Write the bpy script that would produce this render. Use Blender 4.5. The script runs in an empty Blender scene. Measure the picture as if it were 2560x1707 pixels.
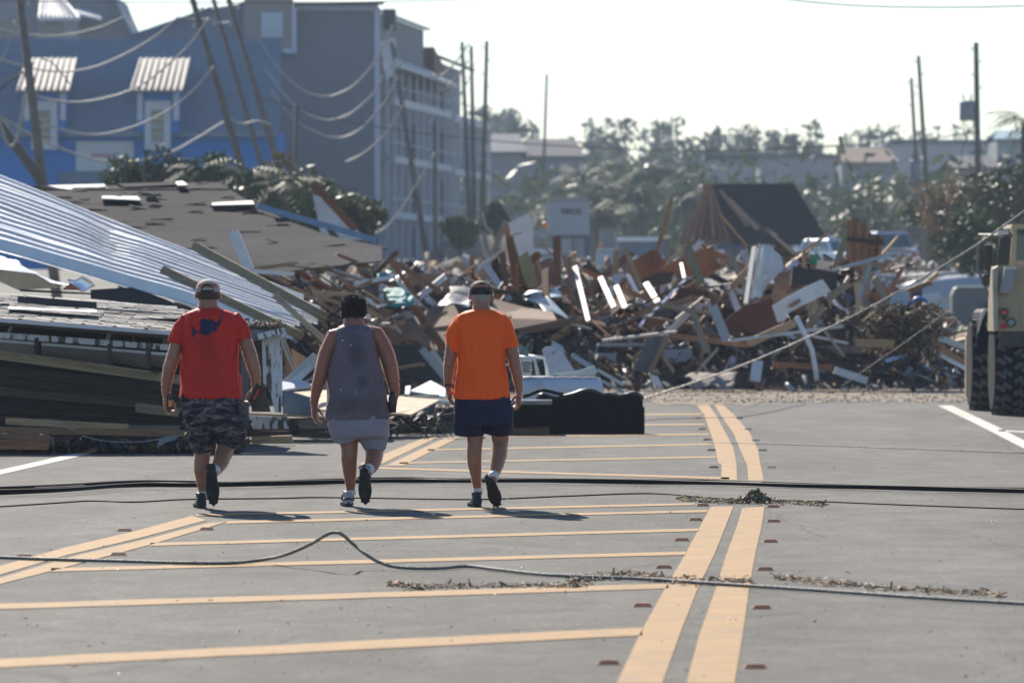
import bpy, bmesh, math, random
import numpy as np
from mathutils import Vector, Matrix, noise as mnoise

random.seed(7); np.random.seed(7)
S = bpy.context.scene
COL = S.collection

# ------------------------------------------------------------------ camera
FPX, CX, CY, HORIZON, CAMH = 200/36*2560, 1280.0, 853.5, 740.0, 1.66
PITCH = math.atan((CY-HORIZON)/FPX)
cam_d = bpy.data.cameras.new('camera'); cam = bpy.data.objects.new('camera', cam_d); COL.objects.link(cam)
cam_d.sensor_fit = 'HORIZONTAL'; cam_d.sensor_width = 36; cam_d.lens = 200
cam_d.clip_start = 0.5; cam_d.clip_end = 20000
cam.location = (0, 0, CAMH); cam.rotation_euler = (math.pi/2-PITCH, 0, 0)
cam_d.dof.use_dof = True; cam_d.dof.focus_distance = 45.5; cam_d.dof.aperture_fstop = 5.0
S.camera = cam

# ------------------------------------------------------------------ sky, sun, exposure
SUN_EL = math.radians(33); SUN_AZ = math.radians(-15)      # azimuth from +Y towards +X
w = bpy.data.worlds.new('World'); S.world = w; w.use_nodes = True
nt = w.node_tree; bg = nt.nodes['Background']
sky = nt.nodes.new('ShaderNodeTexSky'); sky.sky_type = 'NISHITA'; sky.sun_disc = False
sky.sun_elevation = SUN_EL; sky.sun_rotation = SUN_AZ
sky.air_density = 1.0; sky.dust_density = 0.25; sky.ozone_density = 4.0
nt.links.new(sky.outputs[0], bg.inputs[0]); bg.inputs[1].default_value = 0.085
sun_d = bpy.data.lights.new('sun', 'SUN'); sun_o = bpy.data.objects.new('sun', sun_d); COL.objects.link(sun_o)
sun_d.energy = 5.0; sun_d.angle = math.radians(0.5); sun_d.color = (1.0, 0.91, 0.79)
sdir = Vector((math.cos(SUN_EL)*math.sin(SUN_AZ), math.cos(SUN_EL)*math.cos(SUN_AZ), math.sin(SUN_EL)))
sun_o.rotation_euler = sdir.to_track_quat('Z', 'Y').to_euler()
sun_o.location = (0, 0, 50)
S.view_settings.view_transform = 'Standard'; S.view_settings.look = 'None'
S.view_settings.exposure = 0.72; S.view_settings.gamma = 1.0
S.view_settings.use_curve_mapping = False
S.render.engine = 'CYCLES'
S.cycles.use_denoising = True
S.cycles.max_bounces = 6; S.cycles.volume_bounces = 0; S.cycles.transparent_max_bounces = 6
S.cycles.sample_clamp_indirect = 6.0

# ------------------------------------------------------------------ geometry from measured picture points
def P(px, py, d):
    u, v = (px-CX)/FPX, (CY-py)/FPX
    c, s = math.cos(PITCH), math.sin(PITCH)
    k = d/(c+v*s)
    return Vector((u*k, d, CAMH+(-s+v*c)*k))
def G(px, py, z=0.0):
    u, v = (px-CX)/FPX, (CY-py)/FPX
    c, s = math.cos(PITCH), math.sin(PITCH)
    k = (z-CAMH)/(-s+v*c)
    return Vector((u*k, (c+v*s)*k, z))
def zoom(x0, y0, k):
    return lambda X, Y: (x0+X/k, y0+Y/k)
qa = zoom(1400, 500, 3.0153); qb = zoom(780, 560, 2.8); qc = zoom(1200, 470, 3.646); qd = zoom(1960, 500, 2.6133)
qe = zoom(1780, 500, 4.523); qf = zoom(0, 430, 3.2667); qg = zoom(0, 700, 2.7349); qh = zoom(0, 0, 3.2667)
qi = zoom(640, 0, 2.614); qj = zoom(1200, 80, 3.0153); qk = zoom(1840, 80, 3.0153); ql = zoom(2400, 540, 3.0125)
q5 = zoom(0, 1060, 1.8375); q6 = zoom(1280, 960, 1.8375); qm = zoom(680, 760, 4.481)
qn = zoom(1150, 820, 5.6); qp = zoom(1360, 480, 7.125)

# ------------------------------------------------------------------ materials
MATS = {}
def M(name, col, rough=0.7, var=0.25, scale=6.0, bump=0.0, stain=None, metal=0.0, spec=0.5, grain=False, rnd=0.12, coat=0.0, transm=0.0, second=None, second_at=(0.5, 0.62), bscale=None, sss=0.0, sheen=0.0):
    if name in MATS: return MATS[name]
    m = bpy.data.materials.new(name); m.use_nodes = True
    n = m.node_tree.nodes; L = m.node_tree.links; b = n['Principled BSDF']
    b.inputs['Roughness'].default_value = rough; b.inputs['Metallic'].default_value = metal
    b.inputs['Specular IOR Level'].default_value = spec
    if sheen:
        b.inputs['Sheen Weight'].default_value = sheen; b.inputs['Sheen Roughness'].default_value = 0.35
    if coat: b.inputs['Coat Weight'].default_value = coat
    if sss:
        b.inputs['Subsurface Weight'].default_value = sss; b.inputs['Subsurface Radius'].default_value = (0.03, 0.012, 0.006); b.inputs['Subsurface Scale'].default_value = 0.4
    tc = n.new('ShaderNodeTexCoord'); mp = n.new('ShaderNodeMapping'); L.new(tc.outputs['Object'], mp.inputs['Vector'])
    if grain: mp.inputs['Scale'].default_value = grain if isinstance(grain, tuple) else (0.6, 9, 9)
    oi = n.new('ShaderNodeObjectInfo')
    off = n.new('ShaderNodeVectorMath'); off.operation = 'ADD'
    sc = n.new('ShaderNodeMath'); sc.operation = 'MULTIPLY'; sc.inputs[1].default_value = 37.0
    L.new(oi.outputs['Random'], sc.inputs[0]); L.new(mp.outputs[0], off.inputs[0]); L.new(sc.outputs[0], off.inputs[1])
    nz = n.new('ShaderNodeTexNoise'); nz.inputs['Scale'].default_value = scale; nz.inputs['Detail'].default_value = 5; nz.inputs['Roughness'].default_value = 0.6
    L.new(off.outputs[0], nz.inputs['Vector'])
    rp = n.new('ShaderNodeValToRGB')
    rp.color_ramp.elements[0].position = 0.3; rp.color_ramp.elements[1].position = 0.72
    c0 = [max(0, c*(1-var)) for c in col]; c1 = [min(1, c*(1+var)) for c in col]
    rp.color_ramp.elements[0].color = (*c0, 1); rp.color_ramp.elements[1].color = (*c1, 1)
    L.new(nz.outputs['Fac'], rp.inputs[0])
    out = rp.outputs[0]
    if second is not None:
        nz2 = n.new('ShaderNodeTexNoise'); nz2.inputs['Scale'].default_value = scale*0.45; nz2.inputs['Detail'].default_value = 7; nz2.inputs['Roughness'].default_value = 0.65
        L.new(off.outputs[0], nz2.inputs['Vector'])
        r2 = n.new('ShaderNodeMapRange'); r2.inputs['From Min'].default_value = second_at[0]; r2.inputs['From Max'].default_value = second_at[1]
        L.new(nz2.outputs['Fac'], r2.inputs['Value'])
        mx = n.new('ShaderNodeMix'); mx.data_type = 'RGBA'
        L.new(r2.outputs[0], mx.inputs[0]); L.new(out, mx.inputs[6]); mx.inputs[7].default_value = (*second, 1); out = mx.outputs[2]
    if stain is not None:
        for ctr, rad, scol in stain:
            sb_ = n.new('ShaderNodeVectorMath'); sb_.operation = 'SUBTRACT'; sb_.inputs[1].default_value = ctr; L.new(tc.outputs['Object'], sb_.inputs[0])
            dv = n.new('ShaderNodeVectorMath'); dv.operation = 'DIVIDE'; dv.inputs[1].default_value = rad; L.new(sb_.outputs[0], dv.inputs[0])
            ln = n.new('ShaderNodeVectorMath'); ln.operation = 'LENGTH'; L.new(dv.outputs[0], ln.inputs[0])
            ns = n.new('ShaderNodeTexNoise'); ns.inputs['Scale'].default_value = 9; ns.inputs['Detail'].default_value = 5; L.new(tc.outputs['Object'], ns.inputs['Vector'])
            am = n.new('ShaderNodeMath'); am.operation = 'MULTIPLY_ADD'; am.inputs[1].default_value = 1.1; L.new(ns.outputs['Fac'], am.inputs[0]); L.new(ln.outputs['Value'], am.inputs[2])
            ms_ = n.new('ShaderNodeMapRange'); ms_.inputs['From Min'].default_value = 0.75; ms_.inputs['From Max'].default_value = 1.55; ms_.inputs['To Min'].default_value = 1; ms_.inputs['To Max'].default_value = 0; L.new(am.outputs[0], ms_.inputs['Value'])
            mx = n.new('ShaderNodeMix'); mx.data_type = 'RGBA'; L.new(ms_.outputs[0], mx.inputs[0]); L.new(out, mx.inputs[6]); mx.inputs[7].default_value = (*scol, 1); out = mx.outputs[2]
    if rnd:
        mr = n.new('ShaderNodeMapRange'); mr.inputs['To Min'].default_value = 1-rnd*2; mr.inputs['To Max'].default_value = 1+rnd
        L.new(oi.outputs['Random'], mr.inputs['Value'])
        mu = n.new('ShaderNodeMix'); mu.data_type = 'RGBA'; mu.blend_type = 'MULTIPLY'; mu.inputs[0].default_value = 1
        L.new(out, mu.inputs[6]); L.new(mr.outputs[0], mu.inputs[7]); out = mu.outputs[2]
    L.new(out, b.inputs['Base Color'])
    if bump:
        bm_ = n.new('ShaderNodeBump'); bm_.inputs['Strength'].default_value = bump; bm_.inputs['Distance'].default_value = 0.02
        src = nz
        if bscale:
            src = n.new('ShaderNodeTexNoise'); src.inputs['Scale'].default_value = bscale; src.inputs['Detail'].default_value = 4
            L.new(off.outputs[0], src.inputs['Vector'])
        L.new(src.outputs['Fac'], bm_.inputs['Height']); L.new(bm_.outputs[0], b.inputs['Normal'])
    if transm:
        tr = n.new('ShaderNodeBsdfTranslucent'); L.new(out, tr.inputs['Color'])
        ms = n.new('ShaderNodeMixShader'); ms.inputs[0].default_value = transm
        L.new(b.outputs[0], ms.inputs[1]); L.new(tr.outputs[0], ms.inputs[2]); L.new(ms.outputs[0], n['Material Output'].inputs['Surface'])
    MATS[name] = m
    return m

asph = bpy.data.materials.new('asphalt'); asph.use_nodes = True
def _asph():
    n = asph.node_tree.nodes; L = asph.node_tree.links; b = n['Principled BSDF']; b.inputs['Roughness'].default_value = 0.88; b.inputs['Specular IOR Level'].default_value = 0.12
    tc = n.new('ShaderNodeTexCoord')
    def nz(scale, det, vec=(1, 1, 1), dist=0):
        mp = n.new('ShaderNodeMapping'); mp.inputs['Scale'].default_value = vec; L.new(tc.outputs['Object'], mp.inputs[0])
        t = n.new('ShaderNodeTexNoise'); t.inputs['Scale'].default_value = scale; t.inputs['Detail'].default_value = det; t.inputs['Roughness'].default_value = .65; t.inputs['Distortion'].default_value = dist; L.new(mp.outputs[0], t.inputs['Vector']); return t
    def ramp(src, p0, p1, c0, c1):
        r = n.new('ShaderNodeValToRGB'); r.color_ramp.elements[0].position = p0; r.color_ramp.elements[1].position = p1
        r.color_ramp.elements[0].color = (*[c0]*3, 1); r.color_ramp.elements[1].color = (*[c1]*3, 1); L.new(src.outputs['Fac'], r.inputs[0]); return r.outputs[0]
    def mul(a, c):
        m = n.new('ShaderNodeMix'); m.data_type = 'RGBA'; m.blend_type = 'MULTIPLY'; m.inputs[0].default_value = 1; L.new(a, m.inputs[6]); L.new(c, m.inputs[7]); return m.outputs[2]
    base = n.new('ShaderNodeRGB'); base.outputs[0].default_value = (.165, .161, .148, 1)
    c = mul(base.outputs[0], ramp(nz(.35, 5, (1.6, .25, 1)), .36, .66, .70, 1.08))     # wheel tracks and broad stains along the road
    c = mul(c, ramp(nz(2.2, 6, (1, .6, 1), .8), .38, .66, .74, 1.08))
    c = mul(c, ramp(nz(26, 4), .32, .70, .55, 1.30))                                     # aggregate
    c = mul(c, ramp(nz(5, 7, (1, 1, 1), 1.5), .30, .36, .62, 1.0))                     # oil spots
    vo = n.new('ShaderNodeTexVoronoi'); vo.feature = 'DISTANCE_TO_EDGE'; vo.inputs['Scale'].default_value = .22; wn = nz(1.3, 5); 
    ad = n.new('ShaderNodeMix'); ad.data_type = 'RGBA'; ad.inputs[0].default_value = .22; L.new(tc.outputs['Object'], ad.inputs[6]); L.new(wn.outputs['Color'], ad.inputs[7]); L.new(ad.outputs[2], vo.inputs['Vector'])
    cr = n.new('ShaderNodeMapRange'); cr.inputs['From Max'].default_value = .004; cr.inputs['To Min'].default_value = .55; L.new(vo.outputs['Distance'], cr.inputs['Value'])
    c = mul(c, cr.outputs[0]); L.new(c, b.inputs['Base Color'])
    bp = n.new('ShaderNodeBump'); bp.inputs['Strength'].default_value = .35; bp.inputs['Distance'].default_value = .006; t = nz(90, 3); L.new(t.outputs['Fac'], bp.inputs['Height']); L.new(bp.outputs[0], b.inputs['Normal'])
_asph()
dirt = M('sandy_dirt', (0.24, 0.195, 0.145), 0.9, 0.3, 1.5, 0.6, rnd=0, second=(0.16, 0.14, 0.12), spec=.1)
soil = M('soil', (0.15, 0.14, 0.115), 0.95, 0.3, 0.15, 0.3, rnd=0, second=(0.10, 0.11, 0.07))
yel = M('yellow_paint', (0.35, 0.215, 0.095), 0.8, 0.14, 6, 0.1, spec=0.15, rnd=0, second=(0.23, 0.175, 0.12), second_at=(0.53, 0.70))
wpaint = M('white_road_paint', (0.42, 0.415, 0.39), 0.8, 0.12, 3, 0.1, rnd=0, second=(0.35, 0.34, 0.32), second_at=(0.56, 0.7))
wd_brown = M('brown_wood', (0.26, 0.14, 0.078), 0.75, 0.45, 5, 0.4, grain=True, rnd=0.3)
wd_rust = M('rusty_wood', (0.33, 0.135, 0.058), 0.75, 0.45, 5, 0.4, grain=True, rnd=0.25)
wd_tan = M('tan_wood', (0.42, 0.28, 0.155), 0.7, 0.3, 5, 0.3, grain=True, rnd=0.2)
wd_grey = M('grey_wood', (0.31, 0.265, 0.21), 0.8, 0.35, 5, 0.4, grain=True, rnd=0.25)
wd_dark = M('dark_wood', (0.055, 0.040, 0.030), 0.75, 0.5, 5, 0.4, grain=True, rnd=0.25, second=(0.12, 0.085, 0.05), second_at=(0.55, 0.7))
wd_olive = M('treated_wood', (0.27, 0.215, 0.125), 0.75, 0.3, 5, 0.3, grain=True, rnd=0.15)
ply = M('plywood', (0.33, 0.195, 0.115), 0.75, 0.25, 4, 0.2, rnd=0.2, second=(0.17, 0.10, 0.065), second_at=(0.5, 0.7))
ply_tan = M('pale_plywood', (0.52, 0.38, 0.24), 0.75, 0.2, 4, 0.2, rnd=0.15)
wht = M('white_paint', (0.66, 0.68, 0.70), 0.5, 0.10, 4, 0.1, rnd=0.15, second=(0.48, 0.47, 0.44), second_at=(0.56, 0.75))
wht_peel = M('peeling_white_paint', (0.66, 0.68, 0.70), 0.6, 0.10, 7, 0.5, rnd=0.05, second=(0.10, 0.07, 0.05), second_at=(0.53, 0.56), grain=(5, 5, .8))
blug = M('blue_grey_siding', (0.42, 0.50, 0.58), 0.5, 0.15, 3, 0.1, rnd=0.2)
slate = M('slate_sheet', (0.085, 0.10, 0.125), 0.6, 0.3, 6, 0.3, rnd=0.2)
blk = M('felt_and_shade_black', (0.018, 0.022, 0.03), 0.6, 0.3, 6, 0.2, rnd=0.1)  # torn felt, also the black put into shaded hollows
shing = M('grey_shingle', (0.16, 0.158, 0.16), 0.75, 0.28, 14, 0.6, rnd=0.25)
shing_dk = M('brown_shingle', (0.013, 0.015, 0.022), 0.9, 0.5, 1.1, 0.4, spec=.05, rnd=0.06, second=(0.028, 0.027, 0.031))
galv = M('galvanised_metal', (0.44, 0.46, 0.49), 0.38, 0.10, 1.2, 0.05, metal=0.85, rnd=0.1)
alum = M('bent_aluminium', (0.72, 0.73, 0.74), 0.28, 0.08, 3, 0.1, metal=0.9, rnd=0.1)
teal = M('teal_cloth', (0.02, 0.33, 0.33), 0.7, 0.35, 5, 0.4, rnd=0.05)
tarp = M('blue_tarp', (0.10, 0.22, 0.36), 0.45, 0.2, 3, 0.3, rnd=0.1)
blackcable = M('black_cable', (0.010, 0.010, 0.012), 0.7, 0.2, 20, spec=.15, rnd=0.05)
greycable = M('grey_cable', (0.19, 0.185, 0.175), 0.6, 0.5, 60, 0.9, spec=.3, rnd=0.05)
wirem = M('wire', (0.34, 0.335, 0.32), 0.6, 0.15, 2, metal=0.3, rnd=0.05)
polewd = M('pole_wood', (0.135, 0.115, 0.095), 0.85, 0.3, 3, 0.4, rnd=0.2)
leafm = M('leaf', (0.060, 0.085, 0.032), 0.5, spec=.25, var=0.5, scale=1.2, rnd=0.25, transm=0.22, second=(0.20, 0.17, 0.06), second_at=(0.56, 0.7))
palmm = M('palm_frond', (0.04, 0.08, 0.032), 0.6, spec=.12, var=0.4, scale=1.0, rnd=0.25, transm=0.2, second=(0.16, 0.14, 0.07), second_at=(0.6, 0.75))
farleaf = M('pine_needle', (0.055, 0.075, 0.045), 0.7, spec=.1, var=0.4, scale=0.2, rnd=0.2, transm=0.2)
brownleaf = M('dead_leaf', (0.19, 0.13, 0.075), 0.6, 0.4, 2, rnd=0.25, transm=0.3)
bark = M('bark', (0.12, 0.095, 0.075), 0.9, 0.3, 5, 0.5, rnd=0.2)
skin = M('skin', (0.34, 0.155, 0.095), 0.38, 0.14, 8, 0.08, spec=0.5, rnd=0, sss=0.3, bscale=60, sheen=0.12)
skin2 = M('tanned_skin', (0.29, 0.12, 0.072), 0.38, 0.14, 8, 0.08, spec=0.5, rnd=0, sss=0.3, bscale=60, sheen=0.12)
glass = M('window_glass', (0.03, 0.05, 0.06), 0.08, 0.1, 3, spec=0.8, rnd=0)
rubber = M('tyre_rubber', (0.014, 0.015, 0.018), 0.85, 0.35, 12, 0.3, spec=.1, rnd=0)
beige = M('tan_vehicle_paint', (0.44, 0.345, 0.21), 0.5, 0.10, 3, 0.05, rnd=0, second=(0.26, 0.215, 0.14), second_at=(0.6, 0.75))
dkplastic = M('black_plastic', (0.012, 0.013, 0.016), 0.35, 0.2, 10, rnd=0)
orange = M('orange_lamp', (0.9, 0.25, 0.02), 0.3, 0.05, 10, rnd=0)
redm = M('red_lens', (0.55, 0.03, 0.03), 0.3, 0.05, 10, rnd=0)

# ------------------------------------------------------------------ mesh helpers
class MB:
    def __init__(s): s.v = []; s.f = []; s.mi = []
    def add(s, vs, fs, mi=0):
        o = len(s.v); s.v += [tuple(x) for x in vs]; s.f += [tuple(i+o for i in f) for f in fs]; s.mi += [mi]*len(fs)
    def box(s, c, size, R=None, mi=0):
        hx, hy, hz = (x/2 for x in size); c = Vector(c); vs = []
        for x in (-hx, hx):
            for y in (-hy, hy):
                for z in (-hz, hz):
                    p = Vector((x, y, z)); p = R @ p if R is not None else p; vs.append(c+p)
        s.add(vs, [(0,1,3,2),(4,6,7,5),(0,4,5,1),(2,3,7,6),(0,2,6,4),(1,5,7,3)], mi); return s
    def tube(s, pts, rad, seg=8, mi=0, cap=True):
        pts = [Vector(p) for p in pts]; n = len(pts)
        rad = [rad]*n if isinstance(rad, (int, float)) else rad
        vs = []; prev = None
        for i, p in enumerate(pts):
            t = (pts[min(i+1, n-1)]-pts[max(i-1, 0)]).normalized()
            if prev is None:
                a = Vector((0, 1, 0)) if abs(t.y) < 0.9 else Vector((1, 0, 0)); u = t.cross(a).normalized()
            else: u = (prev-t*prev.dot(t)).normalized()
            prev = u; q = t.cross(u); r = rad[i]
            ru, rv = r if isinstance(r, (tuple, list)) else (r, r)
            for k in range(seg):
                a = 2*math.pi*k/seg; vs.append(p+u*math.cos(a)*ru+q*math.sin(a)*rv)
        fs = [(i*seg+k, i*seg+(k+1)%seg, (i+1)*seg+(k+1)%seg, (i+1)*seg+k) for i in range(n-1) for k in range(seg)]
        if cap: fs += [tuple(range(seg-1, -1, -1)), tuple((n-1)*seg+k for k in range(seg))]
        s.add(vs, fs, mi); return s
    def loft(s, rings, mi=0):
        n, seg = len(rings), len(rings[0]); vs = [p for r in rings for p in r]
        fs = [(i*seg+k, i*seg+(k+1)%seg, (i+1)*seg+(k+1)%seg, (i+1)*seg+k) for i in range(n-1) for k in range(seg)]
        fs += [tuple(range(seg-1, -1, -1)), tuple((n-1)*seg+k for k in range(seg))]
        s.add(vs, fs, mi); return s
    def prism(s, pts, off, mi=0):
        pts = [Vector(p) for p in pts]; off = Vector(off); n = len(pts)
        vs = [p for p in pts]+[p+off for p in pts]
        fs = [tuple(range(n)), tuple(range(2*n-1, n-1, -1))]+[(k, n+k, n+(k+1) % n, (k+1) % n) for k in range(n)]
        s.add(vs, fs, mi); return s
    def ell(s, c, r, seg=16, rings=10, R=None, mi=0):
        vs = []; c = Vector(c)
        for i in range(rings+1):
            th = math.pi*(i+0.02)/(rings+0.04)
            for k in range(seg):
                a = 2*math.pi*k/seg; p = Vector((r[0]*math.sin(th)*math.cos(a), r[1]*math.sin(th)*math.sin(a), r[2]*math.cos(th)))
                if R is not None: p = R @ p
                vs.append(c+p)
        fs = [(i*seg+k, (i+1)*seg+k, (i+1)*seg+(k+1) % seg, i*seg+(k+1) % seg) for i in range(rings) for k in range(seg)]
        fs += [tuple(range(seg)), tuple(rings*seg+k for k in range(seg-1, -1, -1))]
        s.add(vs, fs, mi); return s
    def mesh(s, name):
        me = bpy.data.meshes.new(name); me.from_pydata(s.v, [], s.f); me.update()
        if any(s.mi): me.polygons.foreach_set('material_index', s.mi)
        bm = bmesh.new(); bm.from_mesh(me); bmesh.ops.recalc_face_normals(bm, faces=bm.faces); bm.to_mesh(me); bm.free()
        return me
    def build(s, name, mat, parent=None, smooth=False, **t):
        return link(name, s.mesh(name), mat, parent, smooth, **t)
def link(name, me, mat, parent=None, smooth=False, label=None, cat=None, group=None, kind=None, loc=None):
    o = bpy.data.objects.new(name, me); COL.objects.link(o)
    if me is not None and mat is not None and not me.materials:
        for m in (mat if isinstance(mat, (list, tuple)) else [mat]): me.materials.append(m)
    if smooth and me is not None: me.polygons.foreach_set('use_smooth', [True]*len(me.polygons))
    if parent is not None: o.parent = parent
    if loc is not None: o.location = loc
    tag(o, label, cat, group, kind)
    return o
def tag(o, label=None, cat=None, group=None, kind=None):
    if cat and not kind: kind = 'thing'
    for k, v in (('label', label), ('category', cat), ('group', group), ('kind', kind)):
        if v: o[k] = v
    return o
def thing(name, label, cat, loc=(0, 0, 0), group=None, rz=0):
    o = bpy.data.objects.new(name, None); COL.objects.link(o); o.location = loc; o.rotation_euler = (0, 0, rz); o.empty_display_size = 0.2
    return tag(o, label, cat, group)
def local(o): return lambda p: Vector(p)-o.location

def frame(p0, p1, face=None):
    x = (p1-p0).normalized(); f = Vector(face) if face is not None else Vector((0, -1, 0))
    if abs(x.dot(f)) > 0.97: f = Vector((0, 0, 1))
    y = (f-x*f.dot(x)).normalized(); z = x.cross(y)
    return Matrix((x, y, z)).transposed()
def ragged_beam(L, t, wd, rag=0.0):
    """length on x, thickness on y, width on z; broken ends"""
    mb = MB(); n = 4; vs = []
    for side in (-1, 1):
        for j in range(n+1):
            zz = -wd/2+wd*j/n; e = L/2*side+side*random.uniform(-rag, rag)
            vs += [(e, -t/2, zz), (e, t/2, zz)]
    k = 2*(n+1); fs = []
    for j in range(n):
        a = 2*j
        fs += [(a, a+2, a+3, a+1), (k+a, k+a+1, k+a+3, k+a+2), (a, k+a, k+a+2, a+2), (a+1, a+3, k+a+3, k+a+1)]
    fs += [(0, 1, k+1, k), (2*n, k+2*n, k+2*n+1, 2*n+1)]
    mb.add(vs, fs); return mb
def beam(name, p0, p1, wd, t, mat, label=None, cat=None, face=None, group=None, parent=None, rag=0.02, kind=None):
    p0, p1 = Vector(p0), Vector(p1)
    if parent is not None: p0 = p0-parent.location; p1 = p1-parent.location
    o = ragged_beam((p1-p0).length, t, wd, rag).build(name, mat, parent, label=label, cat=cat, group=group, kind=kind)
    m = frame(p0, p1, face).to_4x4(); m.translation = (p0+p1)/2; o.matrix_local = m
    return o
def pbeam(name, q, a, b, wpx, d, mat, label, cat='board', t=0.04, dd=0.0, face=None, group=None, rag=0.02, d1=None):
    """board between two measured points at real distance d (far end d+dd); wpx is its measured width"""
    pa, pb = q(*a), q(*b); d1 = d+dd
    k = FPX/d; zk = q(1000, 0)[0]-q(0, 0)[0]
    wd = wpx*zk/1000/k
    return beam(name, P(pa[0], pa[1], d), P(pb[0], pb[1], d1), wd, t, mat, label, cat, face, group, rag=rag)
def sheet(name, q, pts, d, mat, label=None, cat='panel', t=0.03, ds=None, parent=None, group=None, kind=None):
    """flat torn sheet from measured corners, each with its own distance"""
    ps = []
    for i, a in enumerate(pts):
        b = q(*a[:2]); dd = (a[2] if len(a) > 2 else 0); ps.append(P(b[0], b[1], d+dd))
    c = sum(ps, Vector())/len(ps)
    nrm = Vector()
    for i in range(len(ps)): nrm += (ps[i]-c).cross(ps[(i+1) % len(ps)]-c)
    nrm.normalize()
    if nrm.y < 0: nrm = -nrm
    if parent is None:
        o = MB().prism([p-c for p in ps], nrm*t).build(name, mat, None, label=label, cat=cat, group=group, kind=kind); o.location = c
    else:
        o = MB().prism([p-parent.location for p in ps], nrm*t).build(name, mat, parent, label=label)
    return o
def crumple(me, amp, freq, seed=0):
    co = np.empty(len(me.vertices)*3, np.float32); me.vertices.foreach_get('co', co); co = co.reshape(-1, 3)
    for i, p in enumerate(co):
        nv = mnoise.noise_vector(Vector(p)*freq+Vector((seed, seed*2.3, 0))); co[i] += np.array(nv)*amp
    me.vertices.foreach_set('co', co.ravel()); me.update()
def grid_sheet(name, corners, mat, n=(12, 12), amp=0.05, freq=3, t=0.01, **kw):
    """crumpled sheet over four 3D corners"""
    a, b, c, d = [Vector(x) for x in corners]; ctr = (a+b+c+d)/4
    mb = MB(); vs = []
    for j in range(n[1]+1):
        for i in range(n[0]+1):
            u, v = i/n[0], j/n[1]; vs.append((a*(1-u)+b*u)*(1-v)+(d*(1-u)+c*u)*v-ctr)
    W = n[0]+1
    mb.add(vs, [(j*W+i, j*W+i+1, (j+1)*W+i+1, (j+1)*W+i) for j in range(n[1]) for i in range(n[0])])
    me = mb.mesh(name); crumple(me, amp, freq, random.random()*50)
    o = link(name, me, mat, smooth=True, **kw); o.location = ctr
    if t:
        md = o.modifiers.new('thick', 'SOLIDIFY'); md.thickness = t
    return o
def cable(name, pts, r, mat, label, cat='cable', seg=6, sub=8, group=None):
    """smooth cable through 3D points (Catmull-Rom)"""
    p = [Vector(x) for x in pts]; p = [p[0]*2-p[1]]+p+[p[-1]*2-p[-2]]; out = []
    for i in range(1, len(p)-2):
        for k in range(sub):
            t = k/sub; a, b, c, d = p[i-1], p[i], p[i+1], p[i+2]
            out.append(0.5*((2*b)+(c-a)*t+(2*a-5*b+4*c-d)*t*t+(3*b-a-3*c+d)*t**3))
    out.append(p[-2]); c = out[len(out)//2].copy()
    o = MB().tube([x-c for x in out], r, seg).build(name, mat, smooth=True, label=label, cat=cat, group=group); o.location = c
    return o
def copy_tree(o, parent=None):
    c = o.copy(); COL.objects.link(c); c.parent = parent
    for ch in list(o.children): copy_tree(ch, c)
    return c
# ================================================================== the setting
def zg(Y):
    k = [(-500, 0), (112, 0), (135, 0.25), (245, 2.85), (330, 3.0), (2000, 3.6)]
    for (a, za), (b, zb) in zip(k, k[1:]):
        if Y <= b: return za+(zb-za)*(Y-a)/(b-a)
    return 3.6
ys = [-160, -60, 0, 20, 40, 60, 80, 100, 112, 120, 128, 135]+list(range(145, 346, 12))+list(range(380, 1701, 60))
xs = list(range(-620, -60, 80))+list(range(-60, 61, 6))+list(range(80, 660, 80))
mb = MB(); W = len(xs)
def gz(x, y): return zg(y)-0.02+(0.10*mnoise.noise(Vector((x*0.09, y*0.05, 3))) if y > 125 else 0)
mb.add([(x, y, gz(x, y)) for y in ys for x in xs], [(j*W+i, j*W+i+1, (j+1)*W+i+1, (j+1)*W+i) for j in range(len(ys)-1) for i in range(W-1)])
mb.build('ground', soil, kind='structure', label='dark soil and litter ground rising gently past the road')
mb = MB(); mb.prism([(-13, -30, 0), (16, -30, 0), (16, 121, 0), (-13, 121, 0)], (0, 0, -0.015))
road = mb.build('road', asph, kind='structure', label='grey asphalt road with yellow hatched median markings')
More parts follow.
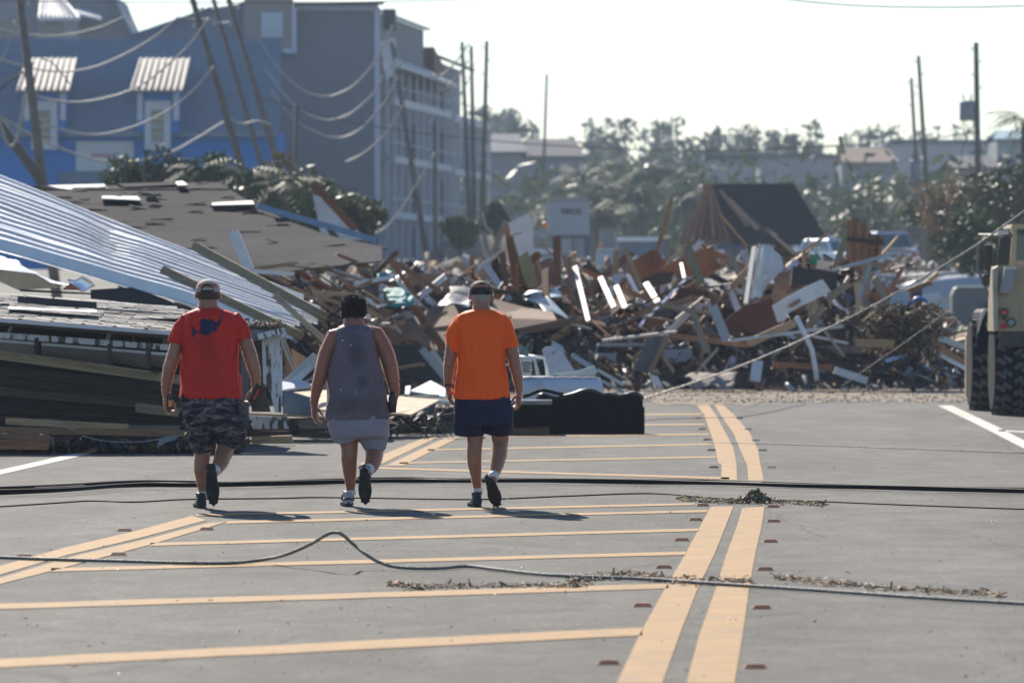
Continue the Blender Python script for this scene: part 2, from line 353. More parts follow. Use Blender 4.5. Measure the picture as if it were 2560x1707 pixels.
# gravel strip and grass verge
mb = MB(); n = 60; top = []; bot = []
for i in range(n+1):
    px = 1480+(2700-1480)*i/n
    top.append(G(px, 953, 0.006)); bot.append(G(px, 1003+9*mnoise.noise(Vector((i*0.6, 0, 0)))+6*mnoise.noise(Vector((i*2.1, 5, 0)))+(8 if 1640 < px < 1900 else 0), 0.006))
mb.add(top+bot, [(i, i+1, n+2+i, n+1+i) for i in range(n)])
mb.build('dirt_strip', dirt, kind='structure', label='strip of sandy dirt and crushed litter across the asphalt')
def scatter_bits(name, pts, size, mats, label=None, kind='stuff', flat=0.5, parent=None, cat=None, elong=2.5, lay=False):
    """thousands of small broken bits as one mesh"""
    n = len(pts); pts = np.array(pts, np.float64)
    sz = np.random.uniform(size[0], size[1], (n, 1))*np.stack([np.random.uniform(0.8, elong, n), np.random.uniform(0.4, 1, n), np.random.uniform(0.08, flat, n)], 1)
    # random rotations
    q = np.random.normal(size=(n, 4))
    if lay: q[:, 1:3] *= .12
    q /= np.linalg.norm(q, axis=1)[:, None]; a, b, c, d = q.T
    R = np.stack([1-2*(c*c+d*d), 2*(b*c-a*d), 2*(b*d+a*c), 2*(b*c+a*d), 1-2*(b*b+d*d), 2*(c*d-a*b), 2*(b*d-a*c), 2*(c*d+a*b), 1-2*(b*b+c*c)], 1).reshape(n, 3, 3)
    cube = np.array([[x, y, z] for x in (-.5, .5) for y in (-.5, .5) for z in (-.5, .5)])
    v = np.einsum('nij,nkj->nki', R, cube[None]*sz[:, None, :])+pts[:, None, :]
    v += np.random.uniform(-0.12, 0.12, v.shape)*sz.mean(1)[:, None, None]
    f = np.array([(0,1,3,2),(4,6,7,5),(0,4,5,1),(2,3,7,6),(0,2,6,4),(1,5,7,3)])
    F = (f[None]+(np.arange(n)*8)[:, None, None]).reshape(-1, 4)
    me = bpy.data.meshes.new(name); me.vertices.add(n*8); me.vertices.foreach_set('co', v.ravel())
    me.loops.add(F.size); me.loops.foreach_set('vertex_index', F.ravel().astype(np.int32))
    me.polygons.add(len(F)); me.polygons.foreach_set('loop_start', np.arange(0, F.size, 4, dtype=np.int32))
    for m in mats: me.materials.append(m)
    me.polygons.foreach_set('material_index', np.repeat(np.random.randint(0, len(mats), n), 6).astype(np.int32))
    me.update(calc_edges=True); me.validate()
    o = bpy.data.objects.new(name, me); COL.objects.link(o)
    if parent: o.parent = parent
    return tag(o, label, cat, None, kind)
pts = []
for i in range(2400):
    px = random.uniform(1440, 2500); t = random.random()**1.6
    py = 962+t*(44 if px > 1500 else 20); g = G(px, py, 0.015); pts.append(tuple(g))
scatter_bits('gravel', pts, (0.008, 0.026), [dirt, wd_grey, dirt, dirt, slate, dirt, wd_brown], 'small gravel, splinters and litter ground into the dirt strip')
pts = []
for i in range(500):
    px, py = random.uniform(0, 2560), 1050+random.random()**0.8*640; g = G(px, py, 0.006)
    pts.append(tuple(g))
scatter_bits('road_litter', pts, (0.003, 0.011), [wd_dark, slate, wd_grey, wd_brown, wht], 'tiny specks of grit and splinters lying about the asphalt', flat=0.4, lay=True)

# painted markings, each its own piece of the road
def strip(name, q, left, right, mat, z=0.004, label=None):
    L = [G(*q(*p), z) for p in left]; R_ = [G(*q(*p), z) for p in right]; n = len(L)
    # resample for a softly worn edge
    o = MB(); o.add(L+R_, [(i, i+1, n+i+1, n+i) for i in range(n-1)])
    return o.build(name, mat, road, label=label)
def line(name, q, a, b, th0, th1, mat, z=0.004, label=None, n=14):
    top, bot = [], []
    for i in range(n+1):
        t = i/n; x = a[0]+(b[0]-a[0])*t; y = a[1]+(b[1]-a[1])*t; th = th0+(th1-th0)*t
        j = 0.10*th*mnoise.noise(Vector((i*1.7, a[1]*0.1, 1))); k = 0.10*th*mnoise.noise(Vector((i*1.9, a[1]*0.1, 8)))
        top.append((x, y-th/2+j)); bot.append((x, y+th/2+k))
    return strip(name, q, top, bot, mat, z, label)
strip('yellow_line', q6, [(480,1373),(590,1140),(690,960),(790,790),(860,660),(912,562)], [(690,1373),(770,1150),(850,945),(935,770),(990,630),(1018,560)], yel)
strip('yellow_line', q6, [(800,1373),(860,1150),(935,940),(985,780),(1030,660),(1058,568)], [(1022,1373),(1060,1150),(1090,930),(1117,780),(1145,660),(1160,562)], yel)
strip('yellow_line', q6, [(960,440),(963,372),(948,362),(927,265),(882,140),(850,98)], [(1034,440),(1031,367),(1017,292),(987,235),(942,150),(905,96)], yel)
strip('yellow_line', q6, [(1086,441),(1080,370),(1052,310),(1020,230),(965,150),(930,95)], [(1157,442),(1141,367),(1130,300),(1090,220),(1020,140),(968,94)], yel)
strip('yellow_line', q5, [(-60,668),(0,650),(300,565),(620,490),(880,420)], [(-60,708),(0,690),(300,602),(640,522),(950,440)], yel)
strip('yellow_line', q5, [(-60,722),(0,705),(350,602),(700,520),(960,452)], [(-60,752),(0,733),(200,682),(700,550),(1045,446)], yel)
strip('yellow_line', q5, [(1640,186),(1800,122),(1960,58)], [(1745,186),(1880,122),(2015,58)], yel)
strip('yellow_line', q5, [(1775,190),(1900,130),(2045,62)], [(1850,190),(1980,125),(2110,60)], yel)
line('hatch_line', q5, (900,417), (3190,366), 9, 9, yel)
line('hatch_line', q5, (1040,450), (3250,398), 11, 10, yel)
line('hatch_line', q5, (690,551), (3210,484), 13, 12, yel)
line('hatch_line', q5, (235,668), (3150,591), 16, 15, yel)
line('hatch_line', q5, (-40,837), (3070,742), 25, 23, yel)
line('hatch_line', q5, (-40,1098), (2950,950), 41, 37, yel)
line('hatch_line', q5, (1700,200), (3350,248), 8, 9, yel)
line('hatch_line', q5, (1835,178), (3290,150), 6, 7, yel)
line('hatch_line', q5, (1965,118), (3275,92), 6, 7, yel)
for y, x1 in ((230, 905), (184, 885), (137, 868)):
    line('hatch_line', q6, (-60, y+10), (x1, y), 7, 7, yel)
strip('white_edge_line', q5, [(-60,222),(0,210),(400,120)], [(-60,244),(0,231),(490,119)], wpaint)
strip('white_edge_line', q6, [(1955,98),(2150,192),(2345,292),(2700,462)], [(2022,98),(2220,190),(2400,282),(2800,462)], wpaint)
line('white_edge_line', q6, (2235,212), (2560,232), 6, 7, wpaint)
# raised reflectors
rf = MB(); b = 0.05
rf.add([(-.052,-.048,0),(.052,-.048,0),(.052,.048,0),(-.052,.048,0),(-.036,-.016,.02),(.036,-.016,.02),(.036,.016,.02),(-.036,.016,.02)],
       [(3,2,1,0),(4,5,6,7),(0,1,5,4),(2,3,7,6),(1,2,6,5),(3,0,4,7)])
amber = M('amber_reflector', (0.42, 0.13, 0.04), 0.35, 0.2, 30, rnd=0.1)
rme = rf.mesh('road_reflector'); rme.materials.append(amber)
rl = [(445,1278),(600,1014),(698,838),(780,712),(843,619),(876,553),(926,378),(916,299),(896,251),(874,202),(854,152),
      (1117,1296),(1147,1023),(1163,847),(1187,719),(1201,626),(1199,559)]
for x, y in rl:
    link('road_reflector', rme, None, label='amber raised reflector beside the double yellow line that bends', cat='reflector', group='amber reflectors along the bending double yellow line', loc=G(*q6(x, y+6), 0.002))
for x, y in [(1191,380),(1151,301),(1119,256),(1085,204),(1045,154)]:
    o = link('road_reflector', rme.copy(), None, label='pale raised reflector on the outer side of the far double yellow line', cat='reflector', group='pale reflectors', loc=G(*q6(x, y+5), 0.002))
    o.data.materials[0] = wd_grey
for x, y in [(573,486),(950,481),(113,605),(545,597)]:
    link('road_reflector', rme, None, label='amber raised reflector beside the slanting double yellow line', cat='reflector', group='amber reflectors along the slanting line', loc=G(*q5(x, y+4), 0.002))

# ------------------------------------------------------------------ cables lying on the road
def gz_pts(q, pts, r, lift=None):
    return [G(*q(x, y), r+(l[0] if l else 0)) for x, y, *l in pts]
cb = 'black power cable in the bundle lying across the road'
for k, (dy, r) in enumerate([(0, .021), (7, .018), (-6, .017), (3, .016)]):
    wob = lambda x: 5*math.sin(x*0.004+k*2.1)+3*math.sin(x*0.011+k)
    a = [(x, y+dy*(0.5 if x > 900 else 1.4)+0.4*wob(x)) for x, y in [(-150,304),(0,303),(300,293),(520,276),(700,271),(900,273),(1150,271),(1400,266),(1650,258),(1900,255),(2150,257),(2500,257),(2900,260),(3300,266),(3700,279),(4200,292),(4800,306)]]
    cable('power_cable', [G(*q5(*p), r+0.012*k) for p in a], r, blackcable, cb, group='cables of the black bundle on the road', sub=6)
cable('thin_wire', [G(*q5(*p), 0.006) for p in [(-60,380),(0,378),(250,362),(420,352),(620,357),(850,345),(1100,342),(1300,340),(1450,336),(1700,339),(2200,345),(2600,330),(3000,318),(3300,340),(3700,352),(4200,372),(4850,395)]], 0.006, blackcable, 'thin dark wire lying in waves just behind the walking men')
gc = [(-80,610,0),(0,612,0),(300,622,0),(600,630,0),(850,637,0),(1080,636,0),(1230,618,.02),(1330,592,.07),(1430,548,.14),(1490,512,.20),(1530,497,.22),(1570,505,.21),(1620,548,.14),(1680,596,.08),(1740,632,.035),(1830,657,.005),(2000,662,0),(2150,652,0),(2300,668,0),(2500,690,0),(2700,700,0),(3000,712,0),(3300,732,0),(3800,765,0),(4300,800,0),(4850,832,0)]
cable('steel_cable', [G(*q5(x, y), 0.016+z) for x, y, z in gc], 0.011, greycable, 'thick grey stranded cable looping up off the road', sub=10, seg=8)
cable('thin_wire', [G(*q6(*p), 0.005) for p in [(560,170),(700,160),(900,155),(1050,150),(1200,125),(1350,90)]], 0.005, greycable, 'faint thin wire crossing the double yellow line by the dirt strip', sub=5)
cable('thin_wire', [G(*q6(*p), 0.005) for p in [(900,268),(1300,278),(1800,296),(2400,318)]], 0.005, greycable, 'straight thin wire on the asphalt toward the white edge line', sub=5)
# guy wires
cable('guy_wire', [P(1600, 1000, 92), P(1850, 915, 88), P(2122, 795, 84), P(2395, 642, 79), P(2600, 500, 75)], 0.014, M('guy_wire_steel', (0.30, 0.28, 0.25), 0.4, 0.4, 60, 0.8, metal=0.5), 'long twisted guy wire slanting up over the debris pile', sub=10)
cable('guy_wire', [P(2100, 968, 96), P(2270, 850, 97), P(2375, 775, 98)], 0.008, greycable, 'short thin wire rising from the dirt to the brush heap', sub=8)

# straw and leaf litter lines washed across the road
def litter(name, q, path, spread, n, mats, label, size=(0.003, 0.012)):
    pts = []
    for i in range(n):
        k = random.random()*(len(path)-1); j = int(k); t = k-j
        x = path[j][0]*(1-t)+path[j+1][0]*t; y = path[j][1]*(1-t)+path[j+1][1]*t
        g = G(*q(x, y+random.gauss(0, 4)), 0.0); r = abs(random.gauss(0, 1))
        pts.append((g.x, g.y+random.gauss(0, spread), 0.004+0.012*random.random()**2))
    return scatter_bits(name, pts, size, mats, label, flat=0.3, elong=9, lay=True)
straw = M('straw', (0.25, 0.19, 0.11), 0.8, 0.4, 20, rnd=0)
drygreen = M('dry_moss', (0.20, 0.20, 0.11), 0.85, 0.5, 20, rnd=0)
litter('straw_litter', q6, [(250,905),(550,880),(800,912),(1100,905)], 0.20, 800, [straw, wd_brown, straw, wd_dark], 'brown straw litter caught against the grey cable across the yellow lines')
litter('straw_litter', q6, [(1200,890),(1400,910),(1700,940),(2000,955),(2240,968)], 0.14, 600, [straw, wd_brown, straw], 'thin ragged line of brown straw trailing from the yellow lines')
litter('straw_litter', q5, [(1790,742),(1950,752),(2350,745),(2700,748)], 0.12, 500, [straw, wd_brown, wd_dark], 'sparse straw lying along the wide yellow hatch line')
litter('leaf_litter', q6, [(770,530),(900,538),(1050,545),(1300,548),(1440,556)], 0.18, 900, [straw, drygreen, wd_dark, wd_brown], 'flat scatter of leaves and twigs around the moss clump')
c0 = G(*q6(1118, 545), 0); pts = []
for i in range(900):
    a, r = random.uniform(0, 6.28), abs(random.gauss(0, 0.5)); x = math.cos(a)*r*0.16; y = math.sin(a)*r*0.16
    pts.append((c0.x+x*1.0, c0.y+y, max(0.01, 0.09*math.exp(-(r/0.75)**2)*random.random()**0.5)))
scatter_bits('moss_clump', pts, (0.006, 0.024), [drygreen, straw, wd_dark, drygreen], 'small greenish clump of moss and twigs in the gap of the yellow lines', elong=4)
# ================================================================== people
def remesh(mb, vox, smooth=4, name='body'):
    me = mb.mesh(name); o = bpy.data.objects.new('tmp', me); COL.objects.link(o)
    r = o.modifiers.new('r', 'REMESH'); r.mode = 'VOXEL'; r.voxel_size = vox
    if smooth:
        s = o.modifiers.new('s', 'SMOOTH'); s.iterations = smooth; s.factor = 0.5
    dg = bpy.context.evaluated_depsgraph_get(); out = bpy.data.meshes.new_from_object(o.evaluated_get(dg)); out.name = name
    bpy.data.objects.remove(o); bpy.data.meshes.remove(me)
    return out
def folds(me, amp, fx, fz, seed, zlo=None, zhi=None, diag=0.0):
    """cloth folds: stretched noise pushed along the normals"""
    n = len(me.vertices); co = np.empty(n*3, np.float32); no = np.empty(n*3, np.float32)
    me.vertices.foreach_get('co', co); me.vertices.foreach_get('normal', no); co = co.reshape(-1, 3); no = no.reshape(-1, 3)
    for i in range(n):
        x, y, z = co[i]
        h = mnoise.noise(Vector((x*fx+seed, y*fx, (z+diag*x)*fz)))+0.5*mnoise.noise(Vector((x*fx*2.1, y*fx*2+seed, (z-diag*1.3*x)*fz*2.2)))
        k = 1.0
        if zhi is not None: k = min(1, max(0.25, (zhi-z)/max(1e-3, zhi-zlo)))
        co[i] += no[i]*np.array((1, 1, .15), np.float32)*h*amp*k
    me.vertices.foreach_set('co', co.ravel()); me.update()
def ering(xl, xr, z, dep, y0=0.0, seg=28, e=2.4, tilt=0.0):
    cx, rx = (xl+xr)/2, (xr-xl)/2; out = []
    for k in range(seg):
        a = 2*math.pi*k/seg; c, s = math.cos(a), math.sin(a)
        px = abs(c)**(2/e)*math.copysign(1, c)*rx; py = abs(s)**(2/e)*math.copysign(1, s)*dep
        out.append((cx+px, y0+py, z+tilt*px))
    return out
def hand(mb, wrist, ax, wid, nrm, curl, size=1.0, thumb=True, spread=1.0):
    """wrist point; ax along hand; wid from index to little finger; nrm palm side"""
    ax, wid, nrm = Vector(ax).normalized(), Vector(wid).normalized(), Vector(nrm).normalized()
    wid = (wid-ax*wid.dot(ax)).normalized(); nrm = (nrm-ax*nrm.dot(ax)-wid*nrm.dot(wid)).normalized()
    w = Vector(wrist); s = size
    # palm as a flattened loft
    rings = []
    for t, hw, ht in ((-0.02, .027, .023), (0.0, .029, .022), (0.03, .037, .021), (0.06, .042, .019), (0.09, .041, .016), (0.10, .037, .012)):
        c = w+ax*t*s; rings.append([c+wid*math.cos(a)*hw*s+nrm*math.sin(a)*ht*s for a in [2*math.pi*k/14 for k in range(14)]])
    mb.loft(rings)
    for i, (off, ln, r) in enumerate(((-.030, .072, .0092), (-.010, .080, .0095), (.010, .074, .0092), (.029, .058, .0082))):
        p = w+ax*0.088*s+wid*off*s; d = (ax+wid*off*1.5*spread).normalized(); pts = [p-d*0.01]; rr = [r*s*1.05]
        cr = curl[i] if isinstance(curl, (list, tuple)) else curl
        for seg_l, ang in ((.45, cr*0.75), (.32, cr), (.23, cr*0.7)):
            pts.append(p.copy()); rr.append(r*s)
            c, q = math.cos(ang), math.sin(ang); ox = d.dot(ax); d = (d*c+nrm*q-(ax*0)) if False else (d*c+(nrm-d*nrm.dot(d)).normalized()*q).normalized()
            p = p+d*ln*seg_l*s
        pts.append(p); rr.append(r*s*0.82); pts.append(p+d*0.006*s); rr.append(r*s*0.45)
        mb.tube(pts, rr, 8)
    if thumb:
        p = w+ax*0.025*s-wid*0.030*s+nrm*0.008*s; d1 = (ax*0.75-wid*0.7+nrm*0.45).normalized(); d2 = (ax*0.95-wid*0.1+nrm*0.6).normalized()
        mb.tube([p-d1*.015, p, p+d1*.04*s, p+d1*.04*s+d2*.03*s, p+d1*.04*s+d2*.052*s], [.014*s, .0145*s, .0115*s, .0105*s, .005*s], 8)
def shoe_mesh(upper_col, sole_col, parent, Mx, size=0.30, name='shoe', trim=None):
    """toe along +y, sole at z=0, heel at y=0; Mx places it in the person's frame"""
    L = size; ub = MB(); rings = []
    for t, hw, h, zc in ((0.0, .030, .050, .055), (0.03, .037, .075, .075), (0.12, .040, .085, .085), (0.26, .040, .090, .085), (0.36, .041, .072, .070), (0.5, .044, .050, .052), (0.68, .048, .040, .044), (0.85, .044, .032, .038), (0.96, .030, .024, .032), (1.0, .014, .012, .028)):
        rings.append([(math.cos(a)*hw, t*L, max(0.018, zc*0.55+math.sin(a)*h*0.62)) for a in [2*math.pi*k/16 for k in range(16)]])
    ub.loft(rings)
    ub.tube([(0, .06*L, .08), (0, .2*L, .085), (0, .19*L, .118)], [(.034, .03), (.037, .040), (.036, .042)], 14)
    me = remesh(ub, 0.0065, 5, name); me.transform(Mx); o = link(name, me, upper_col, parent, True)
    sb = MB(); outl = []
    for k in range(36):
        a = 2*math.pi*k/36; y = 0.5-0.5*math.cos(a); s = math.sin(a)
        wv = .040+0.010*math.sin(math.pi*(y-0.15)*1.0) if y > 0.15 else .040
        wv *= (1-max(0, (y-0.78)/0.22)**2*0.55) * (1-max(0, (0.10-y)/0.10)**2*0.35); waist = 1-0.14*math.exp(-((y-0.42)/0.13)**2)
        outl.append((s*wv*waist*1.06, y*L*1.03-0.006, 0))
    for z0, sc in ((0.0, .98),):
        r0 = [(x*0.94, y, 0.0) for x, y, z in outl]; r1 = [(x*1.04, y, 0.006) for x, y, z in outl]; r2 = [(x*1.06, y, 0.024) for x, y, z in outl]; r3 = [(x*0.98, y, 0.032) for x, y, z in outl]
        sb.loft([r0, r1, r2, r3])
    for j in range(9):      # tread bars
        y = L*(0.07+0.105*j); sb.box((0, y, -0.002), (0.062 if 2 < j < 5 else 0.072, 0.012, 0.007))
    me = sb.mesh('sole'); me.transform(Mx); link('sole', me, sole_col, o, False)
    if trim is not None:
        tb = MB(); tb.tube([(-.047, .30*L, .045), (-.04, .34*L, .085), (0, .37*L, .105), (.04, .34*L, .085), (.047, .30*L, .045)], .008, 6)
        me = tb.mesh('trim'); me.transform(Mx); link('trim', me, trim, o, True)
        tb = MB(); tb.tube([(-.043, .05*L, .05), (0, -.004, .06), (.043, .05*L, .05)], .009, 6)
        me = tb.mesh('heel_tab'); me.transform(Mx); link('heel_tab', me, trim, o, True)
    return o

black_shoe = M('black_shoe', (0.014, 0.014, 0.018), 0.55, 0.4, 30, 0.2, rnd=0)
sole_blk = M('dark_sole', (0.016, 0.017, 0.02), 0.7, 0.5, 18, 0.4, rnd=0, second=(0.05, 0.045, 0.04), second_at=(0.55, 0.7))
grey_shoe = M('grey_shoe', (0.38, 0.40, 0.44), 0.6, 0.25, 22, 0.2, rnd=0)
navy_shoe = M('navy_shoe', (0.022, 0.025, 0.04), 0.6, 0.3, 30, 0.2, rnd=0)
sock_w = M('white_sock', (0.66, 0.67, 0.70), 0.8, 0.1, 60, 0.3, rnd=0)

def fuzz(o, n, ln, mat, name, parent, seed=0, wd=.0010):
    """fine hairs standing off a surface, one mesh"""
    me = o.data; rs = np.random.RandomState(seed); nv = len(me.vertices)
    co = np.empty(nv*3, np.float32); no = np.empty(nv*3, np.float32); me.vertices.foreach_get('co', co); me.vertices.foreach_get('normal', no); co = co.reshape(-1, 3); no = no.reshape(-1, 3)
    i = rs.randint(0, nv, n); p = co[i]+rs.normal(size=(n, 3))*.002; d = no[i]*.75+rs.normal(size=(n, 3))*.35+np.array([0, 0, -.45]); d /= np.linalg.norm(d, axis=1)[:, None]
    s = np.cross(d, rs.normal(size=(n, 3))); s /= np.linalg.norm(s, axis=1)[:, None]; l = ln*rs.uniform(.5, 1.2, (n, 1))
    V = np.stack([p-s*wd, p+s*wd, p+d*l], 1).reshape(-1, 3); m = bpy.data.meshes.new(name); m.from_pydata(V.tolist(), [], np.arange(3*n).reshape(-1, 3).tolist())
    return tag(link(name, m, mat, parent), kind='stuff')
rimlight_hair_mat = M('rimlight_fine_hair', (.66,.46,.33), .45, .1, 5, rnd=0, transm=.6)  # pale translucent hairs added to catch the rim light on skin
def rimlight_lint(nm, col): return M(nm, col, .8, .1, 5, rnd=0, transm=.6)  # pale translucent fuzz added for rim light along the shirts
def cloth(name, col, var, second=None, at=(0.5, 0.62), transl=0.12, scale=3.0, weave=0.15, stain=None):
    m = M(name, col, 0.6, var, scale, weave, spec=0.3, rnd=0, sheen=0.05, transm=transl, second=second, second_at=at, bscale=180, stain=stain)
    return m
red_t = cloth('red_shirt_cloth', (0.57, 0.022, 0.012), 0.10, transl=0.0, stain=[((0.03, -.15, 1.28), (.10, 1, .22), (.40, .018, .010)), ((0.03, -.15, 1.05), (.20, 1, .16), (.46, .024, .012))])
org_t = cloth('orange_shirt_cloth', (1.0, 0.125, 0.004), 0.04, transl=0.0)
tank_t = cloth('grey_tank_cloth', (0.155, 0.14, 0.175), 0.14, transl=0.12, stain=[((0.02, -.15, 1.20), (.10, 1, .18), (.085, .078, .10)), ((0.07, -.18, .98), (.07, 1, .07), (.09, .08, .105)), ((0.0, -.18, .80), (.30, 1, .10), (.11, .10, .12))])
bsh = cloth('grey_shorts_cloth', (0.30, 0.31, 0.40), 0.10, transl=0.15)
navy = cloth('navy_shorts_cloth', (0.006, 0.010, 0.048), 0.15, transl=0.0)
# camouflage: blotches of four colours
camo = bpy.data.materials.new('camouflage_cloth'); camo.use_nodes = True
n_ = camo.node_tree.nodes; L_ = camo.node_tree.links; b_ = n_['Principled BSDF']; b_.inputs['Roughness'].default_value = 0.9; b_.inputs['Specular IOR Level'].default_value = 0.1
tc = n_.new('ShaderNodeTexCoord'); mp = n_.new('ShaderNodeMapping'); mp.inputs['Scale'].default_value = (1, 1, 2.6); L_.new(tc.outputs['Object'], mp.inputs[0])
nz = n_.new('ShaderNodeTexNoise'); nz.inputs['Scale'].default_value = 10; nz.inputs['Detail'].default_value = 2.5; nz.inputs['Distortion'].default_value = 0.6; L_.new(mp.outputs[0], nz.inputs['Vector'])
cr = n_.new('ShaderNodeValToRGB'); cr.color_ramp.interpolation = 'CONSTANT'
els = [(0, (.022, .024, .034)), (0.44, (.075, .07, .085)), (0.52, (.032, .034, .05)), (0.57, (.20, .165, .165)), (0.64, (.06, .06, .075))]
cr.color_ramp.elements[0].color = (*els[0][1], 1); cr.color_ramp.elements[1].position = els[1][0]; cr.color_ramp.elements[1].color = (*els[1][1], 1)
for p, c in els[2:]:
    e = cr.color_ramp.elements.new(p); e.color = (*c, 1)
L_.new(nz.outputs['Fac'], cr.inputs[0]); L_.new(cr.outputs[0], b_.inputs['Base Color'])

def head_mesh(mb, c, w, h, skinny=1.0):
    """c centre of the skull; face towards +y"""
    c = Vector(c)
    rings = []
    prof = [(-.52, .30, .34, .035), (-.46, .46, .48, .035), (-.36, .60, .62, .03), (-.22, .72, .80, .018), (-.06, .83, .95, .0), (.1, .93, 1.02, -.004), (.25, .97, 1.03, -.006), (.36, .9, .96, -.006), (.44, .72, .78, -.004), (.49, .42, .46, 0), (.505, .15, .16, 0)]
    for t, rx, ry, y0 in prof:
        rings.append(ering(c.x-rx*w/2, c.x+rx*w/2, c.z+t*h, ry*w*0.56, c.y+y0, 24, 2.2))
    mb.loft(rings)
    f = c.y+w*0.56
    mb.tube([(c.x, f-.012, c.z+.02*h), (c.x, f+.006, c.z-.06*h), (c.x, f+.022, c.z-.13*h), (c.x, f+.004, c.z-.16*h)], [.010, .012, .017, .012], 8)   # nose
    mb.tube([(c.x-.028, f-.024, c.z-.27*h), (c.x, f-.006, c.z-.265*h), (c.x+.028, f-.024, c.z-.27*h)], [.006, .009, .006], 8)                       # lips
    for s in (-1, 1):
        mb.tube([(c.x+s*.012, f-.008, c.z+.07*h), (c.x+s*.035, f-.013, c.z+.075*h), (c.x+s*.055, f-.032, c.z+.06*h)], [.008, .009, .006], 8)         # brow
        e = MB(); ex = c.x+s*w*0.47
        mb.ell((ex+s*.010, c.y-.004, c.z-.05*h), (.009, .017, .030), 12, 8, Matrix.Rotation(s*-0.35, 3, 'Z') @ Matrix.Rotation(0.12, 3, 'X'))             # ear
        mb.ell((ex+s*.004, c.y+.006, c.z-.05*h), (.012, .012, .022), 10, 6)
def eyes(parent, c, w, h):
    em = M('eye_white', (0.7, 0.7, 0.68), 0.2, 0.02, 5, rnd=0)
    for s in (-1, 1):
        MB().ell((c[0]+s*.032, c[1]+w*0.56-.022, c[2]+.01*h), (.012, .012, .012), 10, 8).build('eye', em, parent, True)

def conv(q, cx, by, s):
    return lambda X, Y: ((q(X, Y)[0]-cx)/s, (by-q(X, Y)[1])/s)

def person(label, cx, by):
    g = G(cx, by, 0); o = thing('person', label, 'person', g); return o, FPX/g.y

# ---------------------------------------------------------------- man in the red shirt
qr = zoom(380, 680, 2.529)
man, sc = person('man walking away in red t-shirt, camouflage shorts and a mesh-back cap', 512, 1270)
c = conv(qr, 512, 1270, sc); U = 1/(2.529*sc)          # one zoom pixel in metres
def XZ(X, Y, y=0): a = c(X, Y); return Vector((a[0], y, a[1]))
def tor(mb, rows, y0=0.0, grow=0, e=2.4):
    mb.loft([ering(c(xl-grow, Y)[0], c(xr+grow, Y)[0], c(0, Y)[1], d, y0+(r[0] if r else 0), e=e) for Y, xl, xr, d, *r in rows])
bm_ = MB()
head_c = XZ(353, 140, 0.03); hw = 146*U
head_mesh(bm_, head_c, hw, 0.215)
bm_.tube([XZ(355, 240, -.01), XZ(355, 205, 0), XZ(354, 160, .012)], [(.085, .075), (.076, .070), (.072, .075)], 20)
tor(bm_, [(232, 300, 418, .06), (262, 235, 500, .095), (300, 212, 530, .11), (420, 205, 535, .12), (620, 200, 540, .125), (800, 215, 535, .125), (880, 225, 540, .11), (930, 250, 530, .09)])
# arms
bm_.tube([XZ(250, 315), XZ(215, 318), XZ(188, 360), XZ(155, 450), XZ(134, 540, -.01), XZ(110, 610, -.01), XZ(95, 680, 0), XZ(88, 745, .01), XZ(88, 775, .012)], [.045, .054, .054, .050, .052, .050, .043, .034, .031], 16)
bm_.tube([XZ(490, 305), XZ(528, 308), XZ(560, 350), XZ(592, 440), XZ(620, 520, -.01), XZ(640, 590, -.015), XZ(655, 650, -.02), XZ(657, 700, -.025), XZ(655, 722, -.028)], [.045, .054, .054, .051, .053, .050, .042, .034, .031], 16)
hand(bm_, XZ(90, 782, .012), (0.06, 0.06, -1), (-.35, -1, 0), (1, -.25, 0), [0.75, 0.7, 0.6, 0.35], 1.0)
hand(bm_, XZ(650, 732, -.028), (-.12, 0.02, -1), (.35, -1, -0.2), (-1, -.15, -.1), [1.0, 1.0, 0.95, 0.9], 1.0)
# legs: the planted one and the trailing one
bm_.tube([XZ(290, 880, 0), XZ(298, 1000, .02), XZ(312, 1100, .04), XZ(318, 1145, .045), XZ(313, 1200, .02), XZ(311, 1250, .015), XZ(314, 1320, .03), XZ(320, 1390, .05), XZ(322, 1430, .055)], [.09, .09, .070, .062, .062, .060, .045, .034, .036], 18)
bm_.tube([XZ(455, 880, 0), XZ(468, 1000, .03), XZ(468, 1085, .06), XZ(462, 1120, .04), XZ(450, 1160, -.05), XZ(438, 1200, -.13), XZ(420, 1238, -.21), XZ(400, 1258, -.255), XZ(392, 1268, -.27)], [.09, .09, .078, .070, .064, .058, .045, .036, .037], 18)
body = link('body', remesh(bm_, 0.0062, 5), skin, man, True)
eyes(man, head_c, hw, 0.215)
# shirt
sb = MB()
tor(sb, [(222, 305, 412, .070), (228, 285, 432, .080), (240, 255, 468, .095), (258, 218, 512, .112), (285, 196, 540, .128), (340, 190, 548, .138), (420, 189, 549, .142), (520, 187, 549, .146), (620, 181, 553, .152), (700, 178, 560, .158), (788, 178, 567, .160), (800, 182, 563, .158)])
sb.tube([XZ(255, 308), XZ(218, 308), XZ(190, 345), XZ(165, 400), XZ(153, 452)], [.045, .060, .062, .061, .058], 18)
sb.tube([XZ(485, 300), XZ(522, 298), XZ(552, 335), XZ(575, 385), XZ(587, 430)], [.045, .060, .062, .061, .058], 18)
me = remesh(sb, 0.009, 3, 'shirt'); folds(me, 0.020, 8, 2.6, 3, 0.95, 1.5, 0.7); folds(me, 0.014, 17, 5, 9, diag=.9)
shirt = link('shirt', me, red_t, man, True); fuzz(shirt, 16000, .006, rimlight_lint('red_rimlight_lint', (.7,.10,.07)), 'rimlight_lint', shirt, 1); fuzz(body, 30000, .010, rimlight_hair_mat, 'rimlight_hair', man, 2)
MB().tube([XZ(300, 226, .03), XZ(310, 232, -.045), XZ(335, 238, -.076), XZ(358, 240, -.082), XZ(385, 237, -.076), XZ(408, 230, -.045), XZ(418, 224, .03)], .0085, 8).build('collar', red_t, shirt, True)
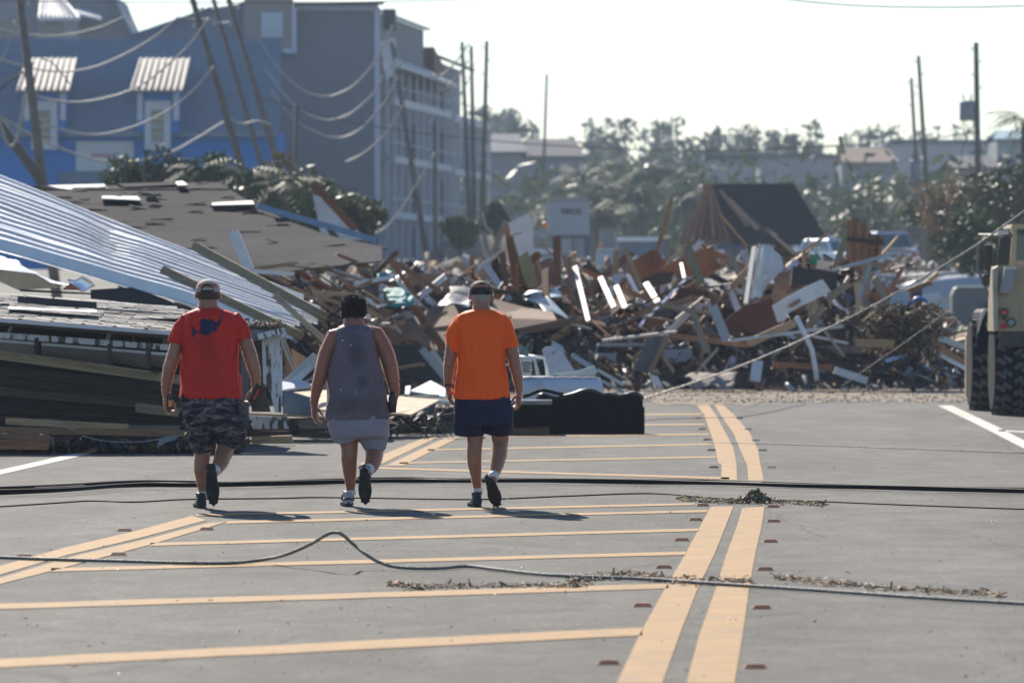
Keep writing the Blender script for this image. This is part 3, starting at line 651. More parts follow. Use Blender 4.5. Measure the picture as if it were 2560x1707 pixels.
# sailfish print laid on the back of the shirt
from mathutils.bvhtree import BVHTree
def print_on(me, polys, name, mat, parent, off=0.003, n=3):
    bmt = bmesh.new(); bmt.from_mesh(me); tree = BVHTree.FromBMesh(bmt); bmt.free()
    b2 = bmesh.new()
    for poly in polys:
        b2.faces.new([b2.verts.new((x, 0, z)) for x, z in poly])
    bmesh.ops.triangulate(b2, faces=b2.faces[:])
    for _ in range(n): bmesh.ops.subdivide_edges(b2, edges=[e for e in b2.edges if e.calc_length() > 0.008], cuts=1); bmesh.ops.triangulate(b2, faces=b2.faces[:])
    for v in b2.verts:
        h = tree.ray_cast(Vector((v.co.x, -1, v.co.z)), Vector((0, 1, 0)))
        if h[0] is not None: v.co.y = h[0].y-off
    m2 = bpy.data.meshes.new(name); b2.to_mesh(m2); b2.free()
    return link(name, m2, mat, parent, False)
qs = zoom(440, 750, 10.69)
def fx(X, Y): p = qs(X, Y); return ((p[0]-512)/sc, (1270-p[1])/sc)
navy_ink = M('navy_print', (0.012, 0.012, 0.07), 0.8, 0.5, 40, rnd=0, second=(0.10, 0.015, 0.03), second_at=(0.6, 0.7))
fish = [[(400,650),(470,700),(570,830),(690,835),(720,900),(700,905),(575,880),(545,900),(500,960),(460,1010),(480,940),(530,870),(500,800),(430,710)],
        [(690,835),(680,730),(665,600),(690,520),(760,485),(830,510),(870,560),(950,520),(1000,520),(1060,590),(1130,570),(1220,550),(1225,600),(1180,680),(1130,750),(1100,830),(1060,830),(1000,830),(950,900),(880,945),(790,940),(720,900)],
        [(1130,575),(1200,480),(1300,300),(1310,310),(1260,440),(1222,555)],
        [(950,520),(945,470),(975,500),(1000,520)]]
fish_o = print_on(me, [[fx(*p) for p in f] for f in fish], 'fish_print', navy_ink, shirt)
# shorts
pb = MB()
tor(pb, [(770, 186, 556, .150), (800, 184, 560, .158), (870, 187, 578, .165), (930, 200, 590, .160), (990, 212, 600, .15), (1040, 222, 596, .13)])
pb.tube([XZ(285, 930, 0), XZ(300, 1010, .015), XZ(313, 1080, .035), XZ(318, 1138, .045)], [(.118, .115), (.110, .11), (.088, .092), (.072, .082)], 20)
pb.tube([XZ(480, 930, .01), XZ(490, 1000, .03), XZ(480, 1062, .055), XZ(470, 1098, .06)], [(.128, .12), (.13, .12), (.112, .11), (.088, .10)], 20)
me = remesh(pb, 0.009, 3, 'shorts'); folds(me, 0.018, 8, 8, 21, diag=0.3); folds(me, .007, 20, 14, 5)
sh = link('shorts', me, camo, man, True)
# cap with a mesh back, worn forward
cap_mesh = M('cap_mesh', (0.42, 0.40, 0.38), 0.8, 0.15, 120, 0.4, rnd=0); cap_dark = M('cap_dark', (0.03, 0.026, 0.03), 0.8, 0.2, 40, 0.2, rnd=0)
cb_ = MB(); rings = []
for t, k in ((0, 1.0), (.25, 1.0), (.5, .94), (.72, .80), (.88, .56), (.97, .26), (1.0, .05)):
    rings.append(ering(head_c.x-.093*k, head_c.x+.093*k, head_c.z+.016+.104*t, .111*k, head_c.y, 28, 2.1))
cb_.loft(rings); me = cb_.mesh('cap'); cap = link('cap', me, cap_mesh, man, True)
vb = MB(); vb.loft([ering(head_c.x-.07, head_c.x+.07, head_c.z+.026+k*.006, .085, head_c.y+.115, 20, 2.5) for k in (0, 1)]); vb.build('visor', cap_dark, cap, True)
gb = MB(); pts = []
for k in range(15):
    a = math.pi*k/14; pts.append((math.cos(a)*.052, math.sin(a)*.062))
gb.add([(head_c.x+x, head_c.y-.1115*math.sqrt(max(0, 1-(x/.094)**2))*math.cos(z*4.5)-.004, head_c.z+.018+z*1.0) for x, z in pts], [tuple(range(15))]); 
gb.build('back_opening', cap_dark, cap)
MB().tube([(head_c.x-.05, head_c.y-.097, head_c.z+.026), (head_c.x, head_c.y-.115, head_c.z+.024), (head_c.x+.05, head_c.y-.097, head_c.z+.026)], (.009), 6).build('strap', cap_dark, cap, True)
shorthair = M('short_hair', (0.05, 0.033, 0.025), 0.8, 0.4, 40, 0.3, rnd=0)
hb = MB(); hb.loft([ering(head_c.x-.086*k, head_c.x+.086*k, head_c.z+z, .1065*k, head_c.y-.003, 24, 2.1) for z, k in ((.03, 1.0), (0, .985), (-.025, .955), (-.042, .90))]); hb.build('hair', shorthair, man, True)
Mx = Matrix.Translation(XZ(316, 1497, -.03)) @ Matrix.Rotation(math.radians(8), 4, 'Z'); Mx.translation.z = 0.004
shoe_mesh(black_shoe, sole_blk, man, Mx, 0.30)
Mx = Matrix.Translation(Vector((XZ(384, 0).x, -.345, 0.345))) @ Matrix.Rotation(math.radians(-4), 4, 'Y') @ Matrix.Rotation(math.radians(-76), 4, 'X')
shoe_mesh(black_shoe, sole_blk, man, Mx, 0.33)
MB().tube([XZ(320, 1385, .05), XZ(322, 1420, .052)], [.040, .041], 14).build('sock', sock_w, man, True)
MB().tube([XZ(412, 1238, -.225), XZ(398, 1262, -.262)], [.046, .044], 14).build('sock', sock_w, man, True)
# things he holds
def held(name, label, cat, loc, size, rot, mat, extra=None):
    t = thing(name, label, cat, loc); o = MB().box((0, 0, 0), size).build('case', mat, t)
    md = o.modifiers.new('b', 'BEVEL'); md.width = min(size)*0.3; md.segments = 3
    t.rotation_euler = rot
    if extra: extra(t)
    return t
ml = man.location
def ph(t):
    MB().box((0, -.0065, .0), (.018, .003, .085)).build('label_stripe', M('red_print', (.45, .04, .03), .5, .2, 10, rnd=0), t); MB().box((.02, -.0065, .052), (.02, .003, .02)).build('camera_lens', glass, t)
held('smartphone', 'black phone with a red stripe held by the man in red', 'phone', ml+XZ(662, 772, -.065), (.078, .012, .155), (0.1, math.radians(28), 0.25), dkplastic, ph)
def ph2(t): MB().box((0, -.019, -.01), (.03, .004, .05)).build('screen', M('amber_screen', (.75, .30, .02), .4, .1, 10, rnd=0), t)
held('handheld_radio', 'small black and amber radio in the hand of the man in red', 'radio', ml+XZ(112, 822, .0), (.045, .034, .115), (0, math.radians(-6), 0.2), dkplastic, ph2)

# ---------------------------------------------------------------- man in the tank top
qr = zoom(740, 720, 2.703)
man, sc = person('heavy man walking away in dark grey tank top and light grey shorts', 886, 1266)
c = conv(qr, 886, 1266, sc); U = 1/(2.703*sc)
bm_ = MB(); head_c = XZ(387, 158, 0.035); hw = 142*U
head_mesh(bm_, head_c, hw, 0.215)
bm_.tube([XZ(392, 260, -.01), XZ(390, 225, 0), XZ(388, 180, .012)], [(.088, .08), (.078, .075), (.073, .078)], 20)
tor(bm_, [(245, 325, 465, .07), (262, 285, 515, .10), (290, 275, 518, .118), (330, 268, 522, .132), (420, 264, 538, .145), (520, 248, 562, .155), (640, 230, 592, .175), (760, 225, 605, .182), (880, 238, 605, .165), (960, 262, 590, .12)])
bm_.tube([XZ(300, 308), XZ(262, 318), XZ(234, 385), XZ(203, 455), XZ(184, 530, -.005), XZ(166, 600, -.01), XZ(140, 680, 0), XZ(126, 750, .01), XZ(123, 785, .012)], [.045, .060, .063, .062, .058, .054, .045, .034, .032], 16)
bm_.tube([XZ(495, 292), XZ(538, 302), XZ(575, 370), XZ(612, 445), XZ(636, 525, -.005), XZ(650, 600, -.01), XZ(662, 660, -.02), XZ(667, 715, -.03), XZ(667, 740, -.032)], [.045, .060, .063, .062, .058, .053, .043, .034, .032], 16)
hand(bm_, XZ(123, 792, .012), (0.05, 0.05, -1), (-.35, -1, 0), (1, -.25, 0), [0.45, 0.4, 0.4, 0.35], 0.98)
hand(bm_, XZ(668, 744, -.034), (-.16, 0.05, -1), (.5, -1, -0.1), (-1, -.25, 0), [1.15, 1.15, 1.1, 1.05], 0.98)
bm_.tube([XZ(320, 880, 0), XZ(340, 960, .015), XZ(358, 1040, .03), XZ(360, 1090, .02), XZ(358, 1150, .01), XZ(362, 1230, .015), XZ(366, 1310, .03), XZ(368, 1370, .045), XZ(368, 1400, .05)], [.12, .105, .073, .066, .064, .056, .042, .034, .036], 18)
bm_.tube([XZ(510, 880, 0), XZ(525, 980, .04), XZ(532, 1075, .06), XZ(530, 1110, .03), XZ(525, 1150, -.05), XZ(515, 1190, -.14), XZ(500, 1218, -.21), XZ(486, 1236, -.255), XZ(480, 1245, -.27)], [.12, .11, .078, .070, .068, .058, .045, .037, .037], 18)
body = link('body', remesh(bm_, 0.0062, 5), skin2, man, True); eyes(man, head_c, hw, 0.215)
sb = MB()
tor(sb, [(248, 335, 455, .088), (256, 302, 492, .105), (268, 280, 515, .120), (285, 266, 526, .134), (330, 262, 528, .148), (400, 252, 548, .162), (470, 240, 562, .170), (540, 228, 578, .176), (600, 215, 590, .184), (680, 210, 606, .192), (780, 207, 620, .198), (860, 206, 627, .198), (884, 208, 626, .196)], e=2.5)
me = remesh(sb, 0.009, 3, 'tank_top'); folds(me, 0.016, 7, 3, 31, 0.8, 1.4, 0.4); folds(me, 0.012, 16, 5, 4, diag=.7)
tank = link('tank_top', me, tank_t, man, True); fuzz(tank, 14000, .006, rimlight_lint('grey_rimlight_lint', (.5,.48,.52)), 'rimlight_lint', tank, 3); fuzz(body, 32000, .010, rimlight_hair_mat, 'rimlight_hair', man, 4)
MB().tube([XZ(318, 262, 0), XZ(322, 268, -.075), XZ(350, 275, -.1), XZ(392, 278, -.108), XZ(435, 272, -.1), XZ(462, 262, -.075), XZ(466, 258, 0)], .007, 8).build('collar', tank_t, tank, True)
sweat = M('sweat_patch', (0.07, 0.065, 0.085), 0.8, 0.2, 10, rnd=0)
fleck = M('white_fleck', (0.62, 0.62, 0.62), 0.7, 0.1, 10, rnd=0)
for X, Y, w_, h_ in ((318, 352, 9, 12), (376, 382, 8, 10), (307, 683, 6, 16), (411, 685, 6, 8), (407, 710, 6, 8)):
    print_on(me, [[c(X-w_/2, Y-h_/2), c(X+w_/2, Y-h_/2), c(X+w_/2, Y+h_/2), c(X-w_/2, Y+h_/2)]], 'paint_fleck', fleck, tank, n=1)
pb = MB()
tor(pb, [(845, 216, 618, .178), (880, 218, 622, .184), (940, 226, 622, .18), (990, 238, 622, .16), (1010, 245, 620, .14)])
pb.tube([XZ(318, 900, 0), XZ(325, 960, .01), XZ(338, 1030, .025)], [(.125, .14), (.118, .13), (.095, .115)], 22)
pb.tube([XZ(515, 900, .01), XZ(520, 980, .03), XZ(532, 1050, .05), XZ(540, 1098, .055)], [(.135, .14), (.128, .13), (.105, .115), (.088, .105)], 22)
me = remesh(pb, 0.009, 3, 'shorts'); folds(me, 0.016, 9, 3, 44, diag=0.5); link('shorts', me, bsh, man, True)
curly = M('dark_curly_hair', (0.028, 0.018, 0.014), 0.6, 0.5, 60, 0.6, rnd=0)
hb = MB(); hb.loft([ering(head_c.x-.089*k, head_c.x+.089*k, head_c.z+z, .108*k, head_c.y-.010, 30, 2.15) for z, k in ((-.045, .86), (-.03, .95), (0, 1.0), (.04, 1.02), (.075, .95), (.10, .78), (.115, .5), (.122, .15))])
me = remesh(hb, 0.006, 2, 'hair'); folds(me, 0.022, 38, 38, 3); ho = link('hair', me, curly, man, True); fuzz(ho, 9000, .022, curly, 'loose_strands', ho, 8, .0016)
Mx = Matrix.Translation(XZ(356, 1475, -.03)) @ Matrix.Rotation(math.radians(6), 4, 'Z'); Mx.translation.z = 0.004
shoe_mesh(grey_shoe, sole_blk, man, Mx, 0.30, trim=navy_shoe)
a = XZ(476, 1220); Mx = Matrix.Translation(Vector((a.x-.01, -.35, a.z+.02))) @ Matrix.Rotation(math.radians(-2), 4, 'Y') @ Matrix.Rotation(math.radians(-78), 4, 'X')
shoe_mesh(grey_shoe, sole_blk, man, Mx, 0.30, trim=navy_shoe)
MB().tube([XZ(368, 1362, .046), XZ(368, 1395, .05)], [.040, .042], 14).build('sock', sock_w, man, True)
MB().tube([XZ(500, 1210, -.21), XZ(484, 1238, -.262)], [.046, .044], 14).build('sock', sock_w, man, True)
t = thing('drink_bottle', 'black bottle carried by the man in the grey tank top', 'bottle', man.location+XZ(652, 768, -.055))
MB().tube([(0, 0, -.085), (0, 0, -.08), (0, 0, .03), (0, 0, .055), (0, 0, .06)], [.026, .031, .031, .022, .020], 16).build('flask', dkplastic, t, True)
MB().tube([(0, 0, .058), (0, 0, .085)], [.021, .020], 14).build('lid', cap_dark, t, True)

# ---------------------------------------------------------------- man in the orange shirt
qr = zoom(1080, 680, 2.5286)
man, sc = person('man walking away in bright orange t-shirt, navy shorts and black cap', 1200, 1267.5)
c = conv(qr, 1200, 1267.5, sc); U = 1/(2.5286*sc)
bm_ = MB(); head_c = XZ(309, 148, 0.035); hw = 136*U
head_mesh(bm_, head_c, hw, 0.215)
bm_.tube([XZ(312, 255, -.01), XZ(311, 222, 0), XZ(310, 180, .012)], [(.078, .07), (.066, .064), (.064, .07)], 20)
tor(bm_, [(245, 262, 362, .06), (268, 195, 425, .095), (300, 170, 450, .11), (420, 170, 448, .12), (620, 168, 455, .125), (790, 165, 480, .13), (900, 180, 490, .12), (950, 210, 470, .09)])
bm_.tube([XZ(215, 315), XZ(182, 320), XZ(152, 375), XZ(128, 450), XZ(118, 530, -.01), XZ(110, 590, -.01), XZ(105, 650, 0), XZ(102, 705, .01), XZ(103, 730, .012)], [.04, .05, .05, .048, .048, .046, .040, .032, .029], 16)
bm_.tube([XZ(405, 305), XZ(440, 312), XZ(470, 370), XZ(495, 450), XZ(513, 530, -.01), XZ(528, 600, -.01), XZ(543, 670, -.01), XZ(551, 735, -.01), XZ(551, 755, -.01)], [.04, .05, .05, .048, .048, .046, .040, .031, .029], 16)
hand(bm_, XZ(105, 735, .012), (0.12, 0.08, -1), (-.3, -1, 0), (1, -.3, 0), [0.55, 0.5, 0.5, 0.45], 0.95)
hand(bm_, XZ(551, 760, -.01), (-.06, 0.04, -1), (.35, -1, 0), (-1, -.25, 0), [0.75, 0.65, 0.45, 0.35], 0.95)
bm_.tube([XZ(255, 880, 0), XZ(262, 960, .01), XZ(272, 1030, .03), XZ(270, 1090, .02), XZ(266, 1150, .0), XZ(268, 1210, .005), XZ(278, 1290, .025), XZ(287, 1370, .045), XZ(290, 1400, .05)], [.11, .10, .068, .060, .059, .056, .042, .032, .033], 18)
bm_.tube([XZ(410, 880, 0), XZ(425, 960, .03), XZ(430, 1030, .05), XZ(430, 1085, .04), XZ(425, 1150, -.03), XZ(412, 1210, -.10), XZ(396, 1265, -.165), XZ(384, 1300, -.21), XZ(380, 1312, -.225)], [.11, .10, .072, .062, .060, .053, .040, .034, .034], 18)
body = link('body', remesh(bm_, 0.0062, 5), skin, man, True); eyes(man, head_c, hw, 0.215)
sb = MB()
tor(sb, [(234, 262, 360, .068), (240, 240, 385, .080), (250, 205, 415, .098), (268, 168, 445, .115), (295, 150, 462, .128), (345, 148, 466, .136), (420, 155, 463, .140), (520, 158, 462, .142), (620, 154, 468, .146), (700, 151, 482, .150), (790, 149, 494, .154), (804, 152, 492, .152)])
sb.tube([XZ(225, 308), XZ(185, 308), XZ(154, 355), XZ(132, 430), XZ(124, 508)], [.045, .058, .061, .056, .053], 18)
sb.tube([XZ(395, 300), XZ(433, 302), XZ(464, 345), XZ(490, 415), XZ(501, 478)], [.045, .058, .061, .058, .055], 18)
me = remesh(sb, 0.009, 3, 'shirt'); folds(me, 0.018, 7, 3.5, 53, 0.9, 1.45, 0.9); folds(me, 0.014, 16, 6, 61, diag=1.1)
shirt = link('shirt', me, org_t, man, True); fuzz(shirt, 16000, .006, rimlight_lint('orange_rimlight_lint', (1,.22,.03)), 'rimlight_lint', shirt, 5); fuzz(body, 30000, .010, rimlight_hair_mat, 'rimlight_hair', man, 6)
MB().tube([XZ(262, 236, .03), XZ(270, 240, -.045), XZ(290, 243, -.068), XZ(311, 244, -.074), XZ(333, 243, -.068), XZ(353, 239, -.045), XZ(360, 234, .03)], .008, 8).build('collar', org_t, shirt, True)
pb = MB()
tor(pb, [(780, 150, 490, .145), (830, 146, 502, .150), (900, 144, 513, .150), (970, 146, 518, .14)])
pb.tube([XZ(240, 880, 0), XZ(238, 960, .01), XZ(238, 1020, .03)], [(.115, .13), (.122, .125), (.122, .115)], 22)
pb.tube([XZ(425, 880, .01), XZ(428, 960, .03), XZ(430, 1012, .05)], [(.112, .13), (.118, .125), (.122, .115)], 22)
me = remesh(pb, 0.009, 3, 'shorts'); folds(me, 0.022, 10, 2.2, 71); link('shorts', me, navy, man, True)
cap_b = M('black_cap', (0.016, 0.015, 0.02), 0.75, 0.25, 60, 0.2, rnd=0)
cb_ = MB(); rings = []
for t, k in ((0, 1.0), (.25, 1.0), (.5, .95), (.72, .82), (.88, .58), (.97, .28), (1.0, .05)):
    rings.append(ering(head_c.x-.090*k, head_c.x+.090*k, head_c.z+.008+.110*t, .107*k, head_c.y, 28, 2.1))
cb_.loft(rings); cap = link('cap', cb_.mesh('cap'), cap_b, man, True)
vb = MB(); vb.loft([ering(head_c.x-.07, head_c.x+.07, head_c.z+.010+k*.006, .085, head_c.y+.115, 20, 2.5) for k in (0, 1)]); vb.build('visor', cap_b, cap, True)
gb = MB(); pts = [(math.cos(math.pi*k/14)*.028, math.sin(math.pi*k/14)*.020) for k in range(15)]
gb.add([(head_c.x+x, head_c.y-.1078*math.sqrt(max(0, 1-(x/.092)**2))-.003, head_c.z+.014+z) for x, z in pts], [tuple(range(15))]); gb.build('back_opening', M('grey_stubble', (.06, .05, .05), .8, .3, 30, rnd=0), cap)
greyhair = M('grey_hair', (0.30, 0.255, 0.235), 0.7, 0.3, 50, 0.4, rnd=0)
hb = MB(); hb.loft([ering(head_c.x-.083*k, head_c.x+.083*k, head_c.z+z, .1005*k, head_c.y-.003, 24, 2.1) for z, k in ((.02, 1.0), (-.01, .985), (-.035, .95), (-.055, .88))]); hb.build('hair', greyhair, man, True)
gl = MB()
for s in (-1, 1): gl.tube([(head_c.x+s*.088, head_c.y-.01, head_c.z-.012), (head_c.x+s*.088, head_c.y+.09, head_c.z-.004)], .004, 6)
gl.tube([(head_c.x-.088, head_c.y+.09, head_c.z-.004), (head_c.x, head_c.y+.105, head_c.z-.006), (head_c.x+.088, head_c.y+.09, head_c.z-.004)], .004, 6)
gl.build('glasses', dkplastic, man, True)
MB().tube([XZ(104, 706, .01), XZ(104, 718, .011)], [.036, .036], 16).build('wristband', dkplastic, man, True)
Mx = Matrix.Translation(XZ(290, 1485, -.03)) @ Matrix.Rotation(math.radians(10), 4, 'Z'); Mx.translation.z = 0.004
shoe_mesh(navy_shoe, sole_blk, man, Mx, 0.29)
a = XZ(368, 1305); Mx = Matrix.Translation(Vector((a.x, -.26, a.z-.01))) @ Matrix.Rotation(math.radians(-16), 4, 'Y') @ Matrix.Rotation(math.radians(-50), 4, 'X')
shoe_mesh(navy_shoe, sole_blk, man, Mx, 0.29)
MB().tube([XZ(287, 1362, .044), XZ(290, 1402, .05)], [.037, .038], 14).build('sock', sock_w, man, True)
MB().tube([XZ(394, 1270, -.17), XZ(384, 1302, -.212)], [.041, .040], 14).build('sock', sock_w, man, True)
# ================================================================== collapsed houses beside the road
hs = thing('collapsed_house', 'collapsed low house with grey shingle roof beside the road', 'house', P(200, 1128, 61))
H0 = hs.location
def hp(X, Y, d): return P(*qg(X, Y), d)-H0
# roof deck, then every shingle on it
A, B = hp(-500, 228, 61), hp(1210, 358, 61); C_, D_ = hp(1430, 205, 64.6), hp(-500, 60, 64.6)
up = Vector((0, 0, 1))
MB().prism([A-up*.02, B-up*.02, C_-up*.02, D_-up*.02], (0, 0, -.05)).build('roof_deck', wd_dark, hs)
sm = MB(); sm.box((0, 0, 0), (0.295, 0.30, 0.007)); shm = [sm.mesh('shingle') for _ in range(1)][0]; shm.materials.append(shing)
nrm = (B-A).cross(D_-A).normalized(); nrm = nrm if nrm.z > 0 else -nrm
rows, cols = 20, 22; ux = (B-A).normalized(); uy = nrm.cross(ux)
Rm = Matrix((ux, uy, nrm)).transposed()
for j in range(rows):
    v = (j+0.5)/rows; a, b = A.lerp(D_, v), B.lerp(C_, v); n = int((b-a).length/0.31)
    for i in range(n):
        u = (i+0.5+(0.5 if j % 2 else 0))/n
        if u > 1 or len([1 for _ in ()]) : continue
        p = a.lerp(b, u)+nrm*(0.006+0.004*random.random())
        px = (p+H0).x/((p+H0).y)*FPX+CX
        if px < -40 or random.random() < 0.02: continue
        o = link('shingle', shm, None, hs); m = (Rm @ Matrix.Rotation(random.gauss(0, 0.012), 3, 'Z') @ Matrix.Rotation(-0.035+random.gauss(0, .012), 3, 'X') @ Matrix.Rotation(random.gauss(0, .012), 3, 'Y')).to_4x4(); m.translation = p; o.matrix_local = m
def hsheet(name, pts, d, mat, t=0.03, label=None): return sheet(name, qg, pts, d, mat, label, parent=hs, t=t)
hsheet('torn_felt', [(620,66),(760,58),(900,50),(1010,85),(1130,130),(1245,182),(1000,168),(620,128)], 63.6, blk, .015)
hsheet('torn_felt', [(120,112),(400,128),(660,152),(662,196),(380,180),(120,155)], 62.4, blk, .015)
hsheet('torn_felt', [(1212,168),(1330,196),(1330,215),(1212,190)], 63.0, blk, .015)
hsheet('torn_felt', [(0,165),(60,160),(65,175),(0,178)], 62.0, blk, .015)
hsheet('sunlit_shingle_strip', [(60,180,.3),(660,203,.3),(662,222,-.2),(50,196,-.2)], 62.0, M('sunlit_strip_tone', (.40,.40,.38),.7,.2,8), .01)  # pale tone stands for sunlight on the strip under the flap
hsheet('torn_felt', [(130,62),(300,70),(620,88),(620,100),(260,84),(140,78)], 64.4, blk, .015)
def hb_(name, a, b, wpx, d, mat, t=0.05, dd=0.0, face=None, rag=.01):
    return beam(name, P(*qg(*a), d), P(*qg(*b), d+dd), wpx/2.7349/(FPX/d), t, mat, parent=hs, face=face, rag=rag)
hb_('fascia_board', (-300, 252), (1205, 366), 26, 60.9, wht, .03)
hb_('soffit_rail', (-300, 355), (1180, 462), 40, 61.2, wht_peel, .05)
for a, b, w_ in (((90,292),(60,355),18), ((140,298),(130,350),30), ((845,360),(860,420),22), ((905,362),(912,425),16), ((750,350),(735,410),30), ((1010,370),(1045,425),26), ((1130,375),(1140,440),44), ((420,325),(400,372),20), ((1100,395),(1150,400),14)):
    hb_('broken_stud', a, b, w_, 61.8+random.random(), random.choice([wd_brown, wd_grey, wd_tan, wht]), .04, face=(0.3, -1, 0))
for X0, X1 in ((-60, 232), (282, 742), (756, 1000), (1030, 1200)):
    y = lambda X: 372+(X)*0.082
    hsheet('soffit_panel', [(X0, y(X0)+50, .1), (X1, y(X1)+50, .1), (X1, y(X1)+150, .8), (X0, y(X0)+125, .8)], 61.2, M('soffit_paint', (.78,.82,.86), .6, .12, 3, rnd=.05), .03)
for X in (250, 748, 1010):
    hb_('bracket', (X, 372+X*.082), (X+6, 520+X*.082), 26, 61.0, wd_dark, .06)
hb_('sill_beam', (-300, 470), (1240, 682), 62, 60.7, wd_olive, .08, rag=.03)
for i in range(14):
    X = 20+i*88+random.uniform(-20, 20); Y = 470+(X+300)*0.1377-26
    hb_('torn_batten', (X-30, Y-3), (X+34, Y+8), 16, 60.6, random.choice([wd_tan, wd_brown, wd_olive]), .05, rag=.03)
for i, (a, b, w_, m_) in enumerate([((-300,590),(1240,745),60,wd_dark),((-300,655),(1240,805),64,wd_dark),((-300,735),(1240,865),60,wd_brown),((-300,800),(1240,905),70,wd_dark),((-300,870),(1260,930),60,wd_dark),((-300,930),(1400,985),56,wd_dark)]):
    hb_('wall_board', a, b, w_, 61.0+0.06*i, M('near_black_board', (.028,.022,.018), .8, .6, 5, .4, grain=True, rnd=.35) if i != 2 else wd_dark, .04)  # very dark brown boards; the filler core shares their tone
MB().box(P(*qg(400, 640), 63.3)-H0, (4.15, 2.0, 1.24)).build('shade_core', MATS['near_black_board'], hs)  # dark filler box put in for the shade under the fallen roof
# peeling corner post
hsheet('corner_board', [(1790,402),(1925,368),(1930,640),(1922,905),(1880,905),(1850,770),(1800,700)], 61.4, wht_peel, .08, 'white corner board with badly peeling paint')
hb_('cornice', (1765, 388), (1945, 345), 40, 61.2, wht_peel, .16)
hsheet('interior_shade', [(1700,400),(1790,400),(1800,700),(1850,900),(1720,900)], 61.7, wd_dark, .05)  # dark sheet stands for the shaded interior beside the corner board
hsheet('porch_roof', [(1380,225,1),(1800,300,1),(1935,335,0),(1760,385,0),(1180,362,0)], 61.2, shing, .05)
hb_('porch_board', (1690, 290), (1900, 330), 24, 61.9, wht_peel, .05)
pts = []
for i in range(700):
    X = random.uniform(1690, 1935); pts.append(tuple(P(*qg(X, 330-random.random()*26+abs(X-1830)*0.03), 61.2+random.random()*.5)))
scatter_bits('twig_litter', pts, (.006, .03), [wd_dark, wd_brown, straw, shing], 'tangle of twigs and grit on the broken porch corner', elong=6)
# lumber lying under the house
def lum(a, b, w_, d, m_, label, t=.09, name='timber', dd=0): return pbeam(name, qg, a, b, w_, d, m_, label, 'timber', t=t, dd=dd, rag=.015)
lum((40,962), (880,1008), 46, 60.2, wd_tan, 'pale tan timber with knots, upper one lying under the collapsed house')
lum((-200,1020), (1260,1048), 44, 60.0, M('amber_timber', (.26,.15,.07), .75, .4, 5, .3, grain=True), 'long amber brown timber below the pale knotted one')
lum((-100,1062), (345,1075), 34, 59.9, wd_brown, 'short brown timber end over the thick block')
lum((-100,1122), (338,1124), 66, 59.8, wd_rust, 'thick reddish timber block resting on the asphalt by the house', t=.2)
lum((1725,1096), (2000,1085), 50, 63.2, wd_tan, 'clean sawn tan block lying on the asphalt by the deck frame', t=.12)
lum((380,1060), (1230,1075), 26, 60.3, wd_dark, 'very dark thin timber lying lowest under the house')
lum((420,1000), (1230,1010), 30, 60.6, wd_grey, 'grey thin timber half hidden behind the pale knotted one')
lum((930,870), (1225,905), 60, 60.4, wd_olive, 'short olive timber jammed under the dark wall boards')
pts = [tuple(P(*qg(random.uniform(-20, 1650), 1135+random.gauss(0, 18)), 60.2+random.uniform(-.3, 1.8))) for _ in range(900)]
pts = [(x, y, max(.02, z)) for x, y, z in pts]
scatter_bits('splintered_litter', pts, (.02, .11), [wd_dark, blk, wd_brown, wd_dark, wd_grey, blk], 'dark splinters and scraps packed along the foot of the house', elong=4)
cable('thin_wire', [P(*qg(*p), 59.8) for p in [(300,950),(390,970),(460,1005),(520,1028)]], .006, wirem, 'short pale wire curling over the knotted timber', sub=6)
cable('thin_wire', [P(*qg(*p), 59.8) for p in [(560,1065),(700,1098),(860,1108),(1010,1100),(1140,1075)]], .006, wirem, 'drooping pale wire along the foot of the house', sub=6)
grid_sheet('rag', [P(*qg(*p), 59.7) for p in [(1085,1085),(1215,1048),(1190,1085),(1080,1145)]], M('grey_rag', (.22,.26,.28), .9, .3, 10), (8, 8), .05, 6, .005, label='torn grey rag hanging off the drooping wire', cat='rag')
# deck frame lying right of the house
dk = thing('deck_frame', 'flattened white deck frame lying on the asphalt beside the house', 'deck', P(*qg(1970, 1075), 64.5))
for a, b, w_, m_ in [((1690,940),(1965,948),26,wht_peel),((1720,985),(1975,985),62,wht_peel),((2035,985),(2240,985),60,wd_grey),((1690,915),(2250,938),16,wd_tan),((1760,1040),(2260,1050),26,wd_dark),((1985,965),(2030,1035),60,blk)]:
    beam('frame_board', P(*qg(*a), 64.5), P(*qg(*b), 64.5), w_/2.7349/(FPX/64.5), .06, m_, parent=dk)
MB().box(P(*qg(1980, 1000), 65.4)-dk.location, (2.2, 1.0, .22)).build('deck_boards', wd_dark, dk)
# sheets and boards between the house and the men
Lh = 64.8
sheet('white_board', qg, [(1925,690),(2140,495),(2175,520),(2150,600),(2000,740),(1930,745)], 66.5, wht, 'broad white board leaning beside the peeling corner post', 'board')
pbeam('white_board', qg, (1940,745), (2185,545), 40, 66.3, wht, 'narrow white board leaning in front of the broad one', dd=.3)
sheet('white_sheet', qg, [(1925,690,.4),(2050,680,.5),(2150,715,.5),(1935,750,0)], 65.9, wht, 'white sheet lying flat below the leaning white boards', 'sheet')
grid_sheet('tarp_sheet', [P(*qg(*p), Lh) for p in [(1930,755),(2125,800),(2195,925),(1940,918)]], M('blue_grey_tarp', (.12,.18,.24), .5, .25, 4, rnd=0), (10, 10), .04, 4, .01, label='sagging blue-grey tarp at the foot of the peeling corner post', cat='tarp')
sheet('plywood_sheet', qm, [(60,1000,1.0),(600,960,1.6),(1880,1070,1.6),(1560,1235,0),(1320,1215,-.3),(560,1180,0)], 66.5, ply_tan, 'bent pale plywood sheet lying behind the man in the tank top', 'plywood', t=.02)
sheet('brown_plywood', qg, [(1940,450),(2020,540),(2030,620),(1950,640)], 67.4, ply, 'brown panel wedged behind the peeling corner post', 'panel')
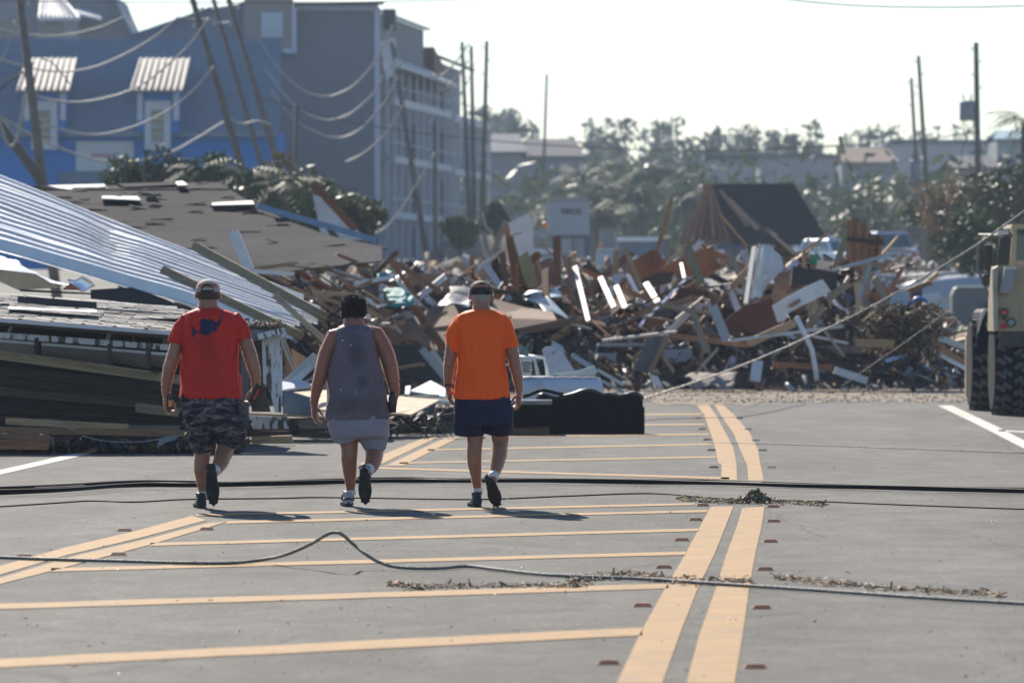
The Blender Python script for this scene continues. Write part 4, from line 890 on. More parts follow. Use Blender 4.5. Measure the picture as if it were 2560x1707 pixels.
sheet('brown_plywood', qg, [(1990,470),(2110,540),(2030,610)], 67.0, ply, 'triangular brown panel beside the leaning white boards', 'panel')
pbeam('wood_post', qg, (1925,400), (2030,640), 40, 66.9, wd_grey, 'grey broken post leaning away from the corner board')

# ------------------------------------------------------------------ fallen metal roof
mr = thing('fallen_metal_sheeting', 'fallen ribbed metal roof sloping down behind the collapsed house', 'roof', P(300, 640, 80))
cor = [P(*qf(-420, -85), 89), P(*qf(2620, 1135), 76.0), P(*qf(2560, 1440), 70.0), P(*qf(-420, 560), 78.5)]
def bil(u, v): return (cor[0]*(1-u)+cor[1]*u)*(1-v)+(cor[3]*(1-u)+cor[2]*u)*v-mr.location
nn = (cor[1]-cor[0]).cross(cor[3]-cor[0]).normalized(); nn = nn if nn.z > 0 else -nn
NR = 15; NP = 5; prof = [(0, 0), (.40, 0), (.50, .15), (.66, .15), (.76, 0), (1.0, 0)]
for p in range(NP):
    r0, r1 = NR*p//NP, NR*(p+1)//NP; mbp = MB(); pr = []
    for r in range(r0, r1):
        for t, h in prof[:-1]: pr.append(((r+t)/NR, h))
    pr.append((r1/NR+.004, 0)); nu = 26; vs = []
    u0, u1 = (0.0+random.uniform(0, .02), 1.0-random.uniform(0, .05)) if p < 3 else (0.0, 1.0-random.uniform(0, .06))
    sag = random.uniform(-.03, .03)
    for i in range(nu+1):
        u = u0+(u1-u0)*i/nu
        for v, h in pr:
            den = 0.018*mnoise.noise(Vector((u*7, v*5, 2.2)))+0.05*math.exp(-((u-0.47)/.05)**2-((v-.45)/.3)**2)*-1
            vs.append(bil(u, v)+nn*(h+den+sag*math.sin(math.pi*u)+.012*p))
    k = len(pr); mbp.add(vs, [(i*k+j, i*k+j+1, (i+1)*k+j+1, (i+1)*k+j) for i in range(nu) for j in range(k-1)])
    o = mbp.build('roof_panel', galv, mr); md = o.modifiers.new('t', 'SOLIDIFY'); md.thickness = .004
pbeam('roof_beam', qf, (1625,625), (2620,1165), 74, 74.0, wd_olive, 'upper thick olive beam lying across the fallen metal roof', 'beam', t=.22, dd=-2.5)
pbeam('roof_beam', qf, (1375,818), (2420,1320), 70, 72.0, wd_olive, 'lower thick olive beam lying across the fallen metal roof', 'beam', t=.22, dd=-2.5)
pbeam('white_post', qf, (1905,485), (2035,800), 82, 82, wht, 'white square post standing aslant behind the upper beam', 'post', t=.25)
grid_sheet('bent_roof_sheet', [P(*qf(*p), d) for p, d in [((-60,640),72),((330,840),70),((760,940),69),((-60,820),69)]], galv, (14, 10), .10, 1.6, .004, label='crumpled loose metal roof sheet under the ribbed roof', cat='roof sheet')
sheet('plywood_sheet', qf, [(-40,790),(290,830),(480,945),(150,965),(-40,880)], 68.5, ply_tan, 'dusty pale plywood showing under the crumpled metal sheet', 'plywood')
sheet('brown_plywood', qf, [(575,905),(665,965),(505,962)], 67.5, wd_rust, 'small brown triangle of wood poking over the shingles', 'panel')
grid_sheet('foil_scrap', [P(*qf(*p), 67.8) for p in [(530,870),(680,860),(780,940),(650,970)]], alum, (10, 8), .06, 6, .003, label='glittering crumpled foil scrap by the brown wood triangle', cat='foil')
pbeam('roof_board', qg, (1870,100), (2230,420), 40, 68.5, wd_grey, 'grey board fallen flat along the lower ribs of the metal roof', t=.03)

# ------------------------------------------------------------------ brown shingled roof behind it
br = thing('shingled_roof', 'long sagging dark brown shingled roof behind the fallen metal one', 'roof', P(500, 560, 98))
def bq(X, Y, d): return P(*qf(X, Y), d)-br.location
rows_ = [(130, 100), (150, 99.2), (260, 97.4), (375, 96), (545, 94), (690, 92.5), (830, 91)]
mbr = MB(); lft = [(240,130),(200,140),(200,240),(260,380),(420,560),(900,700),(1500,880)]
rgt = [(1790,85),(1860,130),(2080,262),(2352,400),(2700,520),(3120,610),(3120,720)]
for k in range(6):
    m4 = MB(); dA, dB = 102-2.2*k, 102-2.2*(k+1); n = 14
    tp = [bq(lft[k][0]+(rgt[k][0]-lft[k][0])*i/n, lft[k][1]+(rgt[k][1]-lft[k][1])*i/n+5*mnoise.noise(Vector((i*.8, k, 0))), dA) for i in range(n+1)]
    bt = [bq(lft[k+1][0]+(rgt[k+1][0]-lft[k+1][0])*i/n, lft[k+1][1]+(rgt[k+1][1]-lft[k+1][1])*i/n+8*mnoise.noise(Vector((i*.8, k+1, 0))), dB) for i in range(n+1)]
    NS = 1
    for r_ in range(NS):
        m4 = MB(); A_ = [a.lerp(b, r_/NS)+Vector((0, 0, -.003)) for a, b in zip(tp, bt)]; B_ = [a.lerp(b, (r_+1.12)/NS)+Vector((0, 0, -.003+.012*mnoise.noise(Vector((i*.7, k*5+r_, 3))))) for i, (a, b) in enumerate(zip(tp, bt))]
        m4.add(A_+B_, [(i, i+1, n+2+i, n+1+i) for i in range(n)]); o = m4.build('shingle_course', shing_dk, br); md = o.modifiers.new('t', 'SOLIDIFY'); md.thickness = .02
def bs(name, pts, d, mat, t=.02): return sheet(name, qf, pts, d-1.2, mat, parent=br, t=t)
tabm = MB().box((0, 0, 0), (.36, .010, .16)).mesh('loose_shingle'); tabm.materials.append(M('loose_tab', (.038,.035,.036), .9, .4, 4, spec=.05, rnd=.35))
for i in range(70):
    k = random.randint(0, 5); u, v_ = random.random(), random.random(); a_ = Vector((lft[k][0], lft[k][1])).lerp(Vector((rgt[k][0], rgt[k][1])), u); b_2 = Vector((lft[k+1][0], lft[k+1][1])).lerp(Vector((rgt[k+1][0], rgt[k+1][1])), u); c_2 = a_.lerp(b_2, v_)
    o = link('loose_shingle', tabm, None, br); m = (Matrix.Rotation(random.gauss(0, .12), 3, 'Y') @ Matrix.Rotation(math.radians(-82)+random.gauss(0, .07), 3, 'X')).to_4x4(); m.translation = bq(c_2.x, c_2.y, 102-2.2*(k+v_)-.1); o.matrix_local = m
bs('ridge_flap', [(390,110,1.2),(850,98,1.2),(880,135,0),(540,145,0)], 101, M('pale_flap', (.42,.40,.36), .7, .2, 3), .03)
bs('ridge_flap', [(960,95,1.0),(1440,80,1.0),(1530,100,.5),(1020,122,0)], 101, shing_dk, .05)
bs('ridge_flap', [(1430,78,1),(1490,72,1),(1535,105,0),(1450,108,0)], 100.5, M('pale_flap', (.42,.40,.36), .7, .2, 3), .03)
bs('dark_flap', [(240,115),(560,138),(560,155),(250,150)], 101.2, blk)
bs('lifted_flap', [(835,195,1),(1120,198,1),(1150,228,0),(830,215,0)], 98.5, M('pale_flap', (.42,.40,.36), .7, .2, 3), .02)
bs('dark_flap', [(1190,205),(1270,200),(1305,250),(1200,248)], 98.4, blk)
bs('lifted_flap', [(1730,250,1),(2060,232,1),(2080,262,0),(1730,272,0)], 98, M('pale_flap', (.42,.40,.36), .7, .2, 3), .02)
bs('dark_flap', [(1720,272),(2085,262),(2085,285),(1720,292)], 97.9, blk)
bs('dark_flap', [(2240,380),(2352,375),(2380,405),(2260,412)], 96, blk)
beam('blue_edge_strip', P(*qf(2110, 280), 96.5), P(*qf(3080, 560), 92.5), .10, .05, tarp, parent=br)
beam('torn_edge', P(*qf(900, 380), 96), P(*qf(2100, 330), 97), .07, .06, blk, parent=br)
beam('torn_edge', P(*qf(1370, 548), 93.8), P(*qf(2350, 540), 93.8), .05, .05, blk, parent=br)
# pale wedge and brown strip standing behind that roof
sheet('white_wall_slab', qi, [(370,1270),(470,1300),(720,1568),(430,1568)], 112, blug, 'pale slanting wall slab standing behind the brown shingled roof', 'wall', t=.2)
pbeam('brown_beam', qi, (370,1195), (650,1500), 50, 111.5, wd_rust, 'brown roof beam slanting along the top of the pale wall slab', 'beam', t=.15)
# ================================================================== the debris pile across the road
PB = [(380, 1.2), (560, 1.7), (700, 1.95), (850, 1.9), (1000, 1.8), (1150, 2.0), (1280, 2.15), (1400, 1.8), (1520, 1.65), (1650, 1.8), (1780, 2.1), (1900, 2.4), (2020, 2.55), (2120, 2.45), (2220, 2.0), (2320, 1.2), (2400, .55), (2460, .15), (2520, 0)]
def pileh(px):
    for (a, ha), (b, hb) in zip(PB, PB[1:]):
        if a <= px <= b: return ha+(hb-ha)*(px-a)/(b-a)
    return 0.0
def mound(X, Y):
    px = X/Y*FPX+CX; f0 = 101.5 if px > 1500 else 101.5-(1500-px)*0.012
    t = (Y-f0)/4.6
    prof = 0 if t <= 0 else (min(1, t)**0.8 if t < 1 else max(0, 1-(t-1)/1.6))
    return pileh(px)*prof*(0.86+0.28*mnoise.noise(Vector((X*.9, Y*.7, 4))))
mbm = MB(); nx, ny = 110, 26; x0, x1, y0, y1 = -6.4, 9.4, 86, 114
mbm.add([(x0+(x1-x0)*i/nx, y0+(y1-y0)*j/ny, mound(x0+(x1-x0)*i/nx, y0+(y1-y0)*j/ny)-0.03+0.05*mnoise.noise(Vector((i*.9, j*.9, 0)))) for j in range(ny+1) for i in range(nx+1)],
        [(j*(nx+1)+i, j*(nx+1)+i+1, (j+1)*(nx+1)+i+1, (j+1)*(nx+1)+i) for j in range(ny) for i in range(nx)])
mbm.build('rubble_mound', M('crevice_dark_rubble', (.045,.037,.032), .9, .6, 3, .8, rnd=0, second=(.03,.027,.026)), kind='stuff', label='packed rubble inside the debris pile, darkened for its shaded crevices')  # base tone darkened so gaps between the pieces read as shade
pts = []
while len(pts) < 6500:
    X, Y = random.uniform(x0, x1), random.uniform(89, 110); h = mound(X, Y)
    if h > 0.05 or (random.random() < 0.06 and 99 < Y < 104): pts.append((X, Y, h+random.uniform(-.02, .12)))
pw = M('bright_scrap', (.62,.62,.60), .5, .15, 5, rnd=0)
scatter_bits('broken_scraps', pts, (.03, .14), [wd_brown, wd_dark, wd_brown, wd_rust, slate, blk, wd_tan, wht, wd_grey, blug, wd_dark, wd_brown, ply, wd_tan], 'countless small splinters and scraps covering the debris pile', elong=6, flat=.3)
# loose pieces one can count: planks, studs, panels
KINDS = [
 ('broken_plank', wd_brown, (.8, 2.4), (.09, .22), .035, 'weathered brown plank sticking out of the debris pile', 'plank', 'brown planks in the debris pile', 64),
 ('broken_plank', wd_rust, (.6, 2.0), (.08, .20), .03, 'reddish brown plank tangled in the debris pile', 'plank', 'reddish planks in the debris pile', 46),
 ('timber_stud', wd_tan, (.9, 2.6), (.05, .11), .04, 'pale raw timber stud jutting from the debris pile', 'stud', 'raw timber studs in the debris pile', 60),
 ('grey_board', wd_grey, (.7, 2.0), (.08, .18), .03, 'weathered grey board tangled in the debris pile', 'board', 'grey boards in the debris pile', 30),
 ('white_board', wht, (.5, 1.7), (.05, .14), .025, 'white painted board thrown on the debris pile', 'board', 'white boards in the debris pile', 44),
 ('plywood_piece', ply, (.5, 1.2), (.2, .55), .02, 'broken brown plywood piece in the debris pile', 'plywood', 'plywood pieces in the debris pile', 18),
 ('siding_panel', blug, (.4, 1.1), (.08, .3), .015, 'blue-grey siding panel scrap in the debris pile', 'panel', 'siding scraps in the debris pile', 30),
 ('metal_strip', alum, (.5, 1.5), (.04, .10), .006, 'bent shiny metal strip in the debris pile', 'strip', 'metal strips in the debris pile', 22),
 ('roofing_piece', slate, (.4, 1.0), (.2, .45), .012, 'torn dark slate-coloured roofing piece in the debris pile', 'roofing', 'roofing pieces in the debris pile', 24),
 ('dark_plank', wd_dark, (.8, 2.2), (.10, .22), .04, 'blackened plank lying in the debris pile', 'plank', 'blackened planks in the debris pile', 34)]
for nm, mt, ln, wd, th, lab, cat_, grp, cnt in KINDS:
    proto = []
    for k in range(4):
        L_0 = random.uniform(*ln); proto.append((L_0, ragged_beam(L_0, th, random.uniform(*wd), .05 if mt is not alum else .01).mesh(nm)))
        proto[-1][1].materials.append(mt)
        if mt is alum: crumple(proto[-1][1], .05, 2.5, k)
    k = 0
    while k < cnt:
        X, Y = random.uniform(x0+1, x1-.6), random.uniform(91, 107.5); h = mound(X, Y)
        if h < .12 or (X/Y*FPX+CX > 1230 and Y < 102.3): continue
        k += 1; L_0, me = random.choice(proto); o = link(nm, me, None, label=lab, cat=cat_, group=grp)
        el = random.gauss(0, .38) if random.random() < .8 else random.uniform(.4, .8); az = random.uniform(-.9, .9)+(math.pi if random.random() < .5 else 0)
        R = Matrix.Rotation(az, 3, 'Z') @ Matrix.Rotation(-abs(el) if random.random() < .5 else abs(el), 3, 'Y') @ Matrix.Rotation(random.uniform(-1.6, 1.6), 3, 'X')
        m = R.to_4x4(); m.translation = (X, Y, h+abs(math.sin(el))*L_0*.32+.03); o.matrix_world = m

# the pieces that stand out, placed where they lie
D = 101.5
def pl(q, a, b, w_, mat, label, d=D, t=.04, dd=0., name='plank', cat='plank', face=None): return pbeam(name, q, a, b, w_, d, mat, label, cat, t=t, dd=dd, face=face)
sunface = (-.35, -.45, .8)
bright = M('sunlit_white_board', (.50,.48,.43), .6, .12, 5, .1, grain=True)  # white tone for boards whose faces catch the sun
pl(qa, (115,505), (215,915), 34, bright, 'tall white stick leaning back beside the thin rusty pole', dd=-2.4, face=sunface, name='white_stick', cat='stick')
pl(qa, (305,585), (408,812), 38, bright, 'middle length white stick leaning back in the pile', dd=-1.8, face=sunface, name='white_stick', cat='stick')
pl(qa, (425,650), (492,815), 38, bright, 'short white stick beside the middle length one', dd=-1.4, face=sunface, name='white_stick', cat='stick')
pl(qa, (648,628), (738,772), 44, bright, 'stubby white stick below the rusty brown panels', dd=-1.2, face=sunface, name='white_stick', cat='stick')
pl(qa, (915,480), (938,590), 24, bright, 'thin white slat standing before the rusty panels', dd=-.8, face=sunface, name='white_stick', cat='stick')
pl(qa, (68,430), (97,870), 26, wd_rust, 'thin rusty orange pole standing upright in the pile', t=.05, name='wood_pole', cat='pole')
pl(qa, (180,530), (625,735), 36, wd_rust, 'reddish plank slanting down behind the white sticks', d=D+1.2)
pl(qa, (160,560), (330,860), 34, wd_brown, 'brown plank crossing behind the tall white stick', d=D+1.0)
pl(qa, (330,590), (560,740), 26, wd_tan, 'thin tan plank alongside the slanting reddish plank', d=D+.9)
rustp = M('rusty_panel', (.34,.135,.055), .7, .35, 2.5, .3, rnd=.1, second=(.12,.05,.025), second_at=(.5,.7))
sheet('rusty_panel', qa, [(500,480),(560,450),(700,372),(740,390),(805,482),(650,570),(540,640)], 104.5, rustp, 'rusty brown torn panel with a jagged top edge', 'panel')
sheet('rusty_panel', qa, [(505,645),(880,450),(1000,395),(1160,345),(1190,470),(1225,500),(1080,590),(840,565),(690,640)], 104, rustp, 'large folded rusty brown panel in the middle of the pile', 'panel')
sheet('rusty_panel', qa, [(870,470,.3),(1150,340,1.2),(1185,455,1.2),(960,450,.3)], 103.8, M('rusty_panel_pale', (.42,.19,.085), .7, .3, 3, .3), 'paler rusty flap folded over the large rusty panel', 'panel')
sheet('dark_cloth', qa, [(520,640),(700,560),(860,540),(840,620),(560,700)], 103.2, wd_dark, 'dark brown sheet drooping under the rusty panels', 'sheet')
pl(qa, (1465,355), (1402,785), 34, bright, 'bright edge board of the white door frame', d=D-.4, dd=-1.4, face=sunface, name='white_board', cat='board')
pl(qa, (1510,335), (1448,745), 26, wht, 'narrow white casing in the white door frame', d=D-.3, name='white_board', cat='board')
pl(qa, (1562,335), (1490,730), 60, blug, 'wide blue-white casing of the white door frame', d=D-.2, name='white_board', cat='board')
sheet('blue_white_panel', qa, [(1590,350),(1670,430),(1690,520),(1560,640),(1530,720)], D+.6, blug, 'blue-white panel leaning behind the white door frame', 'panel')
pl(qa, (1432,512), (1285,665), 46, wd_tan, 'thick pale beam end pointing up at the white door frame', t=.12, name='beam_end', cat='beam')
sheet('cutout_panel', qa, [(1598,795),(1740,715),(1860,650),(1980,600),(2045,690),(1820,800),(1725,850),(1700,905),(1640,925)], D-1, wht, 'long white panel with a notch cut out of its edge', 'panel')
sheet('brown_scrap', qa, [(1810,738),(1812,770),(1740,815),(1715,795)], D-1.1, ply, 'brown patch of bare wood on the notched white panel', 'panel')
sheet('door_leaf', qa, [(1640,555),(1745,520),(1705,760),(1588,775)], D-.2, ply, 'brown door edge standing beside the dark hollow', 'door')
sheet('cabinet_void', qa, [(1760,500),(2090,545),(2090,650),(1740,640)], D+.3, blk, 'open cabinet with its dark void painted black in the top of the pile', 'cabinet', t=.5)  # solid black slab stands for the shaded void of the cabinet
sheet('maroon_panel', qa, [(1240,905),(1390,795),(1600,740),(1625,960),(1500,1000),(1260,1015)], D-.2, M('maroon_panel', (.12,.035,.025), .7, .4, 3, .2), 'dark maroon panel below the white door frame', 'panel')
pl(qa, (1588,245), (1795,425), 26, wd_grey, 'thin dark rafter sloping down from the pile top', d=D+.8, name='rafter', cat='rafter')
sheet('brown_scrap', qa, [(1590,250),(1780,420),(1700,440),(1640,400)], D+1.0, wd_dark, 'dark triangular panel under the thin rafter', 'panel')
pl(qa, (1830,392), (2180,145), 20, wd_tan, 'long thin pale lath rising to the plank fence piece', d=D, name='lath', cat='lath')
fp = thing('fence_piece', 'upright piece of dark brown plank fence atop the pile', 'fence', P(*qe(1730, 700), D))
FTOP = [(1530,268),(1560,205),(1620,195),(1650,230),(1700,255),(1745,275),(1760,330),(1800,375),(1850,385),(1900,395),(1945,410)]
for i in range(9):
    xa = 1527+i*46.5; xb = xa+44
    tops = lambda x: np.interp(x, [p[0] for p in FTOP], [p[1] for p in FTOP])
    sheet('fence_plank', qe, [(xa, tops(xa)), ((xa+xb)/2, tops((xa+xb)/2)+random.uniform(-8, 14)), (xb, tops(xb)), (xb-10-i*3, 690+random.uniform(-20, 30)), (xa-10-i*3, 690+random.uniform(-20, 30))], D+.05*(i % 2), wd_brown, parent=fp, t=.03)
beam('fence_rail', P(*qe(1520, 440), D-.05), P(*qe(1945, 480), D-.05), .07, .04, wd_dark, parent=fp)
pl(qe, (1460,770), (2050,605), 40, blug, 'blue-white rail slanting in front of the fence piece', d=D-.6, name='rail', cat='rail')
pl(qe, (1380,790), (1470,760), 44, bright, 'sunlit white end of a rail by the fence piece', d=D-.7, dd=1.0, face=sunface, name='rail', cat='rail')
pl(qe, (1790,730), (1670,1100), 46, blug, 'blue-white board standing under the fence piece', d=D-.6, name='white_board', cat='board')
pl(qe, (1945,545), (2250,580), 50, bright, 'short white capping board right behind the fence piece', d=D+6, dd=1.5, face=sunface, name='white_board', cat='board')
pl(qe, (2140,615), (1980,790), 36, wd_tan, 'short pale stick beside the fence piece', d=D-.2, name='stick', cat='stick')
pl(qa, (530,832), (1030,580), 14, wd_dark, 'long thin dark rod crossing the middle of the pile', d=D-1.2, t=.03, name='rod', cat='rod')
pl(qa, (480,920), (1000,735), 16, wd_grey, 'long thin grey rod crossing just below the dark rod', d=D-1.3, t=.03, name='rod', cat='rod')
pl(qa, (820,1018), (1425,1095), 38, wd_brown, 'long brown plank lying level in the face of the pile', d=D-1.8, t=.06)
pl(qa, (1415,1080), (1770,928), 62, wd_tan, 'thick pale timber rising from the long level plank', d=D-1.9, t=.12, name='timber', cat='timber')
pl(qa, (320,1058), (872,992), 20, bright, 'sunlit thin lath lying over the slate slab', d=D-1.8, dd=.8, face=sunface, name='lath', cat='lath')
pl(qa, (300,1092), (655,1088), 26, M('grey_rail', (.33,.35,.36), .5, .2, 4), 'grey metal rail lying level left of the slate slab'.replace(' left of', ' by'), d=D-1.9, name='rail', cat='rail')
sheet('slate_slab', qa, [(660,1038),(805,1018),(640,1302),(550,1280)], D-2.2, slate, 'slate-blue slab leaning in the foot of the pile', 'slab', t=.05)
pl(qa, (815,1025), (672,1300), 38, wd_tan, 'pale plank along the edge of the slate slab', d=D-2.4)
pl(qa, (760,1150), (860,1295), 30, wd_tan, 'short pale plank leaning against the slate slab', d=D-2.3)
pl(qa, (1150,800), (1260,1060), 72, blug, 'wide blue-white board leaning below the thick pale timber', d=D-1.9, name='white_board', cat='board')
pl(qa, (985,800), (1110,1150), 52, wd_grey, 'wide grey-brown plank leaning beside the blue-white board', d=D-2.0)
sheet('white_board', qa, [(1452,1205),(1532,1212),(1512,1372),(1430,1360)], D-2.6, blug, 'short pale board standing at the foot of the pile', 'board')
pp = thing('bent_pipe', 'white bent pipe at the foot of the pile', 'pipe', P(*qa(1935, 1360), D-2.6))
MB().tube([P(*qa(*p), D-2.6)-pp.location for p in [(1780,880),(1840,1000),(1900,1130),(1920,1240),(1938,1362)]], .045, 10).build('pipe', wht, pp, True)
pl(qa, (1290,1060), (2140,950), 22, wht, 'long thin white pipe lying above the bent pipe', d=D-2.0, name='white_pipe', cat='pipe')
pl(qa, (1840,1010), (2171,1080), 20, wht, 'thin white pipe slanting behind the bent pipe', d=D-2.1, name='white_pipe', cat='pipe')
pl(qa, (1600,1240), (2050,1260), 42, wd_rust, 'orange-brown timber lying level at the foot of the pile', d=D-2.3, t=.08, name='timber', cat='timber')
pl(qa, (1020,1310), (1190,1118), 22, wd_grey, 'thin grey stick leaning at the foot of the pile', d=D-2.6, name='stick', cat='stick')
pl(qa, (1990,980), (2140,1180), 24, wd_grey, 'grey stick behind the white bent pipe', d=D-2.3, name='stick', cat='stick')
grid_sheet('grey_blanket', [P(*qa(950,1330), D-2.2), P(*qa(1330,1290), D-2.0), P(*qa(1300,1420), D-3.2), P(*qa(1000,1430), D-3.2)], M('dusty_blanket', (.24,.20,.175), .9, .3, 5, .3), (16, 12), .12, 3, .02, label='dusty grey-brown blanket heaped at the foot of the pile', cat='blanket')
sheet('white_shard', qa, [(672,1312),(740,1330),(782,1420),(700,1388)], D-3.2, wht, 'white shard lying in front of the slate slab', 'shard')
sheet('red_scrap', qa, [(545,1390),(590,1380),(600,1460),(560,1440)], D-3, M('red_cloth', (.16,.012,.012), .8, .3, 5), 'dark red scrap beside the black headboard', 'scrap')
sheet('blue_siding', qa, [(-60,1060),(20,1100),(110,1300),(-60,1310)], 92, blug, 'blue-white panel leaning behind the white mattress', 'panel')
random.seed(21)
for i in range(54):
    X = random.choice([random.uniform(1080, 1480), random.uniform(1500, 1900), random.uniform(1840, 2260)]); yb = random.uniform(700, 800); l = random.uniform(60, 150); a = random.gauss(0, .55)
    pl(lambda x, y: (x, y), (X+l*math.sin(a), yb-l*abs(math.cos(a))), (X, yb), random.uniform(7, 22), random.choice([wd_tan, wd_rust, wd_brown, wd_grey, wd_tan, wht, wd_olive]), 'jagged broken plank standing up along the crest of the pile', d=random.uniform(102.4, 104.5), dd=random.uniform(-1.2, .2), name='jagged_plank', cat='plank', face=(random.uniform(-.6, .6), -1, random.uniform(0, .9))).__setitem__('group', 'jagged planks on the crest of the pile')
# left half of the pile
pl(qc, (132,640), (168,905), 74, wd_dark, 'dark broken stud, outermost of the splintered wall corner', d=103, t=.09, name='wall_stud', cat='stud')
pl(qc, (200,590), (238,930), 62, wd_brown, 'brown broken stud in the splintered wall corner', d=102.9, t=.09, name='wall_stud', cat='stud')
pl(qc, (236,330), (330,945), 44, wd_rust, 'tall reddish stud of the splintered wall corner', d=102.8, t=.09, name='wall_stud', cat='stud')
pl(qc, (268,430), (390,860), 56, wd_brown, 'slanting brown stud of the splintered wall corner', d=102.7, t=.09, name='wall_stud', cat='stud')
pl(qc, (120,600), (238,295), 56, wd_grey, 'pale splintered stud on top of the wall corner', d=102.6, t=.08, name='wall_stud', cat='stud')
pl(qc, (330,690), (346,945), 24, M('orange_wood', (.55,.17,.04), .7, .25, 5, grain=True), 'bright orange-brown strip in the splintered wall corner', d=102.4, name='wood_strip', cat='strip')
pl(qc, (232,452), (380,405), 14, wd_tan, 'thin pale splinter crossing the wall corner', d=102.4, name='splinter', cat='stick')
sheet('yellow_panel', qc, [(345,640),(430,572),(480,690),(532,880),(440,915),(380,780)], 102.6, M('yellow_green_panel', (.32,.255,.11), .7, .25, 4), 'yellow-green panel leaning on the wall corner', 'panel', t=.05)
sheet('mauve_panel', qc, [(490,692),(650,630),(692,865),(520,885)], 103.5, M('mauve_panel', (.20,.13,.125), .7, .25, 4), 'mauve brown panel behind the yellow-green panel', 'panel', t=.05)
sheet('white_partition', qc, [(250,320),(340,275),(440,235),(480,300),(492,690),(360,620)], 105.5, wht, 'tall white partition panel with a broken top', 'panel', t=.1)
grid_sheet('metal_sheet', [P(*qc(*p), d) for p, d in [((110,915),103),((420,985),102.5),((730,860),104),((730,1020),101.5)]], M('pale_blue_metal', (.36,.43,.48), .4, .15, 3, metal=.3), (14, 8), .12, 1.8, .01, label='crumpled pale blue metal sheet under the wall corner', cat='sheet')
grid_sheet('metal_sheet', [P(*qc(*p), d) for p, d in [((370,1010),102),((600,1005),102),((835,1185),100.5),((660,1130),100)]], M('pale_blue_metal', (.36,.43,.48), .4, .15, 3, metal=.3), (14, 8), .10, 1.8, .01, label='bent pale blue metal strip below the crumpled one', cat='sheet')
pl(qc, (340,1310), (862,1208), 66, wd_brown, 'wide brown beam jutting beside the orange-shirted man', d=98, t=.12, name='beam', cat='beam', dd=.6)
pl(qc, (830,1240), (1010,1282), 26, bright, 'short sunlit lath at the end of the wide brown beam', d=98.5, dd=.8, face=sunface, name='lath', cat='lath')
sheet('plywood_sheet', qc, [(130,1010,.8),(420,1090,.6),(660,1125,.4),(700,1200,0),(330,1300,-.4),(80,1180,0)], 99.5, ply, 'brown plywood lying over the wide brown beam', 'plywood')
sheet('plywood_sheet', qb, [(540,745,-.5),(690,660,.2),(960,520,1.2),(1200,560,1.2),(1400,640,.6),(1160,860,-.4),(930,905,-1)], 98.0, ply, 'large brown plywood sheet slumped over the pile', 'plywood', t=.04)
grid_sheet('slate_debris', [P(*qb(*p), d) for p, d in [((880,560),97.8),((1000,450),99.5),((1140,470),99.5),((1090,600),97.6)]], slate, (10, 10), .14, 3, .02, label='heap of torn slate-coloured felt on the plywood sheet', cat='felt')
pl(qb, (540,240), (745,530), 34, wd_rust, 'long reddish rafter slanting beside the teal cloth', d=99)
pl(qb, (575,265), (905,475), 38, wd_brown, 'long brown rafter crossing over the reddish rafter', d=99.4)
pl(qb, (605,410), (770,572), 22, wht, 'thin white strip below the reddish rafter', d=98.6, name='white_strip', cat='strip')
pl(qb, (380,378), (620,432), 30, wd_rust, 'short reddish plank over the teal cloth', d=98.8)
pl(qb, (940,345), (1112,412), 34, wht, 'white pole lying beside the brown post', d=103, name='white_pole', cat='pole')
pl(qb, (1120,228), (1126,392), 36, wd_rust, 'square brown post standing near the wall corner', d=103, t=.12, name='post', cat='post')
pl(qb, (1050,310), (1130,395), 24, wd_tan, 'short pale stick leaning on the brown post', d=102.8, name='stick', cat='stick')
grid_sheet('teal_cloth', [P(*qb(*p), d) for p, d in [((500,465),99),((640,455),99),((710,560),97.8),((540,575),97.8)]], teal, (12, 12), .12, 3.5, .01, label='bunched teal cloth caught among the rafters', cat='cloth')
grid_sheet('teal_cloth', [P(*qb(*p), d) for p, d in [((455,340),100.5),((540,335),100.5),((535,385),100),((460,385),100)]], teal, (8, 8), .08, 4, .01, label='small teal rag hung above the bunched teal cloth', cat='cloth')
sheet('grey_siding', qb, [(470,430),(500,420),(505,545),(468,560)], 98.4, blug, 'narrow pale panel beside the teal cloth', 'panel')
pl(qb, (130,320), (420,410), 40, bright, 'sunlit crumpled white sheet on the shingled roof end', d=92, dd=1.2, face=sunface, name='white_sheet', cat='sheet')
pl(qb, (-60,270), (90,345), 30, wd_tan, 'pale rafter lying at the end of the shingled roof', d=91, name='rafter', cat='rafter')
pl(qb, (0,470), (340,500), 26, wd_tan, 'long pale lath lying above the olive beams', d=84, name='lath', cat='lath')
pl(qb, (0,490), (210,560), 22, wd_tan, 'thin tan lath slanting above the olive beams', d=83, name='lath', cat='lath')
pl(qb, (280,470), (420,400), 30, ply, 'brown plywood strip near the shingled roof end', d=88, name='plywood_strip', cat='plywood')
pl(qb, (765,870), (925,1062), 52, blug, 'grey-white board leaning under the plywood sheet', d=92, name='grey_white_board', cat='board')
pl(qb, (835,880), (935,1005), 34, wht, 'second paler board leaning under the plywood sheet', d=91.6, name='grey_white_board', cat='board')
sheet('hollow_shade', qb, [(560,840),(760,850),(900,1030),(900,1110),(560,1080)], 94, blk, 'black sheet standing for the shade in the hollow under the plywood', 'felt')  # black sheet painted in as the shade of the hollow
sheet('white_sheet', qb, [(690,1165,1),(830,1095,1.4),(935,1150,1),(930,1205,0)], 78, blug, 'pale blue sheet lying near the man in orange', 'sheet')
sheet('white_sheet', qb, [(820,1150,1),(880,1150,1),(892,1192,0),(825,1190,0)], 76.5, bright, 'small sunlit white sheet on the pale blue sheet', 'sheet')
sheet('white_sheet', qb, [(655,1135,.4),(690,1130,.4),(680,1190,0),(650,1190,0)], 77, bright, 'tiny sunlit white scrap by the man in the tank top', 'sheet')
random.seed(3)
